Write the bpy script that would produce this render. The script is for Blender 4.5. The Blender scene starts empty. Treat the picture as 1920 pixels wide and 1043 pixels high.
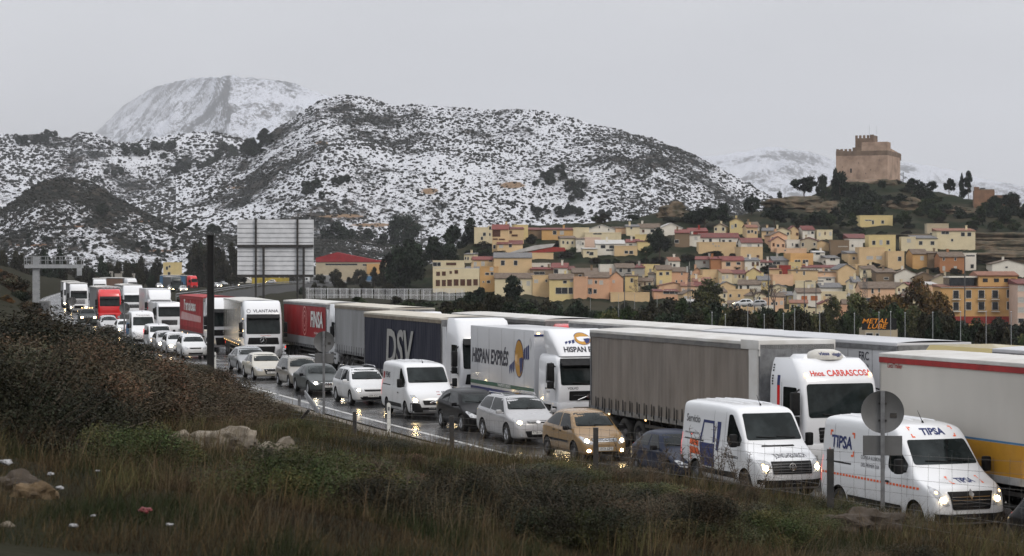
import bpy, bmesh, math, random
import numpy as np
from mathutils import Vector, Matrix
from mathutils.bvhtree import BVHTree
R = math.radians
PI = math.pi
random.seed(11)
SC = bpy.context.scene
COL = SC.collection
F, HY, CX, CH = 4000.0, 500.0, 960.0, 6.25      # focal length in photo pixels, horizon row, centre column, camera height

# ---------------------------------------------------------------- camera
cd = bpy.data.cameras.new('camera'); cam = bpy.data.objects.new('camera', cd); COL.objects.link(cam)
cam.location = (0, 0, CH); cam.rotation_euler = (R(90), 0, 0)
cd.sensor_width = 36; cd.lens = F / 1920 * 36; cd.shift_y = -(521.5 - HY) / 1920
cd.clip_start = 0.5; cd.clip_end = 60000
cd.dof.use_dof = True; cd.dof.focus_distance = 70; cd.dof.aperture_fstop = 3.5
SC.camera = cam
# ---------------------------------------------------------------- sky
SUN_EL, SUN_AZ = 40, 140
w = bpy.data.worlds.new('World'); SC.world = w; w.use_nodes = True
nt = w.node_tree; nt.nodes.clear(); N = nt.nodes.new; L = nt.links.new
out = N('ShaderNodeOutputWorld'); bg = N('ShaderNodeBackground'); bg.inputs[1].default_value = 0.15
sky = N('ShaderNodeTexSky'); sky.sky_type = 'NISHITA'; sky.sun_disc = False
sky.sun_elevation = R(SUN_EL); sky.sun_rotation = R(SUN_AZ); sky.dust_density = 4
tc = N('ShaderNodeTexCoord'); mp = N('ShaderNodeMapping'); mp.inputs['Scale'].default_value = (1, 1, 3.2)
nz = N('ShaderNodeTexNoise'); nz.inputs['Scale'].default_value = 2.6; nz.inputs['Detail'].default_value = 5; nz.inputs['Roughness'].default_value = .5
rp_ = N('ShaderNodeValToRGB'); cr = rp_.color_ramp
cr.elements[0].position = .36; cr.elements[0].color = (4.05, 4.1, 4.25, 1)
cr.elements[1].position = .68; cr.elements[1].color = (5.35, 5.38, 5.5, 1)
mx = N('ShaderNodeMix'); mx.data_type = 'RGBA'; mx.inputs[0].default_value = .93
L(tc.outputs['Generated'], mp.inputs[0]); L(mp.outputs[0], nz.inputs['Vector']); L(nz.outputs[0], rp_.inputs[0])
sx = N('ShaderNodeSeparateXYZ'); L(tc.outputs['Generated'], sx.inputs[0])
gm = N('ShaderNodeMapRange'); gm.inputs[1].default_value = .08; gm.inputs[2].default_value = 1; gm.inputs[3].default_value = 1; gm.inputs[4].default_value = 2.5; L(sx.outputs['Z'], gm.inputs[0])
gx = N('ShaderNodeMix'); gx.data_type = 'RGBA'; gx.blend_type = 'MULTIPLY'; gx.inputs[0].default_value = 1
L(sky.outputs[0], mx.inputs[6]); L(rp_.outputs[0], mx.inputs[7]); L(mx.outputs[2], gx.inputs[6]); L(gm.outputs[0], gx.inputs[7]); L(gx.outputs[2], bg.inputs[0]); L(bg.outputs[0], out.inputs[0])
sl = bpy.data.lights.new('sun', 'SUN'); sun = bpy.data.objects.new('sun', sl); COL.objects.link(sun)
sl.energy = 1.1; sl.angle = R(16); sl.color = (1, .93, .84)
_d = Vector((math.sin(R(SUN_AZ)) * math.cos(R(SUN_EL)), math.cos(R(SUN_AZ)) * math.cos(R(SUN_EL)), math.sin(R(SUN_EL))))
sun.rotation_euler = _d.to_track_quat('Z', 'Y').to_euler()
vs = SC.view_settings; vs.view_transform = 'Standard'; vs.look = 'None'; vs.gamma = 1; vs.exposure = 0.06
SC.cycles.max_bounces = 6; SC.cycles.diffuse_bounces = 3; SC.cycles.glossy_bounces = 3; SC.cycles.volume_bounces = 0
SC.cycles.transparent_max_bounces = 8; SC.cycles.use_adaptive_sampling = True
SC.cycles.sample_clamp_indirect = 6

# ---------------------------------------------------------------- materials
MATS = {}
def mat(name, col, rough=.6, metal=0, col2=None, nscale=1.0, ndet=4, lo=.35, hi=.65, bump=0, bscale=None, coat=0, emit=None, estr=0,
        tint=None, spec=.25, stretch=None, coords='Object'):
    if name in MATS: return MATS[name]
    m = bpy.data.materials.new(name); m.use_nodes = True; t = m.node_tree; n = t.nodes; l = t.links
    p = n['Principled BSDF']
    p.inputs['Base Color'].default_value = (*col, 1); p.inputs['Roughness'].default_value = rough
    p.inputs['Metallic'].default_value = metal; p.inputs['Specular IOR Level'].default_value = spec
    if coat: p.inputs['Coat Weight'].default_value = coat; p.inputs['Coat Roughness'].default_value = .06
    if emit: p.inputs['Emission Color'].default_value = (*emit, 1); p.inputs['Emission Strength'].default_value = estr
    if col2 or bump:
        c = n.new('ShaderNodeTexCoord'); src = c.outputs[coords]
        if stretch:
            mp = n.new('ShaderNodeMapping'); mp.inputs['Scale'].default_value = stretch; l.new(src, mp.inputs[0]); src = mp.outputs[0]
    if col2:
        z = n.new('ShaderNodeTexNoise'); z.inputs['Scale'].default_value = nscale; z.inputs['Detail'].default_value = ndet
        z.inputs['Roughness'].default_value = .6
        l.new(src, z.inputs['Vector'])
        r = n.new('ShaderNodeValToRGB'); r.color_ramp.elements[0].position = lo; r.color_ramp.elements[1].position = hi
        r.color_ramp.elements[0].color = (*col, 1); r.color_ramp.elements[1].color = (*col2, 1)
        l.new(z.outputs[0], r.inputs[0]); last = r.outputs[0]
    else: last = None
    if tint:
        a = n.new('ShaderNodeAttribute'); a.attribute_name = tint
        mm = n.new('ShaderNodeMix'); mm.data_type = 'RGBA'; mm.blend_type = 'MULTIPLY'; mm.inputs[0].default_value = 1
        if last: l.new(last, mm.inputs[6])
        else: mm.inputs[6].default_value = (*col, 1)
        l.new(a.outputs['Color'], mm.inputs[7]); last = mm.outputs[2]
    if last: l.new(last, p.inputs['Base Color'])
    if bump:
        b = n.new('ShaderNodeBump'); b.inputs['Strength'].default_value = bump; b.inputs['Distance'].default_value = .05
        z2 = n.new('ShaderNodeTexNoise'); z2.inputs['Scale'].default_value = bscale or nscale * 4; z2.inputs['Detail'].default_value = 6
        l.new(src, z2.inputs['Vector']); l.new(z2.outputs[0], b.inputs['Height']); l.new(b.outputs[0], p.inputs['Normal'])
    MATS[name] = m; return m

def paint(name, col, dirt=.5, rough=.3, coat=.6, spec=.5):
    """vehicle paint: clear-coated, road film low on the body, uneven gloss"""
    if name in MATS: return MATS[name]
    m = bpy.data.materials.new(name); m.use_nodes = True; t = m.node_tree; n = t.nodes; l = t.links
    p = n['Principled BSDF']; p.inputs['Coat Weight'].default_value = coat; p.inputs['Specular IOR Level'].default_value = spec; p.inputs['Coat Roughness'].default_value = .08
    c = n.new('ShaderNodeTexCoord'); s = n.new('ShaderNodeSeparateXYZ'); l.new(c.outputs['Object'], s.inputs[0])
    z = n.new('ShaderNodeTexNoise'); z.inputs['Scale'].default_value = 1.6; z.inputs['Detail'].default_value = 7; z.inputs['Roughness'].default_value = .65
    l.new(c.outputs['Object'], z.inputs['Vector'])
    mr = n.new('ShaderNodeMapRange'); mr.inputs[1].default_value = 1.15; mr.inputs[2].default_value = .25; mr.inputs[3].default_value = 0; mr.inputs[4].default_value = 1
    l.new(s.outputs['Z'], mr.inputs[0])
    mu = n.new('ShaderNodeMath'); mu.operation = 'MULTIPLY'; l.new(mr.outputs[0], mu.inputs[0]); l.new(z.outputs[0], mu.inputs[1])
    m2 = n.new('ShaderNodeMath'); m2.operation = 'MULTIPLY_ADD'; l.new(mu.outputs[0], m2.inputs[0]); m2.inputs[1].default_value = dirt * 1.5
    m3 = n.new('ShaderNodeMath'); m3.operation = 'MULTIPLY'; l.new(z.outputs[0], m3.inputs[0]); m3.inputs[1].default_value = .12 * dirt; l.new(m3.outputs[0], m2.inputs[2])
    m2.use_clamp = True
    x = n.new('ShaderNodeMix'); x.data_type = 'RGBA'; x.inputs[6].default_value = (*col, 1); x.inputs[7].default_value = (.13, .115, .095, 1)
    l.new(m2.outputs[0], x.inputs[0]); l.new(x.outputs[2], p.inputs['Base Color'])
    a = n.new('ShaderNodeMath'); a.operation = 'ADD'; a.inputs[1].default_value = rough; l.new(m2.outputs[0], a.inputs[0]); l.new(a.outputs[0], p.inputs['Roughness'])
    MATS[name] = m; return m

M_black = mat('black_plastic', (.005, .005, .006), .55, col2=(.012, .012, .012), nscale=6, spec=.15)
M_rubber = mat('tyre_rubber', (.012, .012, .012), .8, col2=(.03, .028, .025), nscale=5)
M_rim = mat('alloy', (.42, .43, .45), .3, .9, col2=(.25, .25, .26), nscale=7)
M_steelrim = mat('steel_wheel', (.12, .12, .13), .5, .3, col2=(.06, .055, .05), nscale=7)
M_glass = mat('dark_glass', (.004, .006, .006), .05, 0, col2=(.008, .01, .011), nscale=2, spec=.18)
M_wind = mat('windscreen_glass', (.005, .008, .008), .04, 0, col2=(.022, .028, .029), nscale=1.6, lo=.42, hi=.7, spec=.16)
M_lens = mat('lamp_lens', (.45, .46, .47), .12, .25, col2=(.22, .22, .23), nscale=12, coat=1)
M_lamp = mat('lit_headlamp', (.9, .8, .6), .3, emit=(1, .74, .36), estr=75)
M_lampw = mat('lit_white_headlamp', (.9, .9, .85), .3, emit=(1, .86, .6), estr=60)
M_amber = mat('marker_lamp', (.8, .4, .1), .3, emit=(1, .62, .25), estr=5)
M_tail = mat('tail_lamp', (.35, .01, .01), .2, emit=(1, .05, .03), estr=1.6, coat=1)
M_plate = mat('number_plate', (.6, .6, .58), .4, col2=(.4, .4, .38), nscale=14)
M_ink = mat('dark_lettering', (.02, .02, .03), .5, col2=(.03, .03, .04), nscale=9)
M_navy = mat('navy_lettering', (.012, .02, .09), .5, col2=(.02, .03, .11), nscale=9)
M_red = mat('red_lettering', (.55, .04, .02), .5, col2=(.42, .04, .03), nscale=9)
M_orange = mat('orange_red_mark', (.72, .12, .03), .5, col2=(.6, .1, .03), nscale=9)
M_white = mat('white_lettering', (.62, .62, .6), .5, col2=(.5, .5, .48), nscale=7)
M_chrome = mat('chrome', (.6, .6, .6), .15, 1, col2=(.4, .4, .4), nscale=8)
M_steel = mat('galvanised_steel', (.2, .205, .21), .5, .5, col2=(.12, .12, .125), nscale=4)
M_darksteel = mat('dark_steel', (.03, .031, .033), .55, .3, col2=(.055, .05, .045), nscale=5)
M_chassis = mat('chassis_steel', (.018, .017, .016), .7, .2, col2=(.04, .034, .028), nscale=3)

# ---------------------------------------------------------------- object helpers
def tag(o, label=None, cat=None, group=None, kind=None):
    if label: o['label'] = label
    if cat: o['category'] = cat
    if group: o['group'] = group
    if kind: o['kind'] = kind
    return o
def empty(name, loc=(0, 0, 0), rz=0, label=None, cat=None, group=None):
    o = bpy.data.objects.new(name, None); COL.objects.link(o); o.location = loc; o.rotation_euler = (0, 0, rz); o.empty_display_size = .3
    return tag(o, label, cat, group)
def link_mesh(name, me, parent=None):
    o = bpy.data.objects.new(name, me); COL.objects.link(o)
    if parent: o.parent = parent
    return o
def mk(name, verts, faces, mats, parent=None, smooth=0, fm=None):
    me = bpy.data.meshes.new(name); me.from_pydata([tuple(v) for v in verts], [], [tuple(f) for f in faces])
    if not isinstance(mats, (list, tuple)): mats = [mats]
    for m in mats: me.materials.append(m)
    if fm is not None: me.polygons.foreach_set('material_index', fm)
    me.update()
    if smooth:
        me.shade_smooth(); me.set_sharp_from_angle(angle=R(smooth))
    return link_mesh(name, me, parent)
class MB:
    """collects shapes and builds them as one mesh"""
    def __init__(s): s.v = []; s.f = []; s.m = []; s.cur = 0
    def add(s, vs, fs):
        k = len(s.v); s.v += [tuple(v) for v in vs]; s.f += [tuple(i + k for i in f) for f in fs]; s.m += [s.cur] * len(fs)
    def box(s, x0, x1, y0, y1, z0, z1, top=1.0, M=None, bev=0):
        cx, cy = (x0 + x1) / 2, (y0 + y1) / 2
        if bev:
            bm = bmesh.new(); bmesh.ops.create_cube(bm, size=1)
            for v in bm.verts:
                v.co = Vector((cx + v.co.x * (x1 - x0), cy + v.co.y * (y1 - y0), (z0 + z1) / 2 + v.co.z * (z1 - z0)))
                if v.co.z > (z0 + z1) / 2: v.co.x = cx + (v.co.x - cx) * top; v.co.y = cy + (v.co.y - cy) * top
            bmesh.ops.bevel(bm, geom=bm.edges[:], offset=bev, segments=2, affect='EDGES', profile=.6)
            vs = [v.co.copy() for v in bm.verts]; fs = [[v.index for v in f.verts] for f in bm.faces]; bm.free()
        else:
            vs = [Vector((x, y, z0)) for x, y in ((x0, y0), (x1, y0), (x1, y1), (x0, y1))] + \
                 [Vector((cx + (x - cx) * top, cy + (y - cy) * top, z1)) for x, y in ((x0, y0), (x1, y0), (x1, y1), (x0, y1))]
            fs = [(3, 2, 1, 0), (4, 5, 6, 7), (0, 1, 5, 4), (1, 2, 6, 5), (2, 3, 7, 6), (3, 0, 4, 7)]
        if M is not None: vs = [M @ v for v in vs]
        s.add(vs, fs)
    def tube(s, a, b, r, r2=None, n=8, cap=True):
        a = Vector(a); b = Vector(b); r2 = r if r2 is None else r2
        q = (b - a).to_track_quat('Z', 'Y').to_matrix()
        vs = []
        for p, rr in ((a, r), (b, r2)):
            for k in range(n):
                t = 2 * PI * k / n; vs.append(p + q @ Vector((rr * math.cos(t), rr * math.sin(t), 0)))
        fs = [(k, (k + 1) % n, n + (k + 1) % n, n + k) for k in range(n)]
        if cap: fs += [tuple(range(n - 1, -1, -1)), tuple(range(n, 2 * n))]
        s.add(vs, fs)
    def path(s, pts, r, n=6):
        for a, b in zip(pts[:-1], pts[1:]): s.tube(a, b, r, n=n)
    def prism(s, poly, a, b, axis='y'):
        """2D polygon extruded from a to b along an axis; polygon coordinates are the two other axes in order"""
        n = len(poly)
        def P(u, v, w_):
            return {'x': (w_, u, v), 'y': (u, w_, v), 'z': (u, v, w_)}[axis]
        vs = [P(u, v, a) for u, v in poly] + [P(u, v, b) for u, v in poly]
        fs = [tuple(range(n)), tuple(range(2 * n - 1, n - 1, -1))] + [(k, n + k, n + (k + 1) % n, (k + 1) % n) for k in range(n)]
        s.add(vs, fs)
    def lathe(s, prof, n=20, axis='y', c=(0, 0, 0)):
        """profile of (radius, offset along the axis)"""
        vs = []; 
        for k in range(n):
            t = 2 * PI * k / n; ct, st = math.cos(t), math.sin(t)
            for r_, o in prof:
                p = {'y': (r_ * ct, o, r_ * st), 'x': (o, r_ * ct, r_ * st), 'z': (r_ * ct, r_ * st, o)}[axis]
                vs.append((p[0] + c[0], p[1] + c[1], p[2] + c[2]))
        m = len(prof); fs = []
        for k in range(n):
            for j in range(m - 1):
                a = k * m + j; b = ((k + 1) % n) * m + j
                fs.append((a, b, b + 1, a + 1))
        s.add(vs, fs)
    def build(s, name, mats, parent=None, smooth=0):
        o = mk(name, s.v, s.f, mats, parent, smooth, s.m if isinstance(mats, (list, tuple)) and len(mats) > 1 else None)
        bm = bmesh.new(); bm.from_mesh(o.data); bmesh.ops.recalc_face_normals(bm, faces=bm.faces); bm.to_mesh(o.data); bm.free()
        return o
def box_obj(name, m, parent, *a, **k):
    b = MB(); b.box(*a, **k); return b.build(name, m, parent, smooth=35 if k.get('bev') else 0)
def copy_tree(o, parent=None):
    c = o.copy(); COL.objects.link(c); c.parent = parent
    for ch in list(o.children): copy_tree(ch, c)
    return c

# ---------------------------------------------------------------- road geometry
_EP = [(20, 19.6), (35, 13.6), (50, 7.7), (60, 3.75), (71.4, -.54), (83.8, -4.86), (94.3, -8.2), (107.8, -12.5), (141, -22.7), (180, -33.9), (235, -49.6), (300, -65.5), (357, -78.2), (450, -97)]
_pc = np.polyfit([p[0] for p in _EP], [p[1] for p in _EP], 4)
def E(Y):
    """x of the white line at the left edge of the carriageway"""
    if Y > 450: return float(np.polyval(_pc, 450)) + (Y - 450) * dE(450)
    if Y < 20: return float(np.polyval(_pc, 20)) + (Y - 20) * dE(20)
    return float(np.polyval(_pc, Y))
def dE(Y):
    Y = min(max(Y, 20), 450); return float(np.polyval(np.polyder(_pc), Y))
def road_pt(Y, off):
    n = Vector((1, -dE(Y), 0)).normalized(); return Vector((E(Y), Y, 0)) + n * off
def road_heading(Y):
    return Vector((-dE(Y), -1, 0)).normalized()       # towards the camera
def solve(px, off):
    """distance at which a point 'off' metres right of the line shows in column px"""
    lo, hi = 20.0, 700.0
    f = lambda Y: CX + F * road_pt(Y, off).x / road_pt(Y, off).y - px
    for _ in range(60):
        mid = (lo + hi) / 2
        if f(mid) > 0: lo = mid
        else: hi = mid
    return lo
def at(px, py, Y): return Vector(((px - CX) * Y / F, Y, CH + (HY - py) * Y / F))
def sst(a, b, x):
    t = min(max((x - a) / (b - a), 0), 1); return t * t * (3 - 2 * t)
from mathutils import noise as mn
def bank(q, Y):
    """height of the verge and bank left of the white line (q<0) and of the land to the right"""
    if q < 0:
        d = -q
        k = .17 + .14 * sst(55, 120, Y) + .5 * sst(170, 260, Y)
        hm = 4.7 + 1.2 * sst(60, 130, Y) + 6 * sst(180, 280, Y) - 8 * sst(380, 600, Y)
        z = min(max(d - 1.6, 0) * k, hm)
        z = hm * (1 - math.exp(-max(d - 1.6, 0) * k / max(hm, .1) * 1.25)) if hm > .2 else z * 0
        near = 1 - sst(51, 69, Y)
        if near > 0: z = z * (1 - near) + near * ((.9 + .6 * (1 - sst(38, 54, Y))) * (1 - math.exp(-max(d - 1.2, 0) / 1.9)) + .105 * max(d - 1.6, 0))
        b = sst(1.5, 5, d)
        z += b * (.22 * mn.noise(Vector((q * .35, Y * .25, 0))) + .1 * mn.noise(Vector((q * 1.1, Y * .9, 3))))
        z += b * sst(180, 240, Y) * 1.2 * mn.noise(Vector((q * .12, Y * .06, 7)))
        return z - .06 * (1 - b)
    dip = sst(-.06, .0, (E(Y) + q) / max(Y, 1)) * (1 - .85 * sst(900, 1500, Y))       # the land falls to the river below the village
    return -.06 - 1.3 * sst(16, 60, q) - 8.2 * dip * sst(24, 130, q) + sst(20, 60, q) * .5 * mn.noise(Vector((q * .03, Y * .02, 1)))
# ---------------------------------------------------------------- ground sheet (road-aligned grid out to the horizon)
def grid_mesh(name, P, mats, smooth=180, parent=None):
    """P: array (rows, cols, 3)"""
    r, c = P.shape[:2]; idx = np.arange(r * c).reshape(r, c)
    f = np.stack([idx[:-1, :-1], idx[:-1, 1:], idx[1:, 1:], idx[1:, :-1]], -1).reshape(-1, 4)
    me = bpy.data.meshes.new(name); me.vertices.add(r * c); me.vertices.foreach_set('co', P.reshape(-1).astype(np.float32))
    me.loops.add(f.size); me.loops.foreach_set('vertex_index', f.reshape(-1).astype(np.int32))
    me.polygons.add(len(f)); me.polygons.foreach_set('loop_start', np.arange(0, f.size, 4, dtype=np.int32))
    for m in (mats if isinstance(mats, (list, tuple)) else [mats]): me.materials.append(m)
    me.update(calc_edges=True); me.validate(); me.shade_smooth()
    o = link_mesh(name, me, parent); return o
M_soil = mat('bank_soil', (.009, .011, .005), .95, col2=(.024, .02, .011), nscale=.5, ndet=10, lo=.3, hi=.7, bump=.8, bscale=5, spec=.05)
ys = [-30, -10, 0] + list(np.arange(4, 130, 1.4)) + list(np.arange(131, 420, 4)) + list(np.geomspace(430, 15000, 70))
qs = [-3500, -2000, -900, -300, -120, -70, -50] + list(np.arange(-40, -1.5, .9)) + [-1.5, -1.2, -.5, 4, 9, 13.4, 16, 18, 22, 26, 34, 45, 60, 75, 90, 110, 135, 160, 200, 300, 450, 700, 2000, 4000, 6500]
P = np.zeros((len(ys), len(qs), 3))
for i, Y in enumerate(ys):
    e = E(Y)
    for j, q in enumerate(qs):
        P[i, j] = (e + q, Y, bank(q, Y) - (.1 if Y > 500 else 0))
ground = tag(grid_mesh('ground', P, M_soil), kind='structure')

# road: wet asphalt
def wet_asphalt():
    m = bpy.data.materials.new('wet_asphalt'); m.use_nodes = True; t = m.node_tree; n = t.nodes; l = t.links; p = n['Principled BSDF']
    c = n.new('ShaderNodeTexCoord'); z = n.new('ShaderNodeTexNoise'); z.inputs['Scale'].default_value = .35; z.inputs['Detail'].default_value = 6
    z2 = n.new('ShaderNodeTexNoise'); z2.inputs['Scale'].default_value = 30; z2.inputs['Detail'].default_value = 3
    l.new(c.outputs['Object'], z.inputs['Vector']); l.new(c.outputs['Object'], z2.inputs['Vector'])
    r = n.new('ShaderNodeValToRGB'); r.color_ramp.elements[0].position = .35; r.color_ramp.elements[1].position = .65
    r.color_ramp.elements[0].color = (.022, .022, .023, 1); r.color_ramp.elements[1].color = (.045, .044, .044, 1)
    l.new(z.outputs[0], r.inputs[0]); l.new(r.outputs[0], p.inputs['Base Color'])
    q = n.new('ShaderNodeMapRange'); q.inputs[1].default_value = .35; q.inputs[2].default_value = .65; q.inputs[3].default_value = .12; q.inputs[4].default_value = .34
    l.new(z.outputs[0], q.inputs[0]); l.new(q.outputs[0], p.inputs['Roughness'])
    b = n.new('ShaderNodeBump'); b.inputs['Strength'].default_value = .35; b.inputs['Distance'].default_value = .01
    l.new(z2.outputs[0], b.inputs['Height']); l.new(b.outputs[0], p.inputs['Normal']); p.inputs['Specular IOR Level'].default_value = .6
    return m
M_asph = wet_asphalt()
def strip(name, o0, o1, z, m, y0=15, y1=900, step=3):
    yy = np.arange(y0, y1 + step, step); P = np.zeros((len(yy), 2, 3))
    for i, Y in enumerate(yy):
        for j, o in enumerate((o0, o1)):
            p = road_pt(Y, o); P[i, j] = (p.x, p.y, z)
    return tag(grid_mesh(name, P, m), kind='structure')
strip('road', -.9, 13.2, 0, M_asph)
M_mark = mat('road_marking_paint', (.62, .62, .6), .4, col2=(.38, .38, .37), nscale=3, lo=.4, hi=.75, coat=.4)
strip('edge_line', -.1, .1, .004, M_mark)
strip('edge_line', 11.3, 11.45, .004, M_mark)
b = MB()
for o in (3.75, 7.4):
    Y = 20.0
    while Y < 420:
        a0, a1, c1, c0 = road_pt(Y, o - .06), road_pt(Y, o + .06), road_pt(Y + 4, o + .06), road_pt(Y + 4, o - .06)
        b.add([(p.x, p.y, .004) for p in (a0, a1, c1, c0)], [(0, 1, 2, 3)]); Y += 11
tag(b.build('lane_markings', M_mark), kind='structure')
M_gravel = mat('pale_gravel', (.2, .18, .15), .9, col2=(.06, .052, .042), nscale=6, ndet=8, lo=.38, hi=.62, bump=1, bscale=9)
# concrete kerb gutter beside the line and the gravel strip above it
M_conc = mat('concrete', (.2, .195, .185), .8, col2=(.1, .097, .09), nscale=1.5, bump=.3)
P = []; 
yy = np.arange(24, 130, 1.0)
P = np.zeros((len(yy), 7, 3))
for i, Y in enumerate(yy):
    for j, (q, z) in enumerate(((-1.0, -.05), (-1.35, .05), (-1.8, .06), (-2.4, 0), (-3.1, 0), (-3.8, 0), (-4.4, 0))):
        qq = q + .25 * mn.noise(Vector((Y * .5, j, 0))) * (j > 2)
        qq *= (1 if j < 3 else (.5 + .5 * sst(50, 66, Y)) * (1 - .45 * sst(96, 120, Y)))
        qq = min(qq, -1.8 - .05 * j) if j > 2 else qq
        P[i, j] = (E(Y) + qq, Y, bank(qq, Y) + (.11 if 1 < j < 6 else (-.04 if j == 6 else z + .06)))
tag(grid_mesh('gravel_strip', P, M_gravel), kind='structure')

# ---------------------------------------------------------------- mountains
def snow_mat(name, hz=(60, 175, .075), snow=(.51, .52, .55), thr=.5, dark=(.011, .013, .012), rock=(.048, .042, .037), s1=.012, s2=.16, earth=None):
    m = bpy.data.materials.new(name); m.use_nodes = True; t = m.node_tree; n = t.nodes; l = t.links; p = n['Principled BSDF']
    p.inputs['Roughness'].default_value = .85; p.inputs['Specular IOR Level'].default_value = .05
    c = n.new('ShaderNodeTexCoord'); mp = n.new('ShaderNodeMapping'); mp.inputs['Scale'].default_value = (1, .7, 1.3); l.new(c.outputs['Object'], mp.inputs[0])
    def nz(s, d, r=.6):
        z = n.new('ShaderNodeTexNoise'); z.inputs['Scale'].default_value = s; z.inputs['Detail'].default_value = d; z.inputs['Roughness'].default_value = r
        l.new(mp.outputs[0], z.inputs['Vector']); return z.outputs[0]
    big, fine, mid = nz(s1, 4), nz(s2, 10, .8), nz(s1 * 3.7, 6)
    g = n.new('ShaderNodeNewGeometry'); sp = n.new('ShaderNodeSeparateXYZ'); l.new(g.outputs['Normal'], sp.inputs[0])
    def ma(op, a, b_, cl=False):
        k = n.new('ShaderNodeMath'); k.operation = op; k.use_clamp = cl
        for i, x in enumerate((a, b_)):
            if isinstance(x, (int, float)): k.inputs[i].default_value = x
            else: l.new(x, k.inputs[i])
        return k.outputs[0]
    vo = n.new('ShaderNodeTexVoronoi'); vo.inputs['Scale'].default_value = s2 * 1.5; l.new(mp.outputs[0], vo.inputs['Vector'])
    vo2 = n.new('ShaderNodeTexVoronoi'); vo2.inputs['Scale'].default_value = s2 * 3.4; l.new(mp.outputs[0], vo2.inputs['Vector'])
    dots = ma('ADD', ma('MULTIPLY', ma('SUBTRACT', .38, vo.outputs['Distance'], True), .62), ma('MULTIPLY', ma('SUBTRACT', .4, vo2.outputs['Distance'], True), .4))
    v = ma('ADD', ma('ADD', fine, ma('SUBTRACT', dots, .06)), ma('MULTIPLY', ma('SUBTRACT', big, .5), 1.0)); v = ma('ADD', v, ma('MULTIPLY', ma('SUBTRACT', mid, .5), .35))
    v = ma('ADD', v, ma('MULTIPLY', ma('SUBTRACT', .72, sp.outputs['Z']), .35))
    so = n.new('ShaderNodeSeparateXYZ'); l.new(c.outputs['Object'], so.inputs[0]); zr = n.new('ShaderNodeMapRange'); zr.inputs[1].default_value = hz[0]; zr.inputs[2].default_value = hz[1]; zr.inputs[4].default_value = hz[2]; l.new(so.outputs['Z'], zr.inputs[0]); v = ma('ADD', v, zr.outputs[0])
    mr = n.new('ShaderNodeMapRange'); mr.inputs[1].default_value = thr - .03; mr.inputs[2].default_value = thr + .03; l.new(v, mr.inputs[0])
    r = n.new('ShaderNodeMix'); r.data_type = 'RGBA'; r.inputs[6].default_value = (*dark, 1); r.inputs[7].default_value = (*rock, 1)
    mr2 = n.new('ShaderNodeMapRange'); mr2.inputs[1].default_value = .5; mr2.inputs[2].default_value = .62; l.new(nz(s2 * .45, 5), mr2.inputs[0]); l.new(mr2.outputs[0], r.inputs[0])
    last = r.outputs[2]
    x = n.new('ShaderNodeMix'); x.data_type = 'RGBA'; x.inputs[6].default_value = (*snow, 1); l.new(mr.outputs[0], x.inputs[0]); l.new(last, x.inputs[7])
    last = x.outputs[2]
    if earth:
        a = n.new('ShaderNodeAttribute'); a.attribute_name = 'earth'; e = n.new('ShaderNodeMix'); e.data_type = 'RGBA'
        l.new(last, e.inputs[6]); e.inputs[7].default_value = (*earth, 1)
        mr3 = n.new('ShaderNodeMapRange'); mr3.inputs[1].default_value = .45; mr3.inputs[2].default_value = .6
        l.new(ma('ADD', ma('ADD', a.outputs['Fac'], -.12), ma('ADD', ma('MULTIPLY', ma('SUBTRACT', fine, .5), .9), ma('MULTIPLY', ma('SUBTRACT', mid, .5), 1.6))), mr3.inputs[0]); l.new(mr3.outputs[0], e.inputs[0]); last = e.outputs[2]
    l.new(last, p.inputs['Base Color'])
    bp = n.new('ShaderNodeBump'); bp.inputs['Strength'].default_value = .9; bp.inputs['Distance'].default_value = 1.6; l.new(fine, bp.inputs['Height']); l.new(bp.outputs[0], p.inputs['Normal'])
    return m
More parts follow.
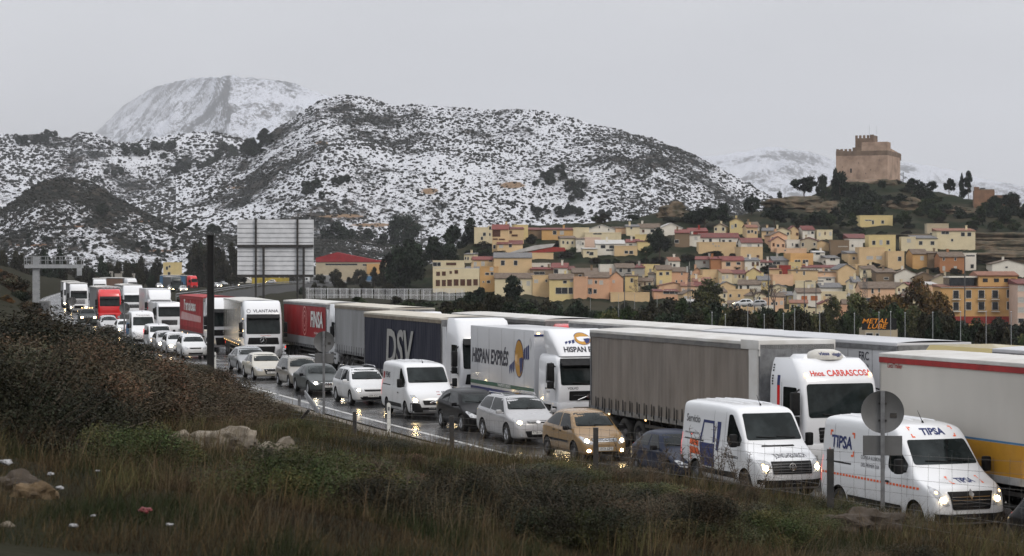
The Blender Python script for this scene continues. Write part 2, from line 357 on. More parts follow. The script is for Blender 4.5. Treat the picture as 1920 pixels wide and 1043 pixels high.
def mountain(name, ridge, base_y, d0, d1, m, nu=420, nv=150, amp=1.0, back=500, power=1.25, seed=0, zbase=None, earth=()):
    """ridge: (px,py) silhouette at distance d1 (number or list of pairs); the foot is the row base_y at distance d0"""
    xs = np.array([p[0] for p in ridge], float); yr = np.array([p[1] for p in ridge], float)
    px = np.linspace(xs[0], xs[-1], nu)
    ry = np.interp(px, xs, yr); k = np.hanning(9); k /= k.sum(); ry2 = np.convolve(np.pad(ry, 4, 'edge'), k, 'valid')
    D1 = np.interp(px, [p[0] for p in d1], [p[1] for p in d1]) if isinstance(d1, list) else np.full(nu, float(d1))
    P = np.zeros((nv + 25, nu, 3)); ea = np.zeros((nv + 25, nu))
    for j in range(nu):
        for i in range(nv):
            t = i / (nv - 1); d = d0 + (D1[j] - d0) * t
            zt = CH + (HY - ry2[j]) * D1[j] / F; zb = -3.0
            X = (px[j] - CX) * d / F
            w_ = min(1, 4 * t) * min(1, 5 * (1 - t) + .12)
            h = zb + (zt - zb) * (t ** power)
            rid = mn.ridged_multi_fractal(Vector((X * .0035 + seed, d * .0022, seed)), 1.0, 2.1, 5, 1.0, 2.0)
            h += amp * w_ * ((rid - 1.2) * 14 + 9 * mn.noise(Vector((X * .006, d * .004, seed))) * 2)
            h += amp * (1.6 * mn.noise(Vector((X * .045, d * .03, seed))) + 2.6 * mn.noise(Vector((X * .018, d * .018, seed + 4)))) * min(1, 6 * t)
            P[i, j] = (X, d, h)
        for i in range(25):
            t = (i + 1) / 25; d = D1[j] + back * t
            P[nv + i, j] = ((px[j] - CX) * d / F, d, P[nv - 1, j, 2] - (P[nv - 1, j, 2] + 5) * t ** 1.6)
    # bare earth patches
    for (ex, ey, rx, ry_) in earth:
        sx = CX + F * P[:, :, 0] / P[:, :, 1]; sy = HY - (P[:, :, 2] - CH) * F / P[:, :, 1]
        ea = np.maximum(ea, 1 - ((sx - ex) / rx) ** 2 - ((sy - ey) / ry_) ** 2)
    o = grid_mesh(name, P, m); a = o.data.attributes.new('earth', 'FLOAT', 'POINT'); a.data.foreach_set('value', np.clip(ea, 0, 1).reshape(-1).astype(np.float32))
    tag(o, kind='structure'); return o, P, nv
M_sn1 = snow_mat('snowy_scrub_slope', thr=.452, s2=.22, earth=(.2, .135, .085))
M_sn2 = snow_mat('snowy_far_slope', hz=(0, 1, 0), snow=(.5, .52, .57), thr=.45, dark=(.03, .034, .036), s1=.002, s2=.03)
M_sn3 = snow_mat('dark_scrub_slope', hz=(0, 40, .07), thr=.385, dark=(.012, .013, .01), rock=(.05, .042, .034), s1=.02, s2=.3, earth=(.13, .07, .04))
main_r = [(330, 330), (400, 305), (455, 290), (480, 275), (520, 240), (560, 212), (600, 185), (640, 178), (690, 181), (725, 194), (745, 199), (780, 195), (850, 200), (920, 204),
          (980, 203), (1040, 215), (1100, 229), (1160, 241), (1220, 259), (1280, 284), (1340, 315), (1400, 344), (1460, 374), (1550, 405), (1700, 435), (1960, 445)]
mnt, PM, NVM = mountain('snowy_mountain', main_r, 487, 1350, [(330, 1900), (700, 2050), (1200, 1950), (1700, 1600), (1960, 1550)], M_sn1, nu=520, nv=190, seed=2, power=1.0, earth=[(962, 347, 42, 11), (805, 358, 28, 10), (604, 268, 22, 6), (640, 405, 80, 5), (700, 422, 110, 5), (440, 352, 30, 4)])
left_r = [(-60, 245), (0, 250), (60, 253), (130, 261), (150, 249), (185, 250), (215, 265), (240, 268), (300, 257), (370, 250), (430, 253), (470, 268), (540, 300), (660, 360)]
hl, PL, NVL = mountain('snowy_left_hills', left_r, 470, 1900, 2700, snow_mat('snowy_left_slope', hz=(60, 175, .03), thr=.475, s2=.2, earth=(.2, .135, .085)), nu=300, nv=150, seed=9, amp=.9, earth=[(560, 385, 60, 5)])
near_r = [(-60, 425), (0, 398), (45, 362), (75, 342), (110, 334), (165, 340), (220, 372), (280, 400), (340, 425), (440, 442), (560, 452), (700, 462), (860, 480)]
hn, PN, NVN = mountain('dark_scrub_hill', near_r, 505, 1110, [(-60, 1280), (160, 1330), (420, 1290), (860, 1290)], M_sn3, nu=260, nv=110, seed=5, amp=.45, back=200, earth=[(130, 425, 60, 4), (260, 415, 50, 3), (300, 470, 60, 4), (60, 460, 60, 4), (780, 436, 60, 7), (650, 424, 70, 8)])
far_r = [(-80, 262), (60, 255), (150, 262), (185, 245), (230, 198), (290, 162), (350, 148), (440, 142), (500, 150), (545, 152), (580, 168), (640, 190), (760, 240)]
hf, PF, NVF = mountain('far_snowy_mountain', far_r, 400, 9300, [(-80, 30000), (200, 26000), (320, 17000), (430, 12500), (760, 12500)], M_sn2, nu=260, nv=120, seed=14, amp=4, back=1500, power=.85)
rt_r = [(1150, 330), (1260, 290), (1330, 292), (1400, 283), (1440, 275), (1500, 280), (1560, 298), (1620, 310), (1700, 303), (1780, 318), (1860, 338), (1990, 360)]
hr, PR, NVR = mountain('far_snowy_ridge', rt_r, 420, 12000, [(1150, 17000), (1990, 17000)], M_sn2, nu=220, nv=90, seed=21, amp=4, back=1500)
# ---------------------------------------------------------------- vehicle building kit
# vehicle frame: x forward (front bumper at 0, tail at -length), y to the vehicle's left, z up
def bake(o):
    bpy.context.view_layer.update(); dg = bpy.context.evaluated_depsgraph_get()
    me = bpy.data.meshes.new_from_object(o.evaluated_get(dg)); old = o.data; nm = old.name
    o.modifiers.clear(); o.data = me; bpy.data.meshes.remove(old); me.name = nm; return o
def tree_of(o):
    return BVHTree.FromPolygons([v.co.copy() for v in o.data.vertices], [tuple(p.vertices) for p in o.data.polygons])
def loft(name, sts, m, parent, sub=2, arches=(), arch_r=.36, crown=.03, edge=.9, mdark=None):
    """sts: (x, zbot, zbelt, ztop, half width, roof half width) from nose to tail"""
    rings = []
    for (x, zb, zl, zt, w_, wr) in sts:
        h = zl - zb
        half = [(w_ * .80, zb), (w_ * .95, zb + .05 * h), (w_ * .992, zb + .3 * h), (w_, zb + .62 * h), (w_ * .985, zl - .07 * h), (w_ * .955, zl),
                ((w_ * .95 * .5 + wr * .5), zl + (zt - zl) * .5), (wr, zt - .10 * min(1, (zt - zl) * 3)), (wr * edge, zt - .015), (wr * .5, zt + crown * .8)]
        ring = [(x, 0, zb)] + [(x, -y, z) for y, z in half] + [(x, 0, zt + crown)] + [(x, y, z) for y, z in reversed(half)]
        rings.append(ring)
    n = len(rings[0]); v = [p for r_ in rings for p in r_]; f = []
    for i in range(len(rings) - 1):
        for k in range(n):
            a = i * n + k; b = i * n + (k + 1) % n; f.append((a, b, b + n, a + n))
    c0 = len(v); v.append((sts[0][0] + .0, 0, (sts[0][1] + sts[0][3]) / 2)); v.append((sts[-1][0], 0, (sts[-1][1] + sts[-1][3]) / 2))
    for k in range(n):
        f.append((c0, (k + 1) % n, k)); f.append((c0 + 1, (len(rings) - 1) * n + k, (len(rings) - 1) * n + (k + 1) % n))
    mats = [m, M_black]
    o = mk(name, v, f, mats, parent, 0)
    bm = bmesh.new(); bm.from_mesh(o.data); bmesh.ops.recalc_face_normals(bm, faces=bm.faces); bm.to_mesh(o.data); bm.free()
    sm = o.modifiers.new('s', 'SUBSURF'); sm.levels = sub; sm.render_levels = sub
    cutters = []
    if arches:
        b = MB()
        W = max(s[4] for s in sts)
        for ax in arches:
            for sy in (-1, 1):
                b.tube((ax, sy * (W - .27), arch_r - .05), (ax, sy * (W + .3), arch_r - .05), arch_r, n=28)
        c = b.build('cutter', M_black); bo = o.modifiers.new('b', 'BOOLEAN'); bo.operation = 'DIFFERENCE'; bo.solver = 'EXACT'; bo.object = c; cutters.append(c)
    bake(o)
    for c in cutters: d = c.data; bpy.data.objects.remove(c); bpy.data.meshes.remove(d)
    me = o.data
    if arches:
        W = max(s[4] for s in sts)
        for p in me.polygons:
            c = p.center
            for ax in arches:
                rr = math.hypot(c.x - ax, c.z - (arch_r - .05))
                if rr < arch_r * 1.02 and abs(c.y) > W - .3 and (abs(rr - arch_r) < .03 and abs(p.normal.y) < .3 or abs(abs(c.y) - (W - .27)) < .01): p.material_index = 1
            
    me.shade_smooth(); me.set_sharp_from_angle(angle=R(38)); return o
def zloft(name, secs, m, parent, r=.12, nseg=5, smooth=40):
    """secs: (z, x_front, x_back, half width, corner radius)"""
    rings = []
    for (z, xf, xb, w_, rr) in secs:
        ring = []
        for (cx, cy, a0) in ((xf - rr, w_ - rr, 0), (xb + rr * .4, w_ - rr * .4, 90), (xb + rr * .4, -(w_ - rr * .4), 180), (xf - rr, -(w_ - rr), 270)):
            q = rr if a0 in (0, 270) else rr * .4
            for k in range(nseg):
                t = R(a0 + 90 * k / (nseg - 1)); ring.append((cx + q * math.cos(t), cy + q * math.sin(t), z))
        rings.append(ring)
    n = len(rings[0]); v = [p for r_ in rings for p in r_]; f = []
    for i in range(len(rings) - 1):
        for k in range(n): a = i * n + k; b = i * n + (k + 1) % n; f.append((a, b, b + n, a + n))
    f.append(tuple(range(n - 1, -1, -1))); f.append(tuple(range((len(rings) - 1) * n, len(rings) * n)))
    return mk(name, v, f, m, parent, smooth)

AX = {  # axis -> (2D to ray start, direction)
    'R': lambda u, v: (Vector((u, -6, v)), Vector((0, 1, 0))), 'L': lambda u, v: (Vector((u, 6, v)), Vector((0, -1, 0))),
    'F': lambda u, v: (Vector((6, u, v)), Vector((-1, 0, 0))), 'B': lambda u, v: (Vector((-30, u, v)), Vector((1, 0, 0))),
    'T': lambda u, v: (Vector((u, v, 9)), Vector((0, 0, -1)))}
def _drape(bm, tree, axis, off, cell, two=True):
    us = [v.co.x for v in bm.verts]; vs_ = [v.co.y for v in bm.verts]
    if not us: return
    x = math.floor(min(us) / cell) * cell + cell
    while x < max(us):
        bmesh.ops.bisect_plane(bm, geom=bm.verts[:] + bm.edges[:] + bm.faces[:], plane_co=(x, 0, 0), plane_no=(1, 0, 0)); x += cell
    if two:
        y = math.floor(min(vs_) / cell) * cell + cell
        while y < max(vs_):
            bmesh.ops.bisect_plane(bm, geom=bm.verts[:] + bm.edges[:] + bm.faces[:], plane_co=(0, y, 0), plane_no=(0, 1, 0)); y += cell
    bmesh.ops.triangulate(bm, faces=[f for f in bm.faces if len(f.verts) > 4])
    last = None
    for v in bm.verts:
        o_, d = AX[axis](v.co.x, v.co.y); h, nrm, i, dist = tree.ray_cast(o_, d)
        if h is None:
            h2 = tree.find_nearest(o_ + d * (abs(o_.dot(d)) * .85)); h = h2[0]; h = Vector((o_ + d * ((h - o_).dot(d))))
        v.co = h - d * off
def rnd(poly, r, n=3):
    """rounds the corners of a polygon"""
    out = []; m = len(poly)
    for i in range(m):
        p, a, b = Vector(poly[i]), Vector(poly[i - 1]), Vector(poly[(i + 1) % m])
        da, db = (a - p), (b - p); rr = min(r, da.length * .45, db.length * .45); A = p + da.normalized() * rr; B = p + db.normalized() * rr
        for k in range(n + 1):
            t = k / n; q = A * (1 - t) ** 2 + p * 2 * t * (1 - t) + B * t * t; out.append((q.x, q.y))
    return out
def patch(name, tree, axis, polys, m, parent, off=.006, cell=.1, r=0, thick=0):
    """panes, lamps, grilles and marks that follow a body surface; polys in the plane seen along the axis"""
    if not isinstance(polys[0][0], (tuple, list)): polys = [polys]
    bm = bmesh.new()
    for pl in polys:
        if r: pl = rnd(pl, r)
        try: bm.faces.new([bm.verts.new((u, v, 0)) for u, v in pl])
        except ValueError: pass
    _drape(bm, tree, axis, off, cell)
    want = AX[axis](0, 0)[1]
    bm.normal_update()
    for f in bm.faces:
        if f.normal.dot(want) > 0: f.normal_flip()
    me = bpy.data.meshes.new(name); bm.to_mesh(me); bm.free(); me.materials.append(m); me.shade_smooth()
    return link_mesh(name, me, parent)
FONT_CACHE = {}
def glyphs(s, size, bold=0, shear=0, xs=1):
    cu = bpy.data.curves.new('t', 'FONT'); cu.body = s; cu.size = size; cu.offset = bold; cu.shear = shear; cu.align_x = 'CENTER'; cu.align_y = 'CENTER'; cu.resolution_u = 3
    ob = bpy.data.objects.new('t', cu); me = bpy.data.meshes.new_from_object(ob); bpy.data.objects.remove(ob); bpy.data.curves.remove(cu)
    for v in me.vertices: v.co.x *= xs
    return me
def text(name, s, tree, axis, u, v, size, m, parent, off=.009, bold=0, shear=0, xs=1, cell=.1, rot=0):
    """lettering draped on a surface, centred at (u, v), reading left to right as seen along the axis"""
    me = glyphs(s, size, bold, shear, xs); bm = bmesh.new(); bm.from_mesh(me); bpy.data.meshes.remove(me)
    flip = -1 if axis in ('L', 'B') else 1
    c, s_ = math.cos(rot), math.sin(rot)
    for q in bm.verts:
        x, y = q.co.x * c - q.co.y * s_, q.co.x * s_ + q.co.y * c
        if axis == 'T': q.co = Vector((u - y, v + x, 0))       # read from in front of the vehicle
        else: q.co = Vector((u + x * flip, v + y, 0))
    _drape(bm, tree, axis, off, cell)
    want = AX[axis](0, 0)[1]; bm.normal_update()
    for f in bm.faces:
        if f.normal.dot(want) > 0: f.normal_flip()
    me = bpy.data.meshes.new(name); bm.to_mesh(me); bm.free(); me.materials.append(m); return link_mesh(name, me, parent)

WHEELS = {}
def wheel(parent, x, y, r, w_=.2, style='alloy', z=None):
    """tyre with its rim; y is the outer face"""
    s = 1 if y > 0 else -1; key = (round(r, 2), round(w_, 2), style, s)
    if key not in WHEELS:
        t = MB(); t.lathe([(r * .62, 0), (r * .64, s * .012), (r * .9, s * .012), (r * .97, -s * .01), (r, -s * .04), (r, -s * (w_ - .04)), (r * .95, -s * w_), (r * .6, -s * w_)], 28)
        to = t.build('tyre', M_rubber, smooth=40); me1 = to.data; bpy.data.objects.remove(to)
        b = MB()
        if style == 'alloy':
            b.lathe([(r * .64, 0), (r * .62, 0), (r * .58, -s * .03), (r * .56, -s * .09)], 28); b.cur = 1
            b.lathe([(r * .57, -s * .08), (.001, -s * .08)], 20); b.cur = 0
            for k in range(5):
                a = 2 * PI * k / 5 + .3
                for da in (-.13, .13):
                    c1, s1 = math.cos(a + da * 2.2), math.sin(a + da * 2.2); c2, s2 = math.cos(a + da), math.sin(a + da)
                    b.tube((r * .1 * c2, -s * .03, r * .1 * s2), (r * .59 * c1, -s * .02, r * .59 * s1), r * .05, n=5)
            b.tube((0, -s * .06, 0), (0, -s * .012, 0), r * .14, n=12)
        elif style == 'steel':
            b.cur = 0; b.lathe([(r * .64, 0), (r * .6, -s * .01), (r * .56, -s * .05), (r * .3, -s * .02), (r * .24, s * .0), (.001, s * .005)], 24)
            b.cur = 1
            for k in range(8): a = 2 * PI * k / 8; b.tube((r * .45 * math.cos(a), -s * .045, r * .45 * math.sin(a)), (r * .45 * math.cos(a), -s * .028, r * .45 * math.sin(a)), r * .05, n=7)
        else:   # lorry: deep dish or proud hub
            if style == 'front': b.lathe([(r * .6, 0), (r * .58, s * .02), (r * .5, s * .0), (r * .34, -s * .02), (r * .3, s * .08), (.001, s * .1)], 24)
            else: b.lathe([(r * .6, 0), (r * .57, -s * .02), (r * .5, -s * .16), (r * .28, -s * .17), (r * .22, -s * .02), (.001, -s * .02)], 24)
            b.cur = 1
            for k in range(8): a = 2 * PI * k / 8; yy = -s * (.155 if style != 'front' else .0); b.tube((r * .42 * math.cos(a), yy, r * .42 * math.sin(a)), (r * .42 * math.cos(a), yy + s * .02, r * .42 * math.sin(a)), r * .05, n=6)
        ro = b.build('rim', [M_rim if style == 'alloy' else M_steelrim, M_black], smooth=40); me2 = ro.data; bpy.data.objects.remove(ro)
        WHEELS[key] = (me1, me2)
    a, b_ = WHEELS[key]
    o = link_mesh('wheel', a, parent); o.location = (x, y, r if z is None else z); rm = link_mesh('rim', b_, o); return o

def place(o, px, off, Y=None, turn=0):
    Y = solve(px, off) if Y is None else Y
    p = road_pt(Y, off); h = road_heading(Y + 3); o.location = (p.x, p.y, 0); o.rotation_euler = (0, 0, math.atan2(h.y, h.x) + R(turn)); return Y

def place_at(o, px, Y, turn=0):
    h = road_heading(Y + 3); o.location = ((px - CX) * Y / F, Y, 0 if Y < 450 else bank(30, Y)); o.rotation_euler = (0, 0, math.atan2(h.y, h.x) + R(turn))

def mirror(parent, tree, x, y, z, m, sx=.14, sy=.2, sz=.15, stalk=True):
    for s in (-1, 1):
        b = MB(); b.box(x - sx / 2, x + sx / 2, s * (y + .05) if s > 0 else -(y + .05 + sy), s * (y + .05 + sy) if s > 0 else -(y + .05), z - sz / 2, z + sz / 2, bev=min(sx, sz) * .3)
        b.tube((x - .02, s * (y - .08), z - sz * .3), (x, s * (y + .1), z - sz * .2), .025)
        b.build('wing_mirror', m, parent, smooth=40)

PLATE_TXT = ['1742 BGK', '0583 FTR', '9161 CLM', '4427 HJD', '6305 DVS', '2978 GPB', '8114 JNK', '7730 HTY', '3356 DXW', '5209 FZC']
_pi = [0]
def plate(parent, tree, y, z, w_=.5, axis='F'):
    h = .055; p = patch('number_plate', tree, axis, [(y - w_ / 2, z - h), (y + w_ / 2, z - h), (y + w_ / 2, z + h), (y - w_ / 2, z + h)], M_plate, parent, off=.02, cell=.6)
    _pi[0] += 1; text('plate_lettering', PLATE_TXT[_pi[0] % 10], tree, axis, y, z, .11, M_ink, p, off=.025, cell=9); return p

def make_car(name, label, m, L_, W, H, hf=.72, zc=.98, xc=-1.15, xr=-1.95, xe=-3.6, xb=-4.1, zb=1.0, zr_belt=.98, zf_belt=.86, tail='hatch', group='cars and vans queueing in the nearest lane',
             lamps=True, lamp='warm', r=.32, wheels='alloy', wb=None, nose=.78, rails=None, lampshape='wide', grille='bar', detail=1, mirror_m=None, fog=False, roof_m=None, wr=None, cat='car', plate_c=True, sunroof=False, wheel_f=-.85):
    root = empty(name, label=label, cat=cat, group=group)
    w_ = W / 2; wr = wr or w_ * .77; g = .2
    xt = -L_
    sts = [(0.0, .30, .48, .56, w_ * .58, w_ * .45), (-.05, .24, .52, hf - .14, w_ * .8, w_ * .6), (-.16, .2, hf - .12, hf - .03, w_ * .92, w_ * .7),
           (-.40, .2, hf - .03, hf + .02, w_ * .98, w_ * .76), ((xc - .4) / 2, g, (hf + zf_belt) / 2 + .0, (hf + zc) / 2 + .0, w_, w_ * .8),
           (xc, g, zf_belt, zc, w_, w_ * .84), (xc - .06, g, zf_belt, zc + .04, w_, w_ * .86),
           ((xc * .45 + xr * .55), g, zf_belt + .01, zc + (H - zc) * .62, w_, (wr + w_ * .86) / 2), (xr, g, zf_belt + .02, H - .025, w_, wr),
           ((xr + xe) / 2, g, (zf_belt + zr_belt) / 2, H, w_, wr), (xe, g, zr_belt, H - .03, w_, wr * .98)]
    if tail == 'hatch':
        sts += [(xe * .4 + xb * .6, .22, zr_belt, (H - .03) * .45 + zb * .55, w_ * .985, wr * 1.0), (xb, .25, zr_belt - .02, zb + .02, w_ * .96, w_ * .8), (xt + .07, .28, zr_belt - .12, zr_belt, w_ * .92, w_ * .72), (xt, .35, .62, .74, w_ * .78, w_ * .6)]
    else:
        sts += [((xe + xb) / 2, .22, zr_belt, (H + zb) / 2 - .02, w_, (wr + w_ * .8) / 2), (xb, .22, zr_belt, zb, w_ * .99, w_ * .8), (xt + .15, .25, zr_belt - .04, zb - .03, w_ * .93, w_ * .76), (xt + .02, .32, .6, .8, w_ * .84, w_ * .68), (xt, .36, .58, .7, w_ * .7, w_ * .5)]
    wf = wheel_f; wrx = wf - (wb or (L_ * .6))
    body = loft('body', sts, m, root, arches=(wf, wrx), arch_r=r + .06)
    T = tree_of(body)
    # glass
    A = lambda z, d=0: xc + (z - zc) / (H - zc) * (xr - xc) - d        # windscreen line
    Br = lambda z: xb + (z - zb) / (H - zb) * (xe - xb)
    zt = H - .12; zf = zf_belt + .05; zr_ = zr_belt + .05
    ws = patch('windscreen', T, 'F', rnd([(-w_ * .8, zc + .07), (w_ * .8, zc + .07), (wr * .86, H - .085), (-wr * .86, H - .085)], .06), M_wind, root, cell=.09)
    if detail:
        b = MB(); 
        for yy in (.35, -.3):
            pass
    for ax in 'RL':
        s = -1 if ax == 'R' else 1
        xm = (xr + xe) / 2 + .12
        zmid = lambda x: zf + (zr_ - zf) * min(1, max(0, (x - xc) / (xe - xc)))
        f1 = [(A(zf, .28), zf), (A(zt, .16), zt), (xm + .04, zt + .01), (xm + .04, zmid(xm))]
        xq = xe + .25 if tail == 'hatch' else xe + .05
        f2 = [(xm - .05, zmid(xm)), (xm - .05, zt + .01), (xq, zt - .01), (min(xq, Br(zr_) + .35) if tail == 'hatch' else xb + .3, zr_)]
        patch('side_window', T, ax, rnd(f1, .05), M_glass, root, cell=.12); patch('side_window', T, ax, rnd(f2, .05), M_glass, root, cell=.12)
        if tail == 'hatch' and xq - xb > .55:
            f3 = [(xq - .06, zr_ + .02), (xq - .08, zt - .02), (Br(zt) + .22, zt - .06), (Br(zr_) + .3, zr_ + .04)]
            if f3[0][0] - f3[3][0] > .15: patch('side_window', T, ax, rnd(f3, .05), M_glass, root, cell=.12)
        if detail:
            # shut lines and handles
            for x in (A(zf, .18), xm - .01, wrx + r + .2):
                patch('door_seam', T, ax, [(x, .35), (x + .012, .35), (x + .012, zmid(x) - .03), (x, zmid(x) - .03)], M_black, root, off=.003, cell=.15)
            for x in (xm + .2, wrx + r + .42):
                patch('door_handle', T, ax, rnd([(x - .1, zr_belt - .14), (x + .08, zr_belt - .14), (x + .08, zr_belt - .105), (x - .1, zr_belt - .105)], .012), mirror_m or m, root, off=.028, cell=.3)
            patch('sill_strip', T, ax, [(wf - r - .1, .24), (wrx + r + .1, .24), (wrx + r + .1, .31), (wf - r - .1, .31)], M_black, root, off=.004, cell=.5)
    # lamps, grille, bumper intake
    for s in (-1, 1):
        if lampshape == 'wide': pl = [(s * w_ * .52, hf - .13), (s * w_ * .62, hf - .22), (s * w_ * .86, hf - .18), (s * w_ * .92, hf - .03), (s * w_ * .8, hf - .015)]
        elif lampshape == 'round': pl = [(s * (w_ * .72 + .16 * math.cos(t)), hf - .13 + .1 * math.sin(t)) for t in [2 * PI * k / 14 for k in range(14)]]
        else: pl = [(s * w_ * .5, hf - .16), (s * w_ * .55, hf - .24), (s * w_ * .84, hf - .2), (s * w_ * .93, hf - .02), (s * w_ * .87, hf + .02)]
        if s < 0: pl = pl[::-1]
        hl_ = patch('headlight', T, 'F', pl, M_lens, root, off=.012, cell=.07)
        if lamps:
            k = .055 if detail else .08
            cx, cz = s * w_ * .72, hf - .125
            patch('lamp', T, 'F', [(cx + k * 1.2 * math.cos(t), cz + k * math.sin(t)) for t in [2 * PI * q / 10 for q in range(10)]], M_lamp if lamp == 'warm' else M_lampw, hl_, off=.02, cell=.3)
        if fog:
            patch('fog_lamp', T, 'F', [(s * w_ * .68 + .06 * math.cos(t), .36 + .05 * math.sin(t)) for t in [2 * PI * q / 10 for q in range(10)]], M_lamp if fog == 2 else M_lens, root, off=.012, cell=.3)
        tl = [(s * w_ * .6, zr_belt - .22), (s * w_ * .88, zr_belt - .22), (s * w_ * .86, zr_belt + .02), (s * w_ * .66, zr_belt + .02)]
        patch('tail_light', T, 'B', tl, M_tail, root, off=.01, cell=.1)
    if grille == 'bar':
        patch('grille', T, 'F', rnd([(-.36, hf - .19), (.36, hf - .19), (.42, hf - .1), (-.42, hf - .1)], .03), M_black, root, off=.01)
        patch('lower_intake', T, 'F', rnd([(-.45, .3), (.45, .3), (.5, .42), (-.5, .42)], .04), M_black, root, off=.01)
    elif grille == 'big':
        gr = patch('grille', T, 'F', rnd([(-.3, .34), (.3, .34), (.42, hf - .1), (-.42, hf - .1)], .06), M_black, root, off=.01)
        patch('grille_frame', T, 'F', [[(-.43, hf - .11), (.43, hf - .11), (.43, hf - .09), (-.43, hf - .09)]], M_chrome, gr, off=.02)
    elif grille == 'split':
        patch('grille', T, 'F', rnd([(-.38, hf - .16), (.38, hf - .16), (.42, hf - .07), (-.42, hf - .07)], .03), M_black, root, off=.01)
        patch('lower_intake', T, 'F', rnd([(-.4, .28), (.4, .28), (.5, .5), (-.5, .5)], .05), M_black, root, off=.01)
        patch('chrome_strip', T, 'F', rnd([(-.42, hf - .11), (.42, hf - .11), (.42, hf - .095), (-.42, hf - .095)], .005), M_chrome, root, off=.02)
    elif grille == 'chrome':
        gr = patch('grille', T, 'F', rnd([(-.4, hf - .17), (.4, hf - .17), (.46, hf - .05), (-.46, hf - .05)], .03), M_black, root, off=.01)
        for k in range(3): patch('grille_bar', T, 'F', [(-.42, hf - .15 + .035 * k), (.42, hf - .15 + .035 * k), (.42, hf - .137 + .035 * k), (-.42, hf - .137 + .035 * k)], M_chrome, gr, off=.02)
        patch('lower_intake', T, 'F', rnd([(-.4, .24), (.4, .24), (.45, .33), (-.45, .33)], .04), M_black, root, off=.01)
    patch('rear_window', T, 'B', rnd([(-wr * .8, zb + .06), (wr * .8, zb + .06), (wr * .74, H - .16), (-wr * .74, H - .16)], .06), M_glass, root)
    if plate_c and detail: plate(root, T, 0, .44 if grille != 'chrome' else .42)
    mirror(root, T, A(zf, .35), w_ * .97, zf + .06, mirror_m or m)
    for x in (wf, wrx):
        for s in (-1, 1): wheel(root, x, s * (w_ - .015), r, .2, wheels)
    if rails:
        for s in (-1, 1):
            b = MB(); b.path([(xr - .15, s * wr * .86, H - .03), (xr - .35, s * wr * .88, H + .045), (xe + .25, s * wr * .88, H + .045), (xe + .05, s * wr * .86, H - .03)], .018)
            b.build('roof_rail', rails, root, smooth=40)
    if sunroof: patch('glass_roof', T, 'T', rnd([(xr - .15, -wr * .75), (xe + .5, -wr * .75), (xe + .5, wr * .75), (xr - .15, wr * .75)], .05), M_glass, root, off=.005)
    if detail:
        b = MB()
        for y0, y1 in ((.55, -.05), (-.02, -.6)):
            a = AX['F'](y0, zc + .08)[0]; h = T.ray_cast(*AX['F'](y0, zc + .08))[0]; h2 = T.ray_cast(*AX['F'](y1, zc + .12))[0]
            if h and h2: b.tube(h + Vector((.03, 0, 0)), h2 + Vector((.03, 0, 0)), .011, n=5)
        if b.v: b.build('wiper', M_black, root)
    return root, T

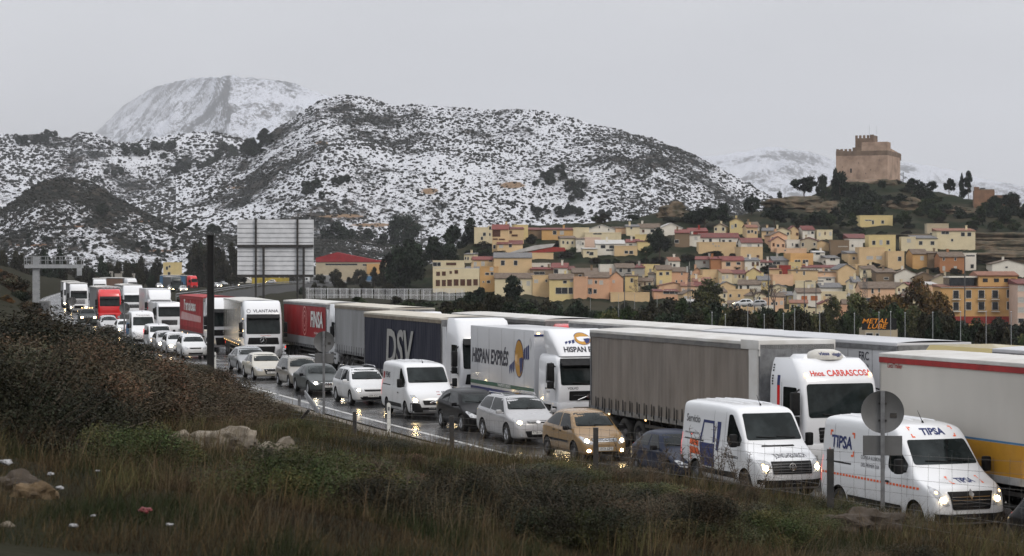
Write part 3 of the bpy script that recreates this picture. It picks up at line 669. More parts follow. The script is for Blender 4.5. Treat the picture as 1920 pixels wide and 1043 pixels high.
def make_van(name, label, m, L_, W, H, hood=-.75, zh=1.12, zc=1.38, xc=-.98, xr=-1.75, belt=1.28, r=.34, wb=3.4, wf=-.95, arch=None, lamps=True, bumper=M_black, wheels='steel', nose_z=.95,
             roofw=.88, lampstyle='tall', group='cars and vans queueing in the nearest lane', strip_=True, xroof=None, seams=(), cat='van', lampc='warm', mirror_y=0, bh=.52):
    root = empty(name, label=label, cat=cat, group=group)
    w_ = W / 2; wr = w_ * roofw
    sts = [(0.0, .34, .52, .66, w_ * .66, w_ * .5), (-.05, .26, .62, nose_z - .14, w_ * .85, w_ * .62), (-.16, .22, nose_z - .16, nose_z, w_ * .93, w_ * .72), (-.4, .22, nose_z + .0, zh - .03, w_ * .985, w_ * .8),
           (hood, .22, belt - .12, zh + .06, w_, w_ * .84), (xc, .22, belt, zc, w_, w_ * .86), (xc - .06, .22, belt, zc + .05, w_, w_ * .87),
           ((xc + xr) / 2 + .02, .22, belt, (zc + H) / 2 - .02, w_, w_ * .88), (xr + .1, .22, belt, H - .14, w_, wr), (xr - .12, .22, belt, H - .05, w_, wr), (xr - .7, .22, belt, H - .01, w_, wr), (-L_ * .6, .22, belt, H, w_, wr), (-L_ * .8, .22, belt, H, w_, wr),
           (-L_ + .22, .24, belt, H - .01, w_, wr), (-L_ + .03, .28, belt, H - .05, w_ * .985, wr * .98), (-L_, .34, belt, H - .12, w_ * .95, wr * .93)]
    wrx = wf - wb
    body = loft('body', sts, m, root, arches=(wf, wrx), arch_r=(arch or r + .07), crown=.035, edge=.93)
    T = tree_of(body)
    zt = zc + (H - zc) * (.8 if H < 2.45 else .64); A = lambda z, d=0: xc + (z - zc) / (H - zc) * (xr - xc) - d
    ws = patch('windscreen', T, 'F', rnd([(-w_ * .83, zc + .1), (w_ * .83, zc + .1), (wr * .86, zt), (-wr * .86, zt)], .07), M_wind, root, cell=.1)
    b = MB()
    for y0, y1, dz in ((.62, .05, .1), (-.0, -.55, .1)):
        h = T.ray_cast(*AX['F'](y0, zc + .16))[0]; h2 = T.ray_cast(*AX['F'](y1, zc + .19))[0]; b.tube(h + Vector((.03, 0, 0)), h2 + Vector((.03, 0, 0)), .014, n=5)
    b.build('wiper', M_black, root)
    for ax in 'RL':
        s = -1 if ax == 'R' else 1
        xd = A(belt, .95) - .35
        patch('side_window', T, ax, rnd([(A(belt, .42), belt + .02), (A(belt + .16, .2), belt + .2), (A(zt, .3), zt - .05), (xd + .1, zt - .05), (xd + .05, belt + .1), (xd + .28, belt - .02)], .07), M_glass, root, cell=.12)
        for x, z1 in [(A(belt, .3), belt - .02), (xd - .1, H - .2)] + [(q, H - .2) for q in seams]:
            patch('door_seam', T, ax, [(x, .4), (x + .014, .4), (x + .014, z1), (x, z1)], M_steel, root, off=.003, cell=.2)
        patch('door_handle', T, ax, rnd([(xd + .02, belt - .27), (xd + .2, belt - .27), (xd + .2, belt - .22), (xd + .02, belt - .22)], .015), M_black, root, off=.03, cell=.4)
        if strip_:
            patch('rubbing_strip', T, ax, rnd([(wf - r - .25, .42), (wf - r - .25, .58), (wrx + r + .12, .58), (wrx + r + .12, .42)], .03), M_black, root, off=.022, cell=.4)
        patch('sliding_door_rail', T, ax, [(-L_ + .3, belt - .02), (-L_ + .3, belt + .02), (-L_ + 1.6, belt + .02), (-L_ + 1.6, belt - .02)], M_black, root, off=.005, cell=.4)
        patch('tail_light', T, 'B', [(s * w_ * .86, .8), (s * w_ * .97, .8), (s * w_ * .95, 1.45), (s * w_ * .86, 1.45)], M_tail, root, off=.012)
        patch('tail_light', T, ax, [(-L_ + .02, .8), (-L_ + .1, .8), (-L_ + .1, 1.45), (-L_ + .02, 1.45)], M_tail, root, off=.006, cell=.2)
        if lampstyle == 'tall': pl = [(s * w_ * .55, nose_z - .42), (s * w_ * .66, nose_z - .44), (s * w_ * .93, nose_z - .12), (s * w_ * .9, nose_z + .03), (s * w_ * .78, nose_z - .05)]
        elif lampstyle == 'block': pl = [(s * w_ * .62, nose_z - .33), (s * w_ * .86, nose_z - .33), (s * w_ * .93, nose_z - .0), (s * w_ * .75, nose_z - .0), (s * w_ * .64, nose_z - .05)]
        else: pl = [(s * w_ * .6, nose_z - .28), (s * w_ * .84, nose_z - .3), (s * w_ * .93, nose_z + .02), (s * w_ * .76, nose_z + .02)]
        if s < 0: pl = pl[::-1]
        h = patch('headlight', T, 'F', pl, M_lens, root, off=.014, cell=.07)
        if lamps:
            cx, cz = s * w_ * (.7 if lampstyle == 'tall' else .77), nose_z - (.29 if lampstyle == 'tall' else .2)
            patch('lamp', T, 'F', [(cx + .075 * math.cos(t), cz + .065 * math.sin(t)) for t in [2 * PI * q / 10 for q in range(10)]], M_lamp if lampc == 'warm' else M_lampw, h, off=.024, cell=.3)
            patch('indicator_lamp', T, 'F', [(s * w_ * .82 + .035 * math.cos(t), nose_z - .12 + .035 * math.sin(t)) for t in [2 * PI * q / 8 for q in range(8)]], M_amber, h, off=.024, cell=.3)
    patch('bumper_skin', T, 'F', rnd([(-w_ * .93, .3), (w_ * .93, .3), (w_ * .95, bh), (w_ * .6, bh - .02), (w_ * .55, .5), (-w_ * .55, .5), (-w_ * .6, bh - .02), (-w_ * .95, bh)], .04), bumper, root, off=.02)
    plate(root, T, 0, .42 if nose_z < 1 else .45)
    my = .1
    for s in (-1, 1):
        b = MB(); xm = A(belt, .38); y0, y1 = sorted((s * (w_ + .06), s * (w_ + .26)))
        b.box(xm - .09, xm + .07, y0, y1, belt + .0 + mirror_y, belt + .36 + mirror_y, bev=.045); b.tube((xm - .05, s * (w_ - .1), belt + .05), (xm - .02, s * (w_ + .12), belt + .1), .03)
        b.build('wing_mirror', M_black, root, smooth=40)
    for x in (wf, wrx):
        for s in (-1, 1): wheel(root, x, s * (w_ - .02), r, .22, wheels)
    # pressed ribs along the roof
    b = MB()
    for k in range(5):
        y = (-2 + k) * wr * .34; pts = []
        for j in range(10):
            x = xr - .75 + (-L_ + .35 - (xr - .75)) * j / 9; h = T.ray_cast(*AX['T'](x, y))[0]
            if h: pts.append(h + Vector((0, 0, .002)))
        b.path(pts, .018, n=5)
    b.build('roof_rib', m, root)
    b = MB(); h = T.ray_cast(*AX['T'](xr - .25, .0))[0]; b.tube(h, h + Vector((-.25, 0, .28)), .01, .005); b.tube(h, h + Vector((-.03, 0, .05)), .03, .02); b.build('aerial', M_black, root)
    return root, T

def make_cab(root, m, x0=0, Lc=2.25, W=2.5, H=3.75, style='actros', lamps=True, m2=None, visor=True, spoiler=None, deflect=False, deep=True):
    """lorry cab; everything is parented to root. x0: front bumper"""
    w_ = W / 2; zf = 1.12
    if style == 'actros': secs = [(zf, x0 - .04, x0 - Lc, w_, .16), (1.35, x0 - .02, x0 - Lc, w_, .16), (1.9, x0 - .03, x0 - Lc, w_, .18), (2.85, x0 - .2, x0 - Lc, w_ * .99, .22), (3.2, x0 - .3, x0 - Lc, w_ * .98, .25), (H - .12, x0 - .75, x0 - Lc, w_ * .95, .3), (H, x0 - 1.05, x0 - Lc, w_ * .9, .3)]
    elif style == 'scania': secs = [(zf, x0 - .04, x0 - Lc, w_, .2), (1.4, x0 - .01, x0 - Lc, w_, .2), (2.0, x0 - .05, x0 - Lc, w_, .22), (2.9, x0 - .2, x0 - Lc, w_ * .99, .26), (3.3, x0 - .32, x0 - Lc, w_ * .97, .3), (H - .1, x0 - .6, x0 - Lc, w_ * .93, .34), (H, x0 - .9, x0 - Lc, w_ * .87, .34)]
    elif style == 'volvo': secs = [(zf, x0 - .03, x0 - Lc, w_ * .97, .1), (1.4, x0, x0 - Lc, w_ * .97, .1), (1.85, x0 - .02, x0 - Lc, w_ * .97, .12), (2.65, x0 - .22, x0 - Lc, w_ * .95, .16), (2.82, x0 - .34, x0 - Lc, w_ * .92, .2), (2.9, x0 - .55, x0 - Lc, w_ * .85, .2)]
    else: secs = [(zf, x0 - .03, x0 - Lc, w_, .14), (1.4, x0, x0 - Lc, w_, .14), (1.95, x0 - .03, x0 - Lc, w_, .16), (2.9, x0 - .22, x0 - Lc, w_ * .99, .2), (3.1, x0 - .3, x0 - Lc, w_ * .97, .22), (H - .15, x0 - .62, x0 - Lc, w_ * .93, .26), (H, x0 - .85, x0 - Lc, w_ * .88, .26)]
    cab = zloft('cab', secs, m, root); T = tree_of(cab)
    ztop = {'volvo': 2.62, 'actros': 2.98, 'scania': 2.8}.get(style, 2.85); zlow = {'volvo': 1.78, 'actros': 1.85}.get(style, 1.88)
    patch('windscreen', T, 'F', rnd([(-w_ * .88, zlow), (w_ * .88, zlow), (w_ * .87, ztop), (-w_ * .87, ztop)], .1), M_wind, root, off=.008, cell=.15)
    if visor:
        b = MB(); b.prism([(x0 - .2, ztop - .02), (x0 + .08, ztop - .12), (x0 + .09, ztop - .08), (x0 - .2, ztop + .16)], -w_ * .86, w_ * .86, 'y'); b.build('sun_visor', M_black if style != 'daf' else m, root)
    for ax in 'RL':
        s = -1 if ax == 'R' else 1
        patch('side_window', T, ax, rnd([(x0 - .42, zlow + .1), (x0 - .5, ztop - .12), (x0 - 1.35, ztop - .12), (x0 - 1.35, zlow + .02), (x0 - .8, zlow + .02)], .07), M_glass, root, off=.008, cell=.2)
        for x, z1 in ((x0 - .3, zlow + .1), (x0 - 1.46, ztop)):
            patch('door_seam', T, ax, [(x, zf + .1), (x + .018, zf + .1), (x + .018, z1), (x, z1)], M_steel, root, off=.004, cell=.3)
        patch('door_handle', T, ax, [(x0 - 1.38, zlow - .2), (x0 - 1.2, zlow - .2), (x0 - 1.2, zlow - .14), (x0 - 1.38, zlow - .14)], M_black, root, off=.03, cell=.3)
        # mirrors: tall housing on two arms in front of the door
        b = MB(); ym = s * (w_ + .2); y0, y1 = sorted((s * (w_ + .08), s * (w_ + .33)))
        b.box(x0 - .32, x0 - .1, y0, y1, 1.95, 2.62, bev=.05); b.box(x0 - .3, x0 - .12, y0, y1, 1.65, 1.92, bev=.04)
        b.tube((x0 - .4, s * (w_ - .05), ztop - .15), (x0 - .2, s * (w_ + .18), 2.62), .025); b.tube((x0 - .4, s * (w_ - .05), 1.62), (x0 - .22, s * (w_ + .18), 1.7), .025)
        b.build('wing_mirror', M_black, root, smooth=40)
        # step and wheel-arch panels below the cab
        b = MB(); ys = sorted((s * (w_ - .3), s * (w_ - .01)))
        b.box(x0 - .55, x0 - .08, ys[0], ys[1], .42, zf + .02, bev=.04); b.box(x0 - 2.2, x0 - 1.95, ys[0], ys[1], .5, zf + .02, bev=.03); b.box(x0 - 2.2, x0 - .5, ys[0], ys[1], 1.02, zf + .02)
        b.build('step_panel', m if style != 'volvo' else m, root, smooth=40)
        b = MB(); b.box(x0 - .52, x0 - .1, s * (w_ + .005) - .006, s * (w_ + .005) + .006, .62, .74); b.box(x0 - .52, x0 - .1, s * (w_ + .005) - .006, s * (w_ + .005) + .006, .88, .98); b.build('step', M_black, root)
    # bumper with its lamps
    bp = zloft('bumper', [(.34, x0 - .08, x0 - .75, w_ - .06, .2), (.5, x0 + .03, x0 - .75, w_ - .01, .22), (.95, x0 + .04, x0 - .75, w_, .22), (zf, x0 - .0, x0 - .75, w_ - .005, .2)], m, root)
    TB = tree_of(bp)
    for s in (-1, 1):
        if style == 'actros': pl = [(s * w_ * .62, .5), (s * w_ * .86, .5), (s * w_ * .9, .9), (s * w_ * .72, .82)]
        elif style == 'volvo': pl = [(s * w_ * .66, .62), (s * w_ * .9, .62), (s * w_ * .9, .86), (s * w_ * .66, .86)]
        else: pl = [(s * w_ * .66, .56), (s * w_ * .88, .56), (s * w_ * .93, .84), (s * w_ * .68, .8)]
        if s < 0: pl = pl[::-1]
        h = patch('headlight', TB, 'F', pl, M_lens, bp, off=.012, cell=.12)
        if lamps:
            cx, cz = s * w_ * .78, .7
            lm = patch('lamp', TB, 'F', [(cx + .1 * math.cos(t), cz + .075 * math.sin(t)) for t in [2 * PI * q / 10 for q in range(10)]], M_lamp, bp, off=.03, cell=.4)
    # grille
    if style == 'actros':
        patch('grille', T, 'F', rnd([(-w_ * .82, zf + .06), (w_ * .82, zf + .06), (w_ * .76, 1.62), (.16, 1.62), (0, 1.7), (-.16, 1.62), (-w_ * .76, 1.62)][::1], .05), M_black, root, off=.01, cell=.2)
        patch('lower_grille', TB, 'F', rnd([(-w_ * .55, .5), (w_ * .55, .5), (w_ * .62, 1.05), (-w_ * .62, 1.05)], .05), M_black, bp, off=.012, cell=.3)
        b = MB(); xx = x0 + .02
        for k in range(22):
            a, c = 2 * PI * k / 22, 2 * PI * (k + 1) / 22; b.tube((xx, .2 * math.cos(a), 1.42 + .2 * math.sin(a)), (xx, .2 * math.cos(c), 1.42 + .2 * math.sin(c)), .018, n=5)
        for a in (90, 210, 330): b.tube((xx, 0, 1.42), (xx, .19 * math.cos(R(a)), 1.42 + .19 * math.sin(R(a))), .028, .008, n=5)
        b.build('badge', M_chrome, root)
    elif style == 'scania':
        for k in range(4): patch('grille', T, 'F', rnd([(-w_ * .66, zf + .05 + .16 * k), (w_ * .66, zf + .05 + .16 * k), (w_ * .66, zf + .15 + .16 * k), (-w_ * .66, zf + .15 + .16 * k)], .02), m2 or M_black, root, off=.012, cell=.3)
        patch('lower_grille', TB, 'F', rnd([(-w_ * .5, .45), (w_ * .5, .45), (w_ * .5, .95), (-w_ * .5, .95)], .04), M_black, bp, off=.012, cell=.3)
    elif style == 'volvo':
        patch('grille', T, 'F', rnd([(-w_ * .62, zf + .08), (w_ * .62, zf + .08), (w_ * .62, 1.56), (-w_ * .62, 1.56)], .05), M_black, root, off=.01, cell=.3)
        b = MB(); b.tube((x0 + .02, -w_ * .35, 1.22), (x0 + .02, w_ * .35, 1.54), .022, n=6); b.tube((x0 + .0, 0, 1.36), (x0 + .04, 0, 1.36), .1, n=14); b.build('badge', M_chrome, root)
        for k in range(4): patch('bumper_slot', TB, 'F', [(-w_ * .5, .5 + .13 * k), (w_ * .5, .5 + .13 * k), (w_ * .5, .57 + .13 * k), (-w_ * .5, .57 + .13 * k)], M_black, bp, off=.012, cell=.4)
        text('maker_lettering', 'VOLVO', T, 'F', -.62, 1.66, .13, M_steel, root, bold=.004)
    else:
        patch('grille', T, 'F', rnd([(-w_ * .6, zf + .04), (w_ * .6, zf + .04), (w_ * .64, 1.6), (-w_ * .64, 1.6)], .05), M_black, root, off=.01, cell=.3)
        for k in range(3): patch('grille_bar', T, 'F', [(-w_ * .62, zf + .14 + .12 * k), (w_ * .62, zf + .14 + .12 * k), (w_ * .62, zf + .17 + .12 * k), (-w_ * .62, zf + .17 + .12 * k)], M_chrome, root, off=.02, cell=.4)
    b = MB()
    for y0, y1 in ((.75, .1), (.0, -.65)): 
        h = T.ray_cast(*AX['F'](y0, zlow + .04))[0]; h2 = T.ray_cast(*AX['F'](y1, zlow + .1))[0]
        if h and h2: b.tube(h + Vector((.03, 0, 0)), h2 + Vector((.03, 0, 0)), .02, n=5)
    b.build('wiper', M_black, root)
    pb = patch('number_plate', TB, 'F', [(-.26, .4), (.26, .4), (.26, .5), (-.26, .5)], M_plate, bp, off=.03, cell=1)
    if deflect:   # roof air deflector standing on a low cab
        dz = 3.86
        df = zloft('air_deflector', [(2.86, x0 - .28, x0 - 1.7, w_ * .84, .15), (3.2, x0 - .5, x0 - 1.8, w_ * .9, .2), (3.55, x0 - .85, x0 - 1.9, w_ * .92, .25), (dz - .06, x0 - 1.25, x0 - 1.95, w_ * .9, .25), (dz, x0 - 1.5, x0 - 1.95, w_ * .82, .2)], m, root)
        return T, TB, tree_of(df), df
    if spoiler:    # side deflector fins closing the gap behind the cab
        for s in (-1, 1):
            b = MB(); ys = sorted((s * (w_ - .04), s * w_)); b.box(x0 - Lc - .45, x0 - Lc + .02, ys[0], ys[1], zf, spoiler); b.build('side_deflector', m, root)
    return T, TB, None, None

def chassis(root, x1, x2, name='chassis'):
    b = MB()
    for s in (-1, 1): b.box(x2, x1, s * .42 - .05, s * .42 + .05, .82, 1.08)
    k = x1 - .3
    while k > x2 + .2: b.box(k - .05, k + .05, -.4, .4, .86, 1.0); k -= 1.1
    return b.build(name, M_chassis, root)

def make_trailer(root, x1, Lt=13.6, W=2.5, H=4.0, zfl=1.15, m=None, kind='curtain', m_rail=None, m_roof=None, m_frame=None, axles=3, buckles=True, wheel_r=.5, seams=True):
    """semi-trailer body from x1 back; returns drape tree of the right-hand side skin"""
    x2 = x1 - Lt; w_ = W / 2; m_frame = m_frame or M_steel; m_rail = m_rail or M_steel; m_roof = m_roof or m
    b = MB(); b.box(x2 + .02, x1 - .02, -w_ + .06, w_ - .06, zfl + .02, H - .06); core = b.build('trailer_body', m_frame, root)
    if kind == 'curtain':
        n = 150; skins = []
        for s in (-1, 1):
            v = []; f = []
            zs = np.linspace(zfl + .1, H - .2, 9)
            for i in range(n + 1):
                x = x1 - .12 - (Lt - .24) * i / n
                for z in zs:
                    a = (1 - .35 * (z - zfl) / (H - zfl)); y = w_ + .012 * math.sin(i * 1.9) * a + .02 * math.sin(i * .31 + z) * math.sin((z - zfl) / (H - zfl) * PI) + .012 * mn.noise(Vector((i * .3, z, s)))
                    v.append((x, s * y, z))
            k = len(zs)
            for i in range(n):
                for j in range(k - 1): a = i * k + j; f.append((a, a + 1, a + k + 1, a + k) if s > 0 else (a, a + k, a + k + 1, a + 1))
            skins.append(mk('curtain', v, f, m, root, smooth=180))
        T = tree_of(skins[0])
    else:
        b = MB(); b.box(x2 + .0, x1 - .0, -w_, w_, zfl, H - .05); core2 = b.build('side_panels', m, root); T = tree_of(core2)
        bpy.data.objects.remove(core)
        b = MB()
        k = x1 - 1.5
        while k > x2 + .5:
            for s in (-1, 1) if seams else (1,): b.box(k - .012, k + .012, s * w_ - .004, s * w_ + .004, zfl + .1, H - .15)
            k -= 1.5
        b.build('panel_seam', m_frame, root)
    b = MB(); b.box(x2 - .01, x1 + .02, -w_ - .03, w_ + .03, H - .27, H - .13); b.build('top_rail', m_rail, root)
    b = MB(); b.box(x2 - .012, x1 + .022, -w_ - .035, w_ + .035, H - .129, H - .03, bev=.02); b.build('roof_edge', m_roof, root)
    v = []; n = 14     # canvas roof with a slight crown and sagging bays
    nx = 26
    for i in range(nx + 1):
        x = x2 + (x1 - x2) * i / nx
        for j in range(7):
            t = -1 + j / 3; v.append((x, t * (w_ + .02), H - .028 + (1 - t * t) * (.06 + .02 * (i % 2)) ))
    f = [(i * 7 + j, i * 7 + j + 1, i * 7 + j + 8, i * 7 + j + 7) for i in range(nx) for j in range(6)]
    mk('roof', v, f, m_roof, root, smooth=60)
    b = MB()
    for s in (-1, 1): b.box(x2, x1, s * w_ - .03, s * w_ + .03, zfl - .08, zfl + .1)
    b.box(x2 - .03, x2 + .06, -w_, w_, zfl - .08, H - .1); b.box(x1 - .06, x1 + .04, -w_, w_, zfl - .08, H - .1); b.build('trailer_frame', m_frame, root)
    if buckles and kind == 'curtain':
        b = MB(); k = x1 - .4
        while k > x2 + .3:
            for s in (-1, 1):
                b.box(k - .022, k + .022, s * (w_ + .032) - .005, s * (w_ + .032) + .005, zfl - .12, zfl + .42); b.box(k - .03, k + .03, s * (w_ + .04) - .01, s * (w_ + .04) + .01, zfl - .02, zfl + .09)
            k -= .62
        b.build('curtain_strap', M_black, root)
    chassis(root, x1 - .6, x2 + .1, 'trailer_chassis')
    b = MB()      # side guards, mudguards, legs, rear bar
    for s in (-1, 1):
        for z in (.5, .8): b.box(x2 + 4.9, x1 - 3.4, s * (w_ - .04) - .015, s * (w_ - .04) + .015, z, z + .1)
        for x in (x2 + 5.2, (x1 + x2) / 2 + .5, x1 - 3.6): b.box(x - .03, x + .03, s * (w_ - .08) - .02, s * (w_ - .08) + .02, .48, zfl)
        b.box(x1 - 2.9, x1 - 2.75, s * .9 - .07, s * .9 + .07, .25, zfl)
    b.box(x2 - .02, x2 + .08, -w_ + .05, w_ - .05, .45, .6); b.box(x2 + .3, x2 + .34, -w_ + .1, w_ - .1, .3, .95); b.build('side_guard', M_darksteel, root)
    for s in (-1, 1):
        pass
    for k in range(axles):
        for s in (-1, 1): wheel(root, x2 + 1.75 + 1.31 * k, s * (w_ - .03), wheel_r, .36, 'rear')
    b = MB(); 
    for s in (-1, 1): b.box(x2 - .035, x2 - .01, s * .95 - .2, s * .95 + .2, .72, .86)
    b.build('tail_light', M_tail, root)
    return T
def tractor_wheels(root, x0=0, wb=3.7, r=.51):
    for x, st in ((x0 - 1.4, 'front'), (x0 - 1.4 - wb, 'rear')):
        for s in (-1, 1): wheel(root, x, s * 1.22, r, .34, st)
    chassis(root, x0 - .6, x0 - 6.2)
    b = MB()
    for s in (-1, 1):
        b.tube((x0 - 2.5, s * .95, .7), (x0 - 3.6, s * .95, .7), .3, n=14)
        b.box(x0 - 3.8, x0 - 2.35, s * 1.2 - .02, s * 1.2 + .02, .42, 1.0)
    b.build('fuel_tank', M_steel, root)
# ---------------------------------------------------------------- paints
P_white = paint('white_van_paint', (.62, .63, .645), .6)
P_white2 = paint('white_car_paint', (.6, .61, .62), .6)
P_cream = paint('beige_paint', (.42, .4, .34), .5)
P_silver = paint('silver_paint', (.32, .32, .33), .4, .22)
P_grey = paint('grey_paint', (.17, .18, .19), .5, .22)
P_dgrey = paint('dark_grey_paint', (.03, .038, .038), .2, .3, .1, .25)
P_black = paint('black_paint', (.003, .003, .004), .03, .28, 0, .12)
P_gold = paint('gold_paint', (.21, .12, .035), .4, .25, .4)
P_blue = paint('dark_blue_paint', (.004, .01, .03), .06, .3, .03, .15)
P_red = paint('lorry_red_paint', (.55, .008, .012), .2, .25)
P_brown = paint('brown_grey_paint', (.19, .175, .15), .5, .22)
P_lorry = paint('white_lorry_paint', (.61, .62, .64), .55)
P_purple = paint('violet_paint', (.09, .02, .25), .2)
def canvas(name, c, c2, ns=.5, streak=True, rough=.6):
    return mat(name, c, rough, col2=c2, nscale=ns, ndet=8, stretch=(1.2, 1, .25) if streak else None, bump=.15, bscale=3, lo=.3, hi=.72)
C_taupe = canvas('taupe_curtain', (.2, .175, .155), (.12, .105, .09), 1.6)
C_navy = canvas('navy_curtain', (.004, .006, .018), (.007, .009, .024))
C_red = canvas('red_curtain', (.3, .012, .014), (.2, .01, .012))
C_grey = canvas('grey_curtain', (.26, .265, .27), (.17, .17, .17))
C_dark = canvas('dark_grey_curtain', (.045, .046, .048), (.09, .09, .088))
C_roof = canvas('pale_canvas_roof', (.55, .55, .54), (.38, .36, .33), .8, False)
C_roofy = canvas('dusty_canvas_roof', (.38, .34, .27), (.5, .48, .43), 1.5, False)
S_white = mat('white_box_panel', (.5, .505, .52), .35, col2=(.38, .385, .4), nscale=.35, ndet=8, lo=.3, hi=.75, coat=.15, stretch=(1, 1, .35))
S_cream = mat('cream_box_panel', (.5, .48, .44), .4, col2=(.37, .35, .32), nscale=.3, ndet=8, lo=.3, hi=.75, stretch=(1, 1, .35))
S_steel = mat('polished_ribbed_steel', (.42, .4, .36), .22, .75, col2=(.33, .31, .27), nscale=.6)
P_mustard = mat('mustard_panel', (.42, .21, .02), .4, col2=(.3, .15, .018), nscale=.8, ndet=7, coat=.2)
P_bandred = mat('dull_red_band', (.3, .025, .025), .5, col2=(.2, .02, .02), nscale=3, ndet=7)
P_bandblue = mat('blue_band', (.05, .16, .3), .5, col2=(.06, .13, .22), nscale=3)

LANE1 = 'cars and vans queueing in the nearest lane'
LANE2 = 'lorries queueing in the middle lane'
LANE3 = 'lorries queueing in the far lane'
def rear_at(px, off, side=-1.25):     # distance at which the rear left edge (off-1.25) shows in column px
    return solve(px, off + side)
OFF2, OFF3 = 6.0, 9.6
def put_by_rear(o, px, off, length):
    Yr = rear_at(px, off); Y = Yr
    for _ in range(5):
        h = road_heading(Y + length * .4); Y = Yr + h.y * length
    p = road_pt(Yr, off) ; h = (road_pt(Y, off) - p).normalized(); q = p + h * length
    o.location = (q.x, q.y, 0); o.rotation_euler = (0, 0, math.atan2(h.y, h.x)); return Y
# ---------------------------------------------------------------- vans
def corner_marks(T, ax, u0, u1, v0, v1, a, t, parent, name='orange_corner_mark'):
    """four L-shaped corner marks round a logo"""
    pol = []
    for (u, v, su, sv) in ((u0, v1, 1, -1), (u1, v1, -1, -1), (u0, v0, 1, 1), (u1, v0, -1, 1)):
        pol += [[(u, v), (u + su * a, v), (u + su * a, v + sv * t), (u, v + sv * t)], [(u, v + sv * t), (u + su * t, v + sv * t), (u + su * t, v + sv * a), (u, v + sv * a)]]
    patch(name, T, ax, pol, M_orange, parent, off=.007, cell=.5)
v, T = make_van('delivery_van', 'white high-roofed van lettered TIPSA with a red dashed stripe along its side', P_white, 5.55, 2.07, 2.48,
                hood=-.72, zh=1.2, zc=1.46, xc=-1.0, xr=-1.95, belt=1.34, r=.345, wb=3.68, wf=-.86, nose_z=1.12, seams=(-3.2, -4.9), roofw=.88)
for ax in 'RL':
    t = text('side_lettering', 'TIPSA', T, ax, -4.5, 1.83, .42, M_navy, v, bold=.012)
    corner_marks(T, ax, -5.12, -3.85, 1.52, 2.12, .14, .05, v)
    text('slogan_lettering', 'CON LA ILUSIÓN', T, ax, -3.0, 1.56, .125, M_ink, v); text('slogan_lettering', 'DEL PRIMER DÍA', T, ax, -3.0, 1.37, .125, M_ink, v)
    patch('dashed_stripe', T, ax, [[(-5.4 + .155 * k, 1.02), (-5.4 + .155 * k + .1, 1.02), (-5.4 + .155 * k + .1, 1.075), (-5.4 + .155 * k, 1.075)] for k in range(31)], M_orange, v, off=.008, cell=.5)
t = text('roof_lettering', 'TIPSA', T, 'F', 0, 2.28, .2, M_navy, v, bold=.008, xs=1.25); corner_marks(T, 'F', -.6, .6, 2.16, 2.4, .08, .03, v)
text('bonnet_lettering', 'TIPSA', T, 'F', .1, 1.23, .115, M_navy, v, bold=.004, xs=1.6); corner_marks(T, 'F', -.32, .56, 1.17, 1.31, .06, .022, v)
g = patch('grille', T, 'F', rnd([(-.62, 1.02), (.62, 1.02), (.56, .93), (.5, .6), (-.5, .6), (-.56, .93)], .05), M_black, v, off=.018)
for k in range(4): patch('grille_bar', T, 'F', [(-.5, .66 + .075 * k), (.5, .66 + .075 * k), (.5, .675 + .075 * k), (-.5, .675 + .075 * k)], M_chrome, g, off=.03, cell=.3)
patch('badge', T, 'F', [(0, .82), (.075, .95), (0, 1.08), (-.075, .95)], M_chrome, v, off=.04, cell=.3)
VAN1 = v; place(v, 1822, 2.75, None, -1)

v, T = make_van('service_van', 'white low-roofed van marked Servicio with a forklift picture, between the gold and the TIPSA vehicles', P_white, 5.3, 2.0, 2.4,
                hood=-.8, zh=1.14, zc=1.4, xc=-1.0, xr=-1.75, belt=1.3, r=.34, wb=3.25, wf=-.95, nose_z=1.03, seams=(-3.1,), roofw=.87, lampstyle='block')
for ax in 'RL':
    text('side_lettering', 'Servicio', T, ax, -4.5, 1.88, .3, M_steel, v, bold=.006)
    text('web_lettering', 'www.jungheinrich.es', T, ax, -4.55, 1.48, .11, M_ink, v)
    o = patch('forklift_picture', T, ax, [[(-3.98, 1.28), (-3.78, 1.9), (-3.72, 1.84), (-3.87, 1.28)], [(-3.78, 1.9), (-3.05, 1.9), (-3.05, 1.82), (-3.75, 1.82)], [(-3.13, 1.82), (-3.05, 1.82), (-2.97, 1.3), (-3.06, 1.3)],
                                          [(-2.85, 1.9), (-2.6, 1.9), (-2.66, 1.1), (-2.82, 1.1)], [(-3.96, 1.26), (-2.95, 1.26), (-2.9, .62), (-3.75, .62)]], M_navy, v, off=.007, cell=.3)
    patch('forklift_picture', T, ax, [[(-4.6, 1.3), (-4.0, 1.27), (-4.0, 1.12), (-4.6, 1.15)]], M_orange, o, off=.012, cell=.3)
    patch('forklift_picture', T, ax, [rnd([(-4.6, 1.1), (-4.0, 1.07), (-3.55, .6), (-3.7, .5), (-4.5, .7)], .06)], M_orange, o, off=.012, cell=.3)
    text('door_lettering', 'JUNGHEINRICH', T, ax, -1.72, 1.0, .105, M_ink, v, bold=.003); text('door_lettering', 'Maquinaria y servicio', T, ax, -1.72, .86, .05, M_ink, v)
g = patch('grille', T, 'F', rnd([(-.6, 1.0), (.6, 1.0), (.58, .66), (-.58, .66)], .03), M_black, v, off=.018)
for k in range(4): patch('grille_bar', T, 'F', [(-.58, .7 + .075 * k), (.58, .7 + .075 * k), (.58, .71 + .075 * k), (-.58, .71 + .075 * k)], M_steel, g, off=.028, cell=.3)
rg = [(.1 * math.cos(a), .85 + .1 * math.sin(a)) for a in [2 * PI * k / 20 for k in range(20)]]; ri = [(.083 * math.cos(a), .85 + .083 * math.sin(a)) for a in [2 * PI * k / 20 for k in range(20)]]
bd = patch('badge', T, 'F', [[rg[k], rg[(k + 1) % 20], ri[(k + 1) % 20], ri[k]] for k in range(20)], M_chrome, v, off=.04, cell=.5)
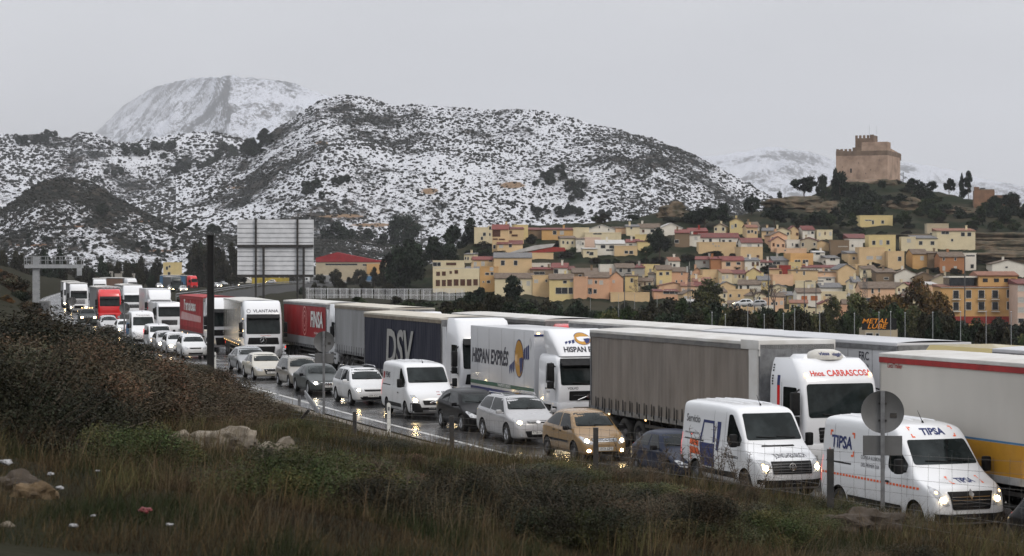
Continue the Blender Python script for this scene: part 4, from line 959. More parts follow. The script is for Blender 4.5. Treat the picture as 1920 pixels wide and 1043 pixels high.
text('badge_letter', 'V', T, 'F', 0, .89, .1, M_chrome, bd, off=.04, bold=.003); text('badge_letter', 'W', T, 'F', 0, .815, .09, M_chrome, bd, off=.04, bold=.003)
text('bonnet_lettering', 'JUNGHEINRICH', T, 'F', .1, 1.12, .12, M_ink, v, bold=.003, xs=1.15)
patch('bonnet_vent', T, 'F', [(-.5, 1.33), (.5, 1.33), (.48, 1.37), (-.48, 1.37)], M_black, v, off=.01, cell=.3)
place(v, 1487, 2.6, None, -1)

v, T = make_van('panel_van', 'white low panel van lettered PEMS beside a small dark red square', P_white, 4.96, 2.05, 2.25,
                hood=-.62, zh=1.15, zc=1.36, xc=-.85, xr=-1.62, belt=1.26, r=.33, wb=3.0, wf=-.93, nose_z=.98, seams=(-2.95,), roofw=.9, lampstyle='slant', bh=.68)
for ax in 'RL':
    s = -1 if ax == 'R' else 1
    c = -4.35
    patch('dark_red_square', T, ax, [(c - .33, 1.5), (c - .05, 1.5), (c - .05, 1.78), (c - .33, 1.78)], P_bandred, v, off=.007, cell=.5)
    text('side_lettering', 'PEMS', T, ax, c + .45, 1.66, .34, M_ink, v, bold=.004)
patch('dark_red_square', T, 'F', [(.16, 1.0), (.3, 1.0), (.3, 1.12), (.16, 1.12)], P_bandred, v, off=.007, cell=.5); text('bonnet_lettering', 'PEMS', T, 'F', .56, 1.06, .17, M_ink, v, bold=.003)
g = patch('grille', T, 'F', rnd([(-.5, .78), (.5, .78), (.44, .6), (-.44, .6)], .04), M_black, v, off=.018)
for z in (.74, .68): patch('badge', T, 'F', [[(-.2, z - .03), (0, z + .05), (0, z + .02), (-.2, z - .06)], [(0, z + .05), (.2, z - .03), (.2, z - .06), (0, z + .02)]], M_chrome, v, off=.03, cell=.4)
patch('lower_intake', T, 'F', rnd([(-.5, .3), (.5, .3), (.5, .4), (-.5, .4)], .03), M_steel, v, off=.024)
place(v, 815, 2.45, None, -1)

# ---------------------------------------------------------------- cars, near to far
c, T = make_car('car', 'black car cut off by the right edge of the picture, its red tail lamp lit', P_black, 4.3, 1.84, 1.68, lamps=False)
put_by_rear(c, 1852, 2.1, 4.3)
c, T = make_car('car', 'gold five-door hatchback with chrome grille between the silver and the dark blue car', P_gold, 3.8, 1.67, 1.57, hf=.8, zc=1.02, xc=-.78, xr=-1.55, xe=-2.85, xb=-3.7, zb=1.06, zf_belt=.93, zr_belt=1.02,
                r=.3, grille='chrome', lampshape='tallish', fog=2, mirror_m=M_black, wheels='steel', wb=2.44, wheel_f=-.75)
for ax in 'RL': patch('side_moulding', T, ax, [(-1.2, .55), (-3.0, .55), (-3.0, .62), (-1.2, .62)], M_black, c, off=.02, cell=.4)
patch('badge', T, 'F', [[(-.1, .7), (0, .75), (0, .73), (-.1, .68)], [(0, .75), (.1, .7), (.1, .68), (0, .73)]], M_chrome, c, off=.04, cell=.3)
place(c, 1136, 2.0, None)
c, T = make_car('car', 'small dark blue hatchback partly hidden behind the Servicio van, lamps off', P_blue, 3.68, 1.59, 1.38, hf=.66, zc=.9, xc=-1.15, xr=-1.8, xe=-2.85, xb=-3.5, zb=.92, zf_belt=.82, zr_belt=.9, r=.28, lamps=False, wheels='steel', mirror_m=M_black, wb=2.38, wheel_f=-.75, grille='bar')
place(c, 1318, 2.1, None)
c, T = make_car('car', 'silver sport utility car with dark roof and roof rails, ahead of the black hatchback', P_silver, 4.41, 1.82, 1.66, hf=.92, zc=1.12, xc=-1.05, xr=-1.85, xe=-3.8, xb=-4.3, zb=1.18, zf_belt=1.0, zr_belt=1.12, r=.355,
                grille='split', lampshape='tallish', rails=P_silver, wb=2.64, wheel_f=-.88, fog=1, sunroof=True)
patch('badge', T, 'F', [(.09 * math.cos(a), .81 + .05 * math.sin(a)) for a in [2 * PI * k / 14 for k in range(14)]], M_chrome, c, off=.04, cell=.3)
place(c, 1010, 2.2, None)
c, T = make_car('car', 'glossy black hatchback between the PEMS van and the silver sport utility car', P_black, 4.25, 1.76, 1.52, hf=.78, zc=1.0, xc=-1.0, xr=-1.85, xe=-3.6, xb=-4.12, zb=1.08, zf_belt=.9, zr_belt=1.03, r=.32, grille='bar', lampshape='tallish', lamps=False, wb=2.6)
place(c, 918, 2.4, None)
c, T = make_car('people_carrier', 'white people carrier with chrome roof rails behind the PEMS van', P_white2, 4.4, 1.79, 1.65, hf=.82, zc=1.06, xc=-.95, xr=-1.8, xe=-3.95, xb=-4.3, zb=1.1, zf_belt=.95, zr_belt=1.02, r=.32, grille='bar', lampshape='wide', rails=M_chrome, wb=2.68, lamp='warm', cat='car', sunroof=True)
patch('lower_intake', T, 'F', rnd([(-.5, .26), (.5, .26), (.62, .38), (-.62, .38)], .04), M_black, c, off=.014)
place(c, 700, 2.35, None)
c, T = make_car('saloon_car', 'dark grey saloon with four rings on its tall grille and one white headlamp glaring', P_dgrey, 4.7, 1.83, 1.42, hf=.72, zc=.93, xc=-1.35, xr=-2.15, xe=-3.3, xb=-4.15, zb=1.0, zf_belt=.84, zr_belt=.94, tail='saloon', r=.33, grille='big', lampshape='wide', lamp='white', wb=2.81, mirror_m=P_black)
for k in range(4):
    cx = -.165 + .11 * k; b_ = [(cx + .065 * math.cos(a), .57 + .065 * math.sin(a)) for a in [2 * PI * q / 16 for q in range(16)]]; i_ = [(cx + .05 * math.cos(a), .57 + .05 * math.sin(a)) for a in [2 * PI * q / 16 for q in range(16)]]
    patch('badge_ring', T, 'F', [[b_[q], b_[(q + 1) % 16], i_[(q + 1) % 16], i_[q]] for q in range(16)], M_chrome, c, off=.03, cell=.5)
place(c, 618, 2.25, None)
c, T = make_car('estate_car', 'brownish grey estate car with black roof rails beside the far round sign', P_brown, 4.42, 1.76, 1.58, hf=.78, zc=1.0, xc=-1.1, xr=-1.85, xe=-3.95, xb=-4.32, zb=1.0, zf_belt=.88, zr_belt=.95, r=.31, lamps=False, rails=M_black, wb=2.7, mirror_m=M_black)
place_at(c, 578, solve(618, 2.25) + 6.6)
c, T = make_car('saloon_car', 'beige saloon with a long swept headlamp behind the brownish estate car', P_cream, 4.68, 1.82, 1.45, hf=.74, zc=.95, xc=-1.2, xr=-2.1, xe=-3.3, xb=-4.1, zb=1.0, zf_belt=.84, zr_belt=.94, tail='saloon', r=.33, grille='big', lampshape='tallish', lamps=False, wb=2.72)
place_at(c, 509, 117)
c, T = make_car('saloon_car', 'pale grey saloon in front of the VLANTANA lorry', P_grey, 4.75, 1.86, 1.46, hf=.74, zc=.96, xc=-1.2, xr=-2.1, xe=-3.4, xb=-4.2, zb=1.0, zf_belt=.84, zr_belt=.94, tail='saloon', r=.33, grille='bar', lamps=False, wb=2.8)
place_at(c, 479, 125.5)
c, T = make_car('small_van', 'white car-derived van with a smooth bonnet just left of the black post', P_white2, 4.1, 1.75, 1.62, hf=.86, zc=1.06, xc=-.95, xr=-1.7, xe=-3.5, xb=-3.9, zb=1.05, zf_belt=.93, zr_belt=.97, r=.3, wheels='steel', lamps=False, cat='van', detail=0)
place(c, 367, 2.5, None)
c, T = make_car('car', 'white hatchback second to the left of the black post, both headlamps lit', P_white2, 4.2, 1.76, 1.55, hf=.8, zc=1.02, r=.31, detail=0)
place(c, 338, 2.3, None)
c, T = make_car('car', 'small silver hatchback squeezed between two white vehicles in the queue', P_silver, 4.0, 1.7, 1.5, hf=.76, r=.3, detail=0)
place(c, 317, 2.2, None)
v, T = make_van('small_van', 'white small van with bright lit headlamps in front of the high-roofed white van', P_white, 4.4, 1.83, 1.85, hood=-.7, zh=1.05, zc=1.2, xc=-.85, xr=-1.5, belt=1.1, r=.3, wb=2.7, nose_z=.9, lampstyle='slant', strip_=False)
place(v, 303, 2.3, None)
v, T = make_van('high_roof_van', 'white high-roofed van with a blue side panel far back in the queue', P_white, 5.6, 2.03, 2.65, hood=-.7, zh=1.2, zc=1.45, xc=-1.0, xr=-1.9, belt=1.32, r=.34, wb=3.4, nose_z=1.05, lamps=False)
for ax in 'RL': patch('blue_side_panel', T, ax, [(-4.9, .8), (-2.6, .8), (-2.6, 1.7), (-4.9, 1.7)], P_bandblue, v, off=.008, cell=.4)
text('roof_lettering', 'Transportes', T, 'F', 0, 2.36, .22, M_steel, v)
place(v, 286, 2.1, solve(303, 2.3) + 9)
c, T = make_car('car', 'pale silver car seen over the dark bushes left of the small round sign', P_silver, 4.4, 1.8, 1.5, detail=0, lamps=False)
place_at(c, 206, 205)
c, T = make_car('pickup_truck', 'dark pickup with a row of amber roof lamps in front of the white lorry', P_dgrey, 5.2, 1.85, 1.78, hf=1.0, zc=1.18, xc=-1.35, xr=-2.0, xe=-3.2, xb=-3.5, zb=1.15, zf_belt=1.05, zr_belt=1.08, tail='saloon', r=.38, detail=0, grille='big', cat='pickup')
b = MB()
for k in range(5): b.box(-2.35, -2.25, -.6 + .27 * k, -.5 + .27 * k, 1.8, 1.88)
b.build('roof_lamp', M_amber, c)
place_at(c, 166, 226)
c, T = make_car('car', 'white car with lit headlamps below the small round sign, half hidden by bushes', P_white2, 4.2, 1.76, 1.52, detail=0)
place_at(c, 238, 190)

# ---------------------------------------------------------------- lorries
def lorry(name, label, group): return empty(name, label=label, cat='lorry', group=group)
def side_marks(root, x1, x2, z, m=M_amber, w_=1.28, n=4):
    b = MB()
    for k in range(n):
        x = x1 + (x2 - x1) * (k + .5) / n
        for s in (-1, 1): b.box(x - .05, x + .05, s * w_ - .01, s * w_ + .01, z - .025, z + .025)
    b.build('marker_light', m, root)
# 1 white trailer at the right edge, cab out of frame
l = lorry('articulated_lorry', 'cream box trailer with red top band and mustard lower band at the right edge', LANE2)
make_cab(l, P_lorry, style='daf', H=3.6); tractor_wheels(l)
T = make_trailer(l, -2.9, 13.6, kind='box', m=S_cream, m_rail=P_bandred, m_roof=C_roof, m_frame=mat('trailer_edge_trim', (.3, .3, .3), .5, col2=(.2, .2, .2), nscale=3), seams=False)
for ax in 'RL':
    patch('red_band', T, ax, [(-16.4, 3.78), (-2.95, 3.78), (-2.95, 3.9), (-16.4, 3.9)][::1], P_bandred, l, off=.006, cell=2)
    patch('mustard_band', T, ax, [(-16.4, 1.2), (-2.95, 1.2), (-2.95, 2.02), (-16.4, 2.02)], P_mustard, l, off=.006, cell=2)
    patch('blue_line', T, ax, [(-16.4, 2.03), (-2.95, 2.03), (-2.95, 2.08), (-16.4, 2.08)], P_bandblue, l, off=.006, cell=2)
    text('maker_mark', 'LeciTrailer', T, ax, -15.75 if ax == 'R' else -4, 3.66, .17, P_bandred, l, bold=.003)
side_marks(l, -3.3, -16.3, 1.12)
YR = rear_at(1655, OFF2); l_len = 16.5
put_by_rear(l, 1650, 5.4, 16.5)
# 2 grey-brown curtain lorry with lettered white cab
l = lorry('articulated_lorry', 'dirty taupe curtain trailer behind a white cab lettered Hnos. CARRASCOSA', LANE2)
T, TB, _, _ = make_cab(l, P_lorry, style='daf', H=3.55, visor=False, lamps=False); tractor_wheels(l)
text('roof_lettering', 'Hnos.', T, 'F', -.66, 3.14, .2, M_red, l, bold=.006, shear=.1); text('roof_lettering', 'CARRASCOSA', T, 'F', .38, 3.14, .23, M_red, l, bold=.006, shear=.05)
for ax in 'RL':
    patch('red_stripe', T, ax, [[(-1.75, 1.85), (-1.57, 1.85), (-1.57, 2.75), (-1.75, 2.75)], [(-1.75, 1.85), (-1.57, 2.0), (-.62, 1.72), (-.45, 1.4), (-.66, 1.4), (-.8, 1.62)], [(-.66, 1.4), (-.45, 1.4), (-.52, 1.13), (-.78, 1.13)]], P_red, l, off=.007, cell=.4)
    patch('blue_stripe', T, ax, [[(-1.75, 2.75), (-1.57, 2.75), (-1.57, 3.05), (-1.75, 3.05)]], M_navy, l, off=.007, cell=.4)
    patch('side_vent', T, ax, [[(-2.1, 2.75 + .08 * k), (-2.0, 2.75 + .08 * k), (-2.0, 2.8 + .08 * k), (-2.1, 2.8 + .08 * k)] for k in range(8) if k != 4], M_black, l, off=.007, cell=.5)
    patch('marker_lamp', T, 'F', [((-1 if ax == 'R' else 1) * 1.05 + .06 * math.cos(a), 3.1 + .06 * math.sin(a)) for a in [2 * PI * q / 10 for q in range(10)]], M_amber, l, off=.03, cell=.4)
b = MB(); b.box(-2.0, -1.1, -.75, .75, 3.54, 3.66, top=.85, bev=.05); b.build('roof_hatch', P_lorry, l, smooth=40)
dome = MB(); dome.lathe([(.001, .3), (.25, .29), (.42, .22), (.5, .1), (.5, 0), (.001, 0)], 24, 'z', (0, 0, 0)); d = dome.build('roof_cooler', mat('cooler_shell', (.5, .49, .46), .35, col2=(.4, .38, .34), nscale=5), l, smooth=40); d.location = (-1.15, .0, 3.52); d.scale = (.9, 1.15, 1)
Td = BVHTree.FromPolygons([Vector((v_.co.x * .9 - 1.15, v_.co.y * 1.15, v_.co.z + 3.52)) for v_ in d.data.vertices], [tuple(p.vertices) for p in d.data.polygons])
text('cooler_lettering', 'viesa', Td, 'F', -.2, 3.7, .15, M_navy, l, bold=.004); text('cooler_lettering', 'viaggio', Td, 'F', .22, 3.68, .14, M_navy, l, bold=.004)
T = make_trailer(l, -2.9, 13.6, kind='curtain', m=C_taupe, m_rail=mat('grey_roof_rail', (.09, .09, .09), .6, col2=(.15, .145, .14), nscale=2), m_roof=C_roof, m_frame=M_steel)
b = MB()
b.box(-4.1, -2.86, -1.3, 1.3, 3.74, 4.03, bev=.02); b.box(-3.6, -2.86, -1.27, 1.27, 3.55, 3.74); b.build('front_canopy', C_roof, l, smooth=30)
b = MB()
for k in range(22):
    x = -3.5 - k * .62
    for s in (-1, 1): b.prism([(x - .05, 1.2), (x + .05, 1.2), (x + .02, 1.62), (x - .02, 1.62)], s * 1.285 - .004, s * 1.285 + .004, 'y')
b.build('strap_stain', M_black, l)
for s in (-1, 1): box_obj('front_pillar', C_roof, l, -3.55, -2.95, s * 1.27 - .02, s * 1.27 + .02, 1.2, 3.75)
side_marks(l, -3.3, -16.3, 1.05); put_by_rear(l, 1107, OFF2, 16.5)
# 3 box lorry HISPAN EXPRES
l = lorry('box_lorry', 'white rigid box lorry lettered HISPAN EXPRÉS with a yellow globe, front headlamps lit', LANE2)
T, TB, TD, df = make_cab(l, P_lorry, style='volvo', deflect=True)
text('deflector_lettering', 'HISPAN EXPRÉS', TD, 'F', .1, 3.1, .27, M_ink, l, bold=.01)
def globe(T, ax, u, v_, a, b_, root, sc=1.0):
    el = [(u + a * math.cos(t), v_ + b_ * math.sin(t)) for t in [2 * PI * k / 24 for k in range(24)]]
    el2 = [(u + a * 1.08 * math.cos(t), v_ + b_ * 1.06 * math.sin(t)) for t in [2 * PI * k / 24 for k in range(24)]]
    f = 1 if ax != 'L' else -1
    g0 = patch('globe_logo', T, ax, el2, M_navy, root, off=.006, cell=.4)
    patch('globe_logo', T, ax, el, P_mustard, g0, off=.011, cell=.4)
    patch('globe_logo', T, ax, [(u + f * a * .1, v_), (u + f * a * .75, v_ + b_ * .1), (u + f * a * .98, v_), (u + f * a * .75, v_ - b_ * .6), (u + f * a * .3, v_ - b_ * .9)], M_navy, g0, off=.015, cell=.4)
    patch('globe_logo', T, ax, [[(u - f * a * (1.1 + .45 * k), v_ - b_ * (.1 + .12 * k)), (u - f * a * (1.45 + .45 * k), v_ - b_ * (.25 + .12 * k)), (u - f * a * (1.45 + .45 * k), v_ - b_ * (.85 + .05 * k)), (u - f * a * (1.1 + .45 * k), v_ - b_ * .6)] for k in range(3)], M_navy, g0, off=.009, cell=.4)
    patch('globe_logo', T, ax, [[(u + f * a * (1.1 + .45 * k), v_ + b_ * (.5 + .1 * k)), (u + f * a * (1.45 + .45 * k), v_ + b_ * (.65 + .1 * k)), (u + f * a * (1.45 + .45 * k), v_ + b_ * .05), (u + f * a * (1.1 + .45 * k), v_ - b_ * .05)] for k in range(3)], M_navy, g0, off=.009, cell=.4)
globe(TD, 'F', .05, 3.5, .32, .22, l)
for ax in 'RL': text('door_lettering', 'exprés', T, ax, -1.1, 1.5, .14, M_ink, l)
box_l = 8.0; xb1 = -2.55
b = MB(); b.box(xb1 - box_l, xb1, -1.27, 1.27, 1.02, 3.78, bev=.03); bx = b.build('cargo_box', S_white, l, smooth=30); TX = tree_of(bx)
for ax in 'RL':
    text('side_lettering', 'HISPAN EXPRÉS', TX, ax, xb1 - (5.45 if ax == 'R' else 2.6), 2.52, .8, M_ink, l, bold=.03, shear=.18, cell=3, xs=.84)
    globe(TX, ax, xb1 - (1.75 if ax == 'R' else 6.2), 2.62, .5, .72, l)
    patch('green_band', TX, ax, [(xb1 - box_l + .02, 1.36), (xb1 - .02, 1.36), (xb1 - .02, 1.52), (xb1 - box_l + .02, 1.52)], mat('green_band_paint', (.02, .07, .05), .5, col2=(.03, .09, .06), nscale=4), l, off=.006, cell=2)
    text('band_lettering', 'TRANSPORTE URGENTE', TX, ax, xb1 - 3.6, 1.44, .15, M_white, l, bold=.003, cell=3)
    patch('blue_skirt', TX, ax, [(xb1 - box_l + .02, 1.05), (xb1 - .02, 1.05), (xb1 - .02, 1.26), (xb1 - box_l + .02, 1.26)], M_navy, l, off=.006, cell=2)
    patch('panel_seam', TX, ax, [[(xb1 - q, 1.1), (xb1 - q - .02, 1.1), (xb1 - q - .02, 3.7), (xb1 - q, 3.7)] for q in (1.15, 2.35, 3.9, 5.5, 7.0)] + [[(xb1 - 2.35, 2.9), (xb1 - 1.15, 2.9), (xb1 - 1.15, 2.88), (xb1 - 2.35, 2.88)]], M_steel, l, off=.005, cell=3)
    patch('hazard_diamond', TX, ax, [(xb1 - .45, 3.0), (xb1 - .25, 3.25), (xb1 - .45, 3.5), (xb1 - .65, 3.25)], S_white, l, off=.01, cell=2)
b = MB(); b.box(xb1 - .01, xb1 + .03, -1.27, 1.27, 3.55, 3.62); 
for s in (-1, 1): b.box(xb1 - box_l, xb1 - 3.4, s * 1.22 - .02, s * 1.22 + .02, .5, 1.0)
b.build('side_skirt', M_navy, l)
chassis(l, -.6, xb1 - box_l)
for x, st in ((-1.35, 'front'), (-7.6, 'rear')):
    for s in (-1, 1): wheel(l, x, s * 1.22, .5, .34, st)
b = MB()
for s in (-1, 1): b.box(xb1 + .0, xb1 + .03, s * 1.1 - .05, s * 1.1 + .05, 3.62, 3.68)
b.build('marker_light', M_amber, l); side_marks(l, xb1 - .2, xb1 - 7.8, .98, n=5)
put_by_rear(l, 883, OFF2, 10.55)
# 4 DSV
l = lorry('articulated_lorry', 'dark navy curtain trailer with big pale letters DSV', LANE2)
make_cab(l, P_lorry, style='actros', H=4.0, spoiler=3.6, lamps=False); tractor_wheels(l)
T = make_trailer(l, -2.9, 13.6, m=C_navy, m_rail=mat('tan_roof_rail', (.12, .1, .075), .6, col2=(.2, .17, .13), nscale=3), m_roof=C_roofy)
M_dsv = mat('pale_grey_lettering', (.3, .3, .285), .5, col2=(.24, .24, .23), nscale=5)
Tf = BVHTree.FromPolygons([Vector((x, -1.30, z)) for x in (-20, 0) for z in (0, 5)], [(0, 2, 3, 1)]); Tl = BVHTree.FromPolygons([Vector((x, 1.30, z)) for x in (-20, 0) for z in (0, 5)], [(0, 2, 3, 1)])
for ax, t_ in (('R', Tf), ('L', Tl)):
    text('side_lettering', 'DSV', t_, ax, -9.9, 2.3, 2.35, M_dsv, l, bold=.06, shear=.12, off=.004, cell=30, xs=1.1)
side_marks(l, -3.3, -16.3, 1.05); put_by_rear(l, 683, OFF2, 16.5)
# 5 VLANTANA
l = lorry('articulated_lorry', 'white lorry lettered VLANTANA above a black-framed windscreen, facing the camera', LANE2)
T, TB, _, _ = make_cab(l, P_lorry, style='actros', H=4.0, spoiler=3.6, lamps=False); tractor_wheels(l)
text('roof_lettering', 'VLANTANA', T, 'F', .18, 3.34, .27, M_ink, l, bold=.005, xs=1.15)
ring = [(-.93 + .13 * math.cos(a), 3.34 + .13 * math.sin(a)) for a in [2 * PI * k / 16 for k in range(16)]]; rin = [(-.93 + .095 * math.cos(a), 3.34 + .095 * math.sin(a)) for a in [2 * PI * k / 16 for k in range(16)]]
patch('ring_logo', T, 'F', [[ring[q], ring[(q + 1) % 16], rin[(q + 1) % 16], rin[q]] for q in range(16)], M_ink, l, off=.01, cell=.5)
text('web_lettering', 'www.vlantana.eu', T, 'F', .15, 1.75, .1, M_red, l)
T = make_trailer(l, -2.9, 13.6, kind='box', m=S_steel, m_rail=S_steel, m_roof=C_roof)
side_marks(l, -3.3, -16.3, 1.05, n=8)
place_at(l, 494, 139, -4.5)
# 6 red trailer lorry behind
l = lorry('articulated_lorry', 'red curtain trailer with a faded white lower half, left of the black post', LANE2)
T_, _, _, _ = make_cab(l, P_lorry, style='actros', H=3.95, spoiler=3.6, lamps=True); tractor_wheels(l)
T = make_trailer(l, -2.9, 13.6, m=C_red, m_rail=P_bandred, m_roof=C_red)
patch('faded_panel', T, 'R', [(-15.9, 2.05), (-4, 2.05), (-4, 2.5), (-15.9, 2.7)], mat('faded_red_white', (.45, .3, .29), .6, col2=(.4, .2, .2), nscale=2), l, off=.02, cell=2)
text('side_lettering', 'Transalonso', T, 'R', -10.2, 3.2, 1.15, M_white, l, off=.05, bold=.03, cell=3, xs=1.2)
side_marks(l, -3.3, -16.3, 1.05); put_by_rear(l, 337, OFF2 + .3, 16.5)
# 7 red Scania facing the camera
l = lorry('articulated_lorry', 'bright red lorry cab with roof lamps facing the camera, grey trailer behind it', LANE2)
T, TB, _, _ = make_cab(l, P_red, style='scania', H=3.75, m2=P_red, lamps=False); tractor_wheels(l)
b = MB(); b.path([(-.75, -1.0, 3.75), (-.75, -1.0, 3.95), (-.75, 1.0, 3.95), (-.75, 1.0, 3.75)], .03)
for k in range(4): b.box(-.8, -.68, -.75 + .42 * k, -.5 + .42 * k, 3.83, 3.95)
b.build('roof_lamp_bar', M_chrome, l)
T = make_trailer(l, -2.9, 13.6, m=C_grey, m_rail=M_steel, m_roof=C_roof); place_at(l, 206, 235)
# 8,9 white lorries left of it
for px, off, lab, mm in ((148, 290, 'white lorry cab at the left end of the queue, directly behind the red one', C_grey), (134, 322, 'farthest white lorry on the left, half hidden behind another white cab', S_white)):
    l = lorry('articulated_lorry', lab, LANE2)
    make_cab(l, P_lorry, style='scania' if px == 148 else 'daf', H=3.85); tractor_wheels(l)
    make_trailer(l, -2.9, 13.6, kind='curtain' if px == 148 else 'box', m=mm, m_roof=C_roof); place_at(l, px, off)
# 10 lorry between the small round sign and the white box lorry: polished pale trailer
l = lorry('articulated_lorry', 'white cab with pale shiny trailer reflecting headlamps, right of the red cab', LANE3)
make_cab(l, P_lorry, style='daf', H=3.9, spoiler=3.5); tractor_wheels(l)
make_trailer(l, -2.9, 13.6, kind='box', m=S_steel, m_roof=C_roof); place_at(l, 250, 262)
# 11 box lorry with rounded deflector
l = lorry('box_lorry', 'white box lorry with a rounded roof deflector behind the high-roofed van', LANE3)
make_cab(l, P_lorry, style='volvo', deflect=True, lamps=False)
b = MB(); b.box(-10.5, -2.5, -1.27, 1.27, 1.0, 3.95, bev=.03); b.build('cargo_box', S_white, l, smooth=30); chassis(l, -.6, -10.5)
for x, st in ((-1.35, 'front'), (-7.6, 'rear')):
    for s in (-1, 1): wheel(l, x, s * 1.22, .5, .34, st)
place_at(l, 301, 218)
# 12 motorhome-like white van box
l = lorry('box_lorry', 'small white box lorry with a grey roof box beside the red curtain trailer', LANE2)
T, TB, _, _ = make_cab(l, P_lorry, style='daf', H=2.9, lamps=False, W=2.2)
b = MB(); b.box(-6.5, -2.3, -1.15, 1.15, .9, 3.1, bev=.05); b.build('cargo_box', S_white, l, smooth=30)
for x in (-1.2, -4.9):
    for s in (-1, 1): wheel(l, x, s * 1.05, .4, .26, 'steel')
chassis(l, -.5, -6.4); place_at(l, 318, 186)
# lane 3
l = lorry('articulated_lorry', 'red curtain trailer lettered FINSA with a white cab at its right end', LANE3)
make_cab(l, P_lorry, style='actros', H=3.95, spoiler=3.6, lamps=False); tractor_wheels(l)
T = make_trailer(l, -2.9, 13.6, m=C_red, m_rail=M_steel, m_roof=C_roof)
for ax, t_ in (('R', Tf), ('L', Tl)):
    text('side_lettering', 'FINSA', t_, ax, -5.55, 2.85, 1.35, M_white, l, off=.004, bold=.045, cell=30, shear=.1, xs=1.05)
for k in range(3):
    r1, r2 = .95 - .28 * k, .85 - .28 * k
    a_ = [2 * PI * q / 28 for q in range(28)]
    patch('ring_logo', Tf, 'R', [[(-9.2 + r1 * .8 * math.cos(a_[q]), 2.75 + r1 * math.sin(a_[q])), (-9.2 + r1 * .8 * math.cos(a_[(q + 1) % 28]), 2.75 + r1 * math.sin(a_[(q + 1) % 28])), (-9.2 + r2 * .8 * math.cos(a_[(q + 1) % 28]), 2.75 + r2 * math.sin(a_[(q + 1) % 28])), (-9.2 + r2 * .8 * math.cos(a_[q]), 2.75 + r2 * math.sin(a_[q]))] for q in range(28)],
          mat('pinkish_print', (.55, .22, .2), .6, col2=(.45, .15, .14), nscale=4), l, off=.004, cell=30)
patch('lower_grey_band', Tf, 'R', [(-16.3, 1.25), (-3.1, 1.25), (-3.1, 1.75), (-16.3, 1.75)], C_grey, l, off=.003, cell=30)
for ax, t_ in (('R', Tf),): text('side_lettering', 'soluciones en madera', t_, ax, -5.0, 2.05, .28, M_white, l, off=.004, cell=30)
Yf = solve(622, OFF3 - 1.25); place(l, 0, OFF3, Yf - 1.2)
l = lorry('articulated_lorry', 'grey curtain trailer in the far lane between the FINSA cab and the navy trailer', LANE3)
make_cab(l, P_lorry, style='daf', H=3.8, lamps=False); tractor_wheels(l)
make_trailer(l, -2.9, 13.6, m=C_grey, m_rail=mat('tan_roof_rail', (.12, .1, .075)), m_roof=C_roofy); Yg = put_by_rear(l, 628, OFF3, 16.5)
l = lorry('articulated_lorry', 'dark grey curtain trailer with pale roof showing above the HISPAN EXPRÉS lorry', LANE3)
make_cab(l, P_red, style='scania', H=3.8, m2=P_red, lamps=False); tractor_wheels(l)
make_trailer(l, -2.9, 13.6, m=C_dark, m_rail=mat('grey_roof_rail', (.09, .09, .09)), m_roof=C_roof)
Yd = solve(1085, OFF3 - .4); place(l, 0, OFF3, Yd - 1)
l = lorry('box_lorry', 'white-roofed lorry behind the taupe curtain trailer, only its roof in view', LANE3)
make_cab(l, P_lorry, style='actros', H=4.0, lamps=False); tractor_wheels(l)
make_trailer(l, -2.9, 13.6, kind='box', m=S_white, m_roof=C_roof); put_by_rear(l, 1108, OFF3 + .2, 14.0)
for o_ in [l]: o_.location.z = 0
l = lorry('articulated_lorry', 'white refrigerated trailer marked FRC behind the lettered cab', LANE3)
make_cab(l, P_lorry, style='daf', H=3.6, lamps=False); tractor_wheels(l)
T = make_trailer(l, -2.9, 13.6, kind='box', m=S_white, m_roof=S_white)
text('side_lettering', 'FRC', T, 'R', -4.9, 3.5, .36, M_ink, l, bold=.004); text('side_lettering', '05-2016', T, 'R', -4.9, 3.22, .18, M_ink, l)
FRC = l; Yk = solve(1690, OFF3 - 1.2); place(l, 0, OFF3, Yk - 2.9 * .9)
l = lorry('tipper_lorry', 'lorry with a mustard yellow roof fairing above the cream box trailer', LANE3)
P_yel = paint('mustard_fairing_paint', (.42, .32, .08), .4)
make_cab(l, P_lorry, style='volvo', deflect=True, lamps=False); tractor_wheels(l)
b = MB(); b.box(-9.5, -2.4, -1.27, 1.27, 1.0, 3.5); b.build('cargo_box', S_white, l)
zloft('roof_fairing', [(3.5, -2.3, -7.6, 1.2, .2), (3.7, -2.5, -7.5, 1.18, .25), (3.95, -3.3, -7.3, 1.1, .3)], P_yel, l)
Ym = rear_at(1648, OFF3); put_by_rear(l, 1660, OFF3 + .3, 9.5)
l = lorry('articulated_lorry', 'pale ribbed container trailer at the right edge behind the cream trailer', LANE3)
make_cab(l, P_lorry, style='daf', H=3.6, lamps=False); tractor_wheels(l)
make_trailer(l, -2.9, 13.6, kind='box', m=S_white, m_roof=S_white); put_by_rear(l, 1862, OFF3 + .3, 16.5)

for px, Y, lab, mc, mt_, tu in ((187, 400, 'far white lorry with dark trailer whose roof shows above the red cab', P_lorry, C_dark, 0),
                            (249, 500, 'far white lorry cab with a brown box to its right', P_lorry, mat('brown_box_panel', (.22, .12, .07), .6, col2=(.16, .09, .06), nscale=2), 24),
                            (365, 640, 'far red lorry cab with a blue trailer near the yellow house', P_red, P_bandblue, 34),
                            (332, 560, 'far dark lorry with two lit headlamps left of the blue-trailered one', P_dgrey, C_dark, 8)):
    l = lorry('articulated_lorry', lab, LANE3)
    make_cab(l, mc, style='scania', H=3.85, m2=mc, lamps=(px == 332)); tractor_wheels(l)
    make_trailer(l, -2.9, 13.6, kind='box', m=mt_, m_roof=C_roof, buckles=False); place_at(l, px, Y, tu)
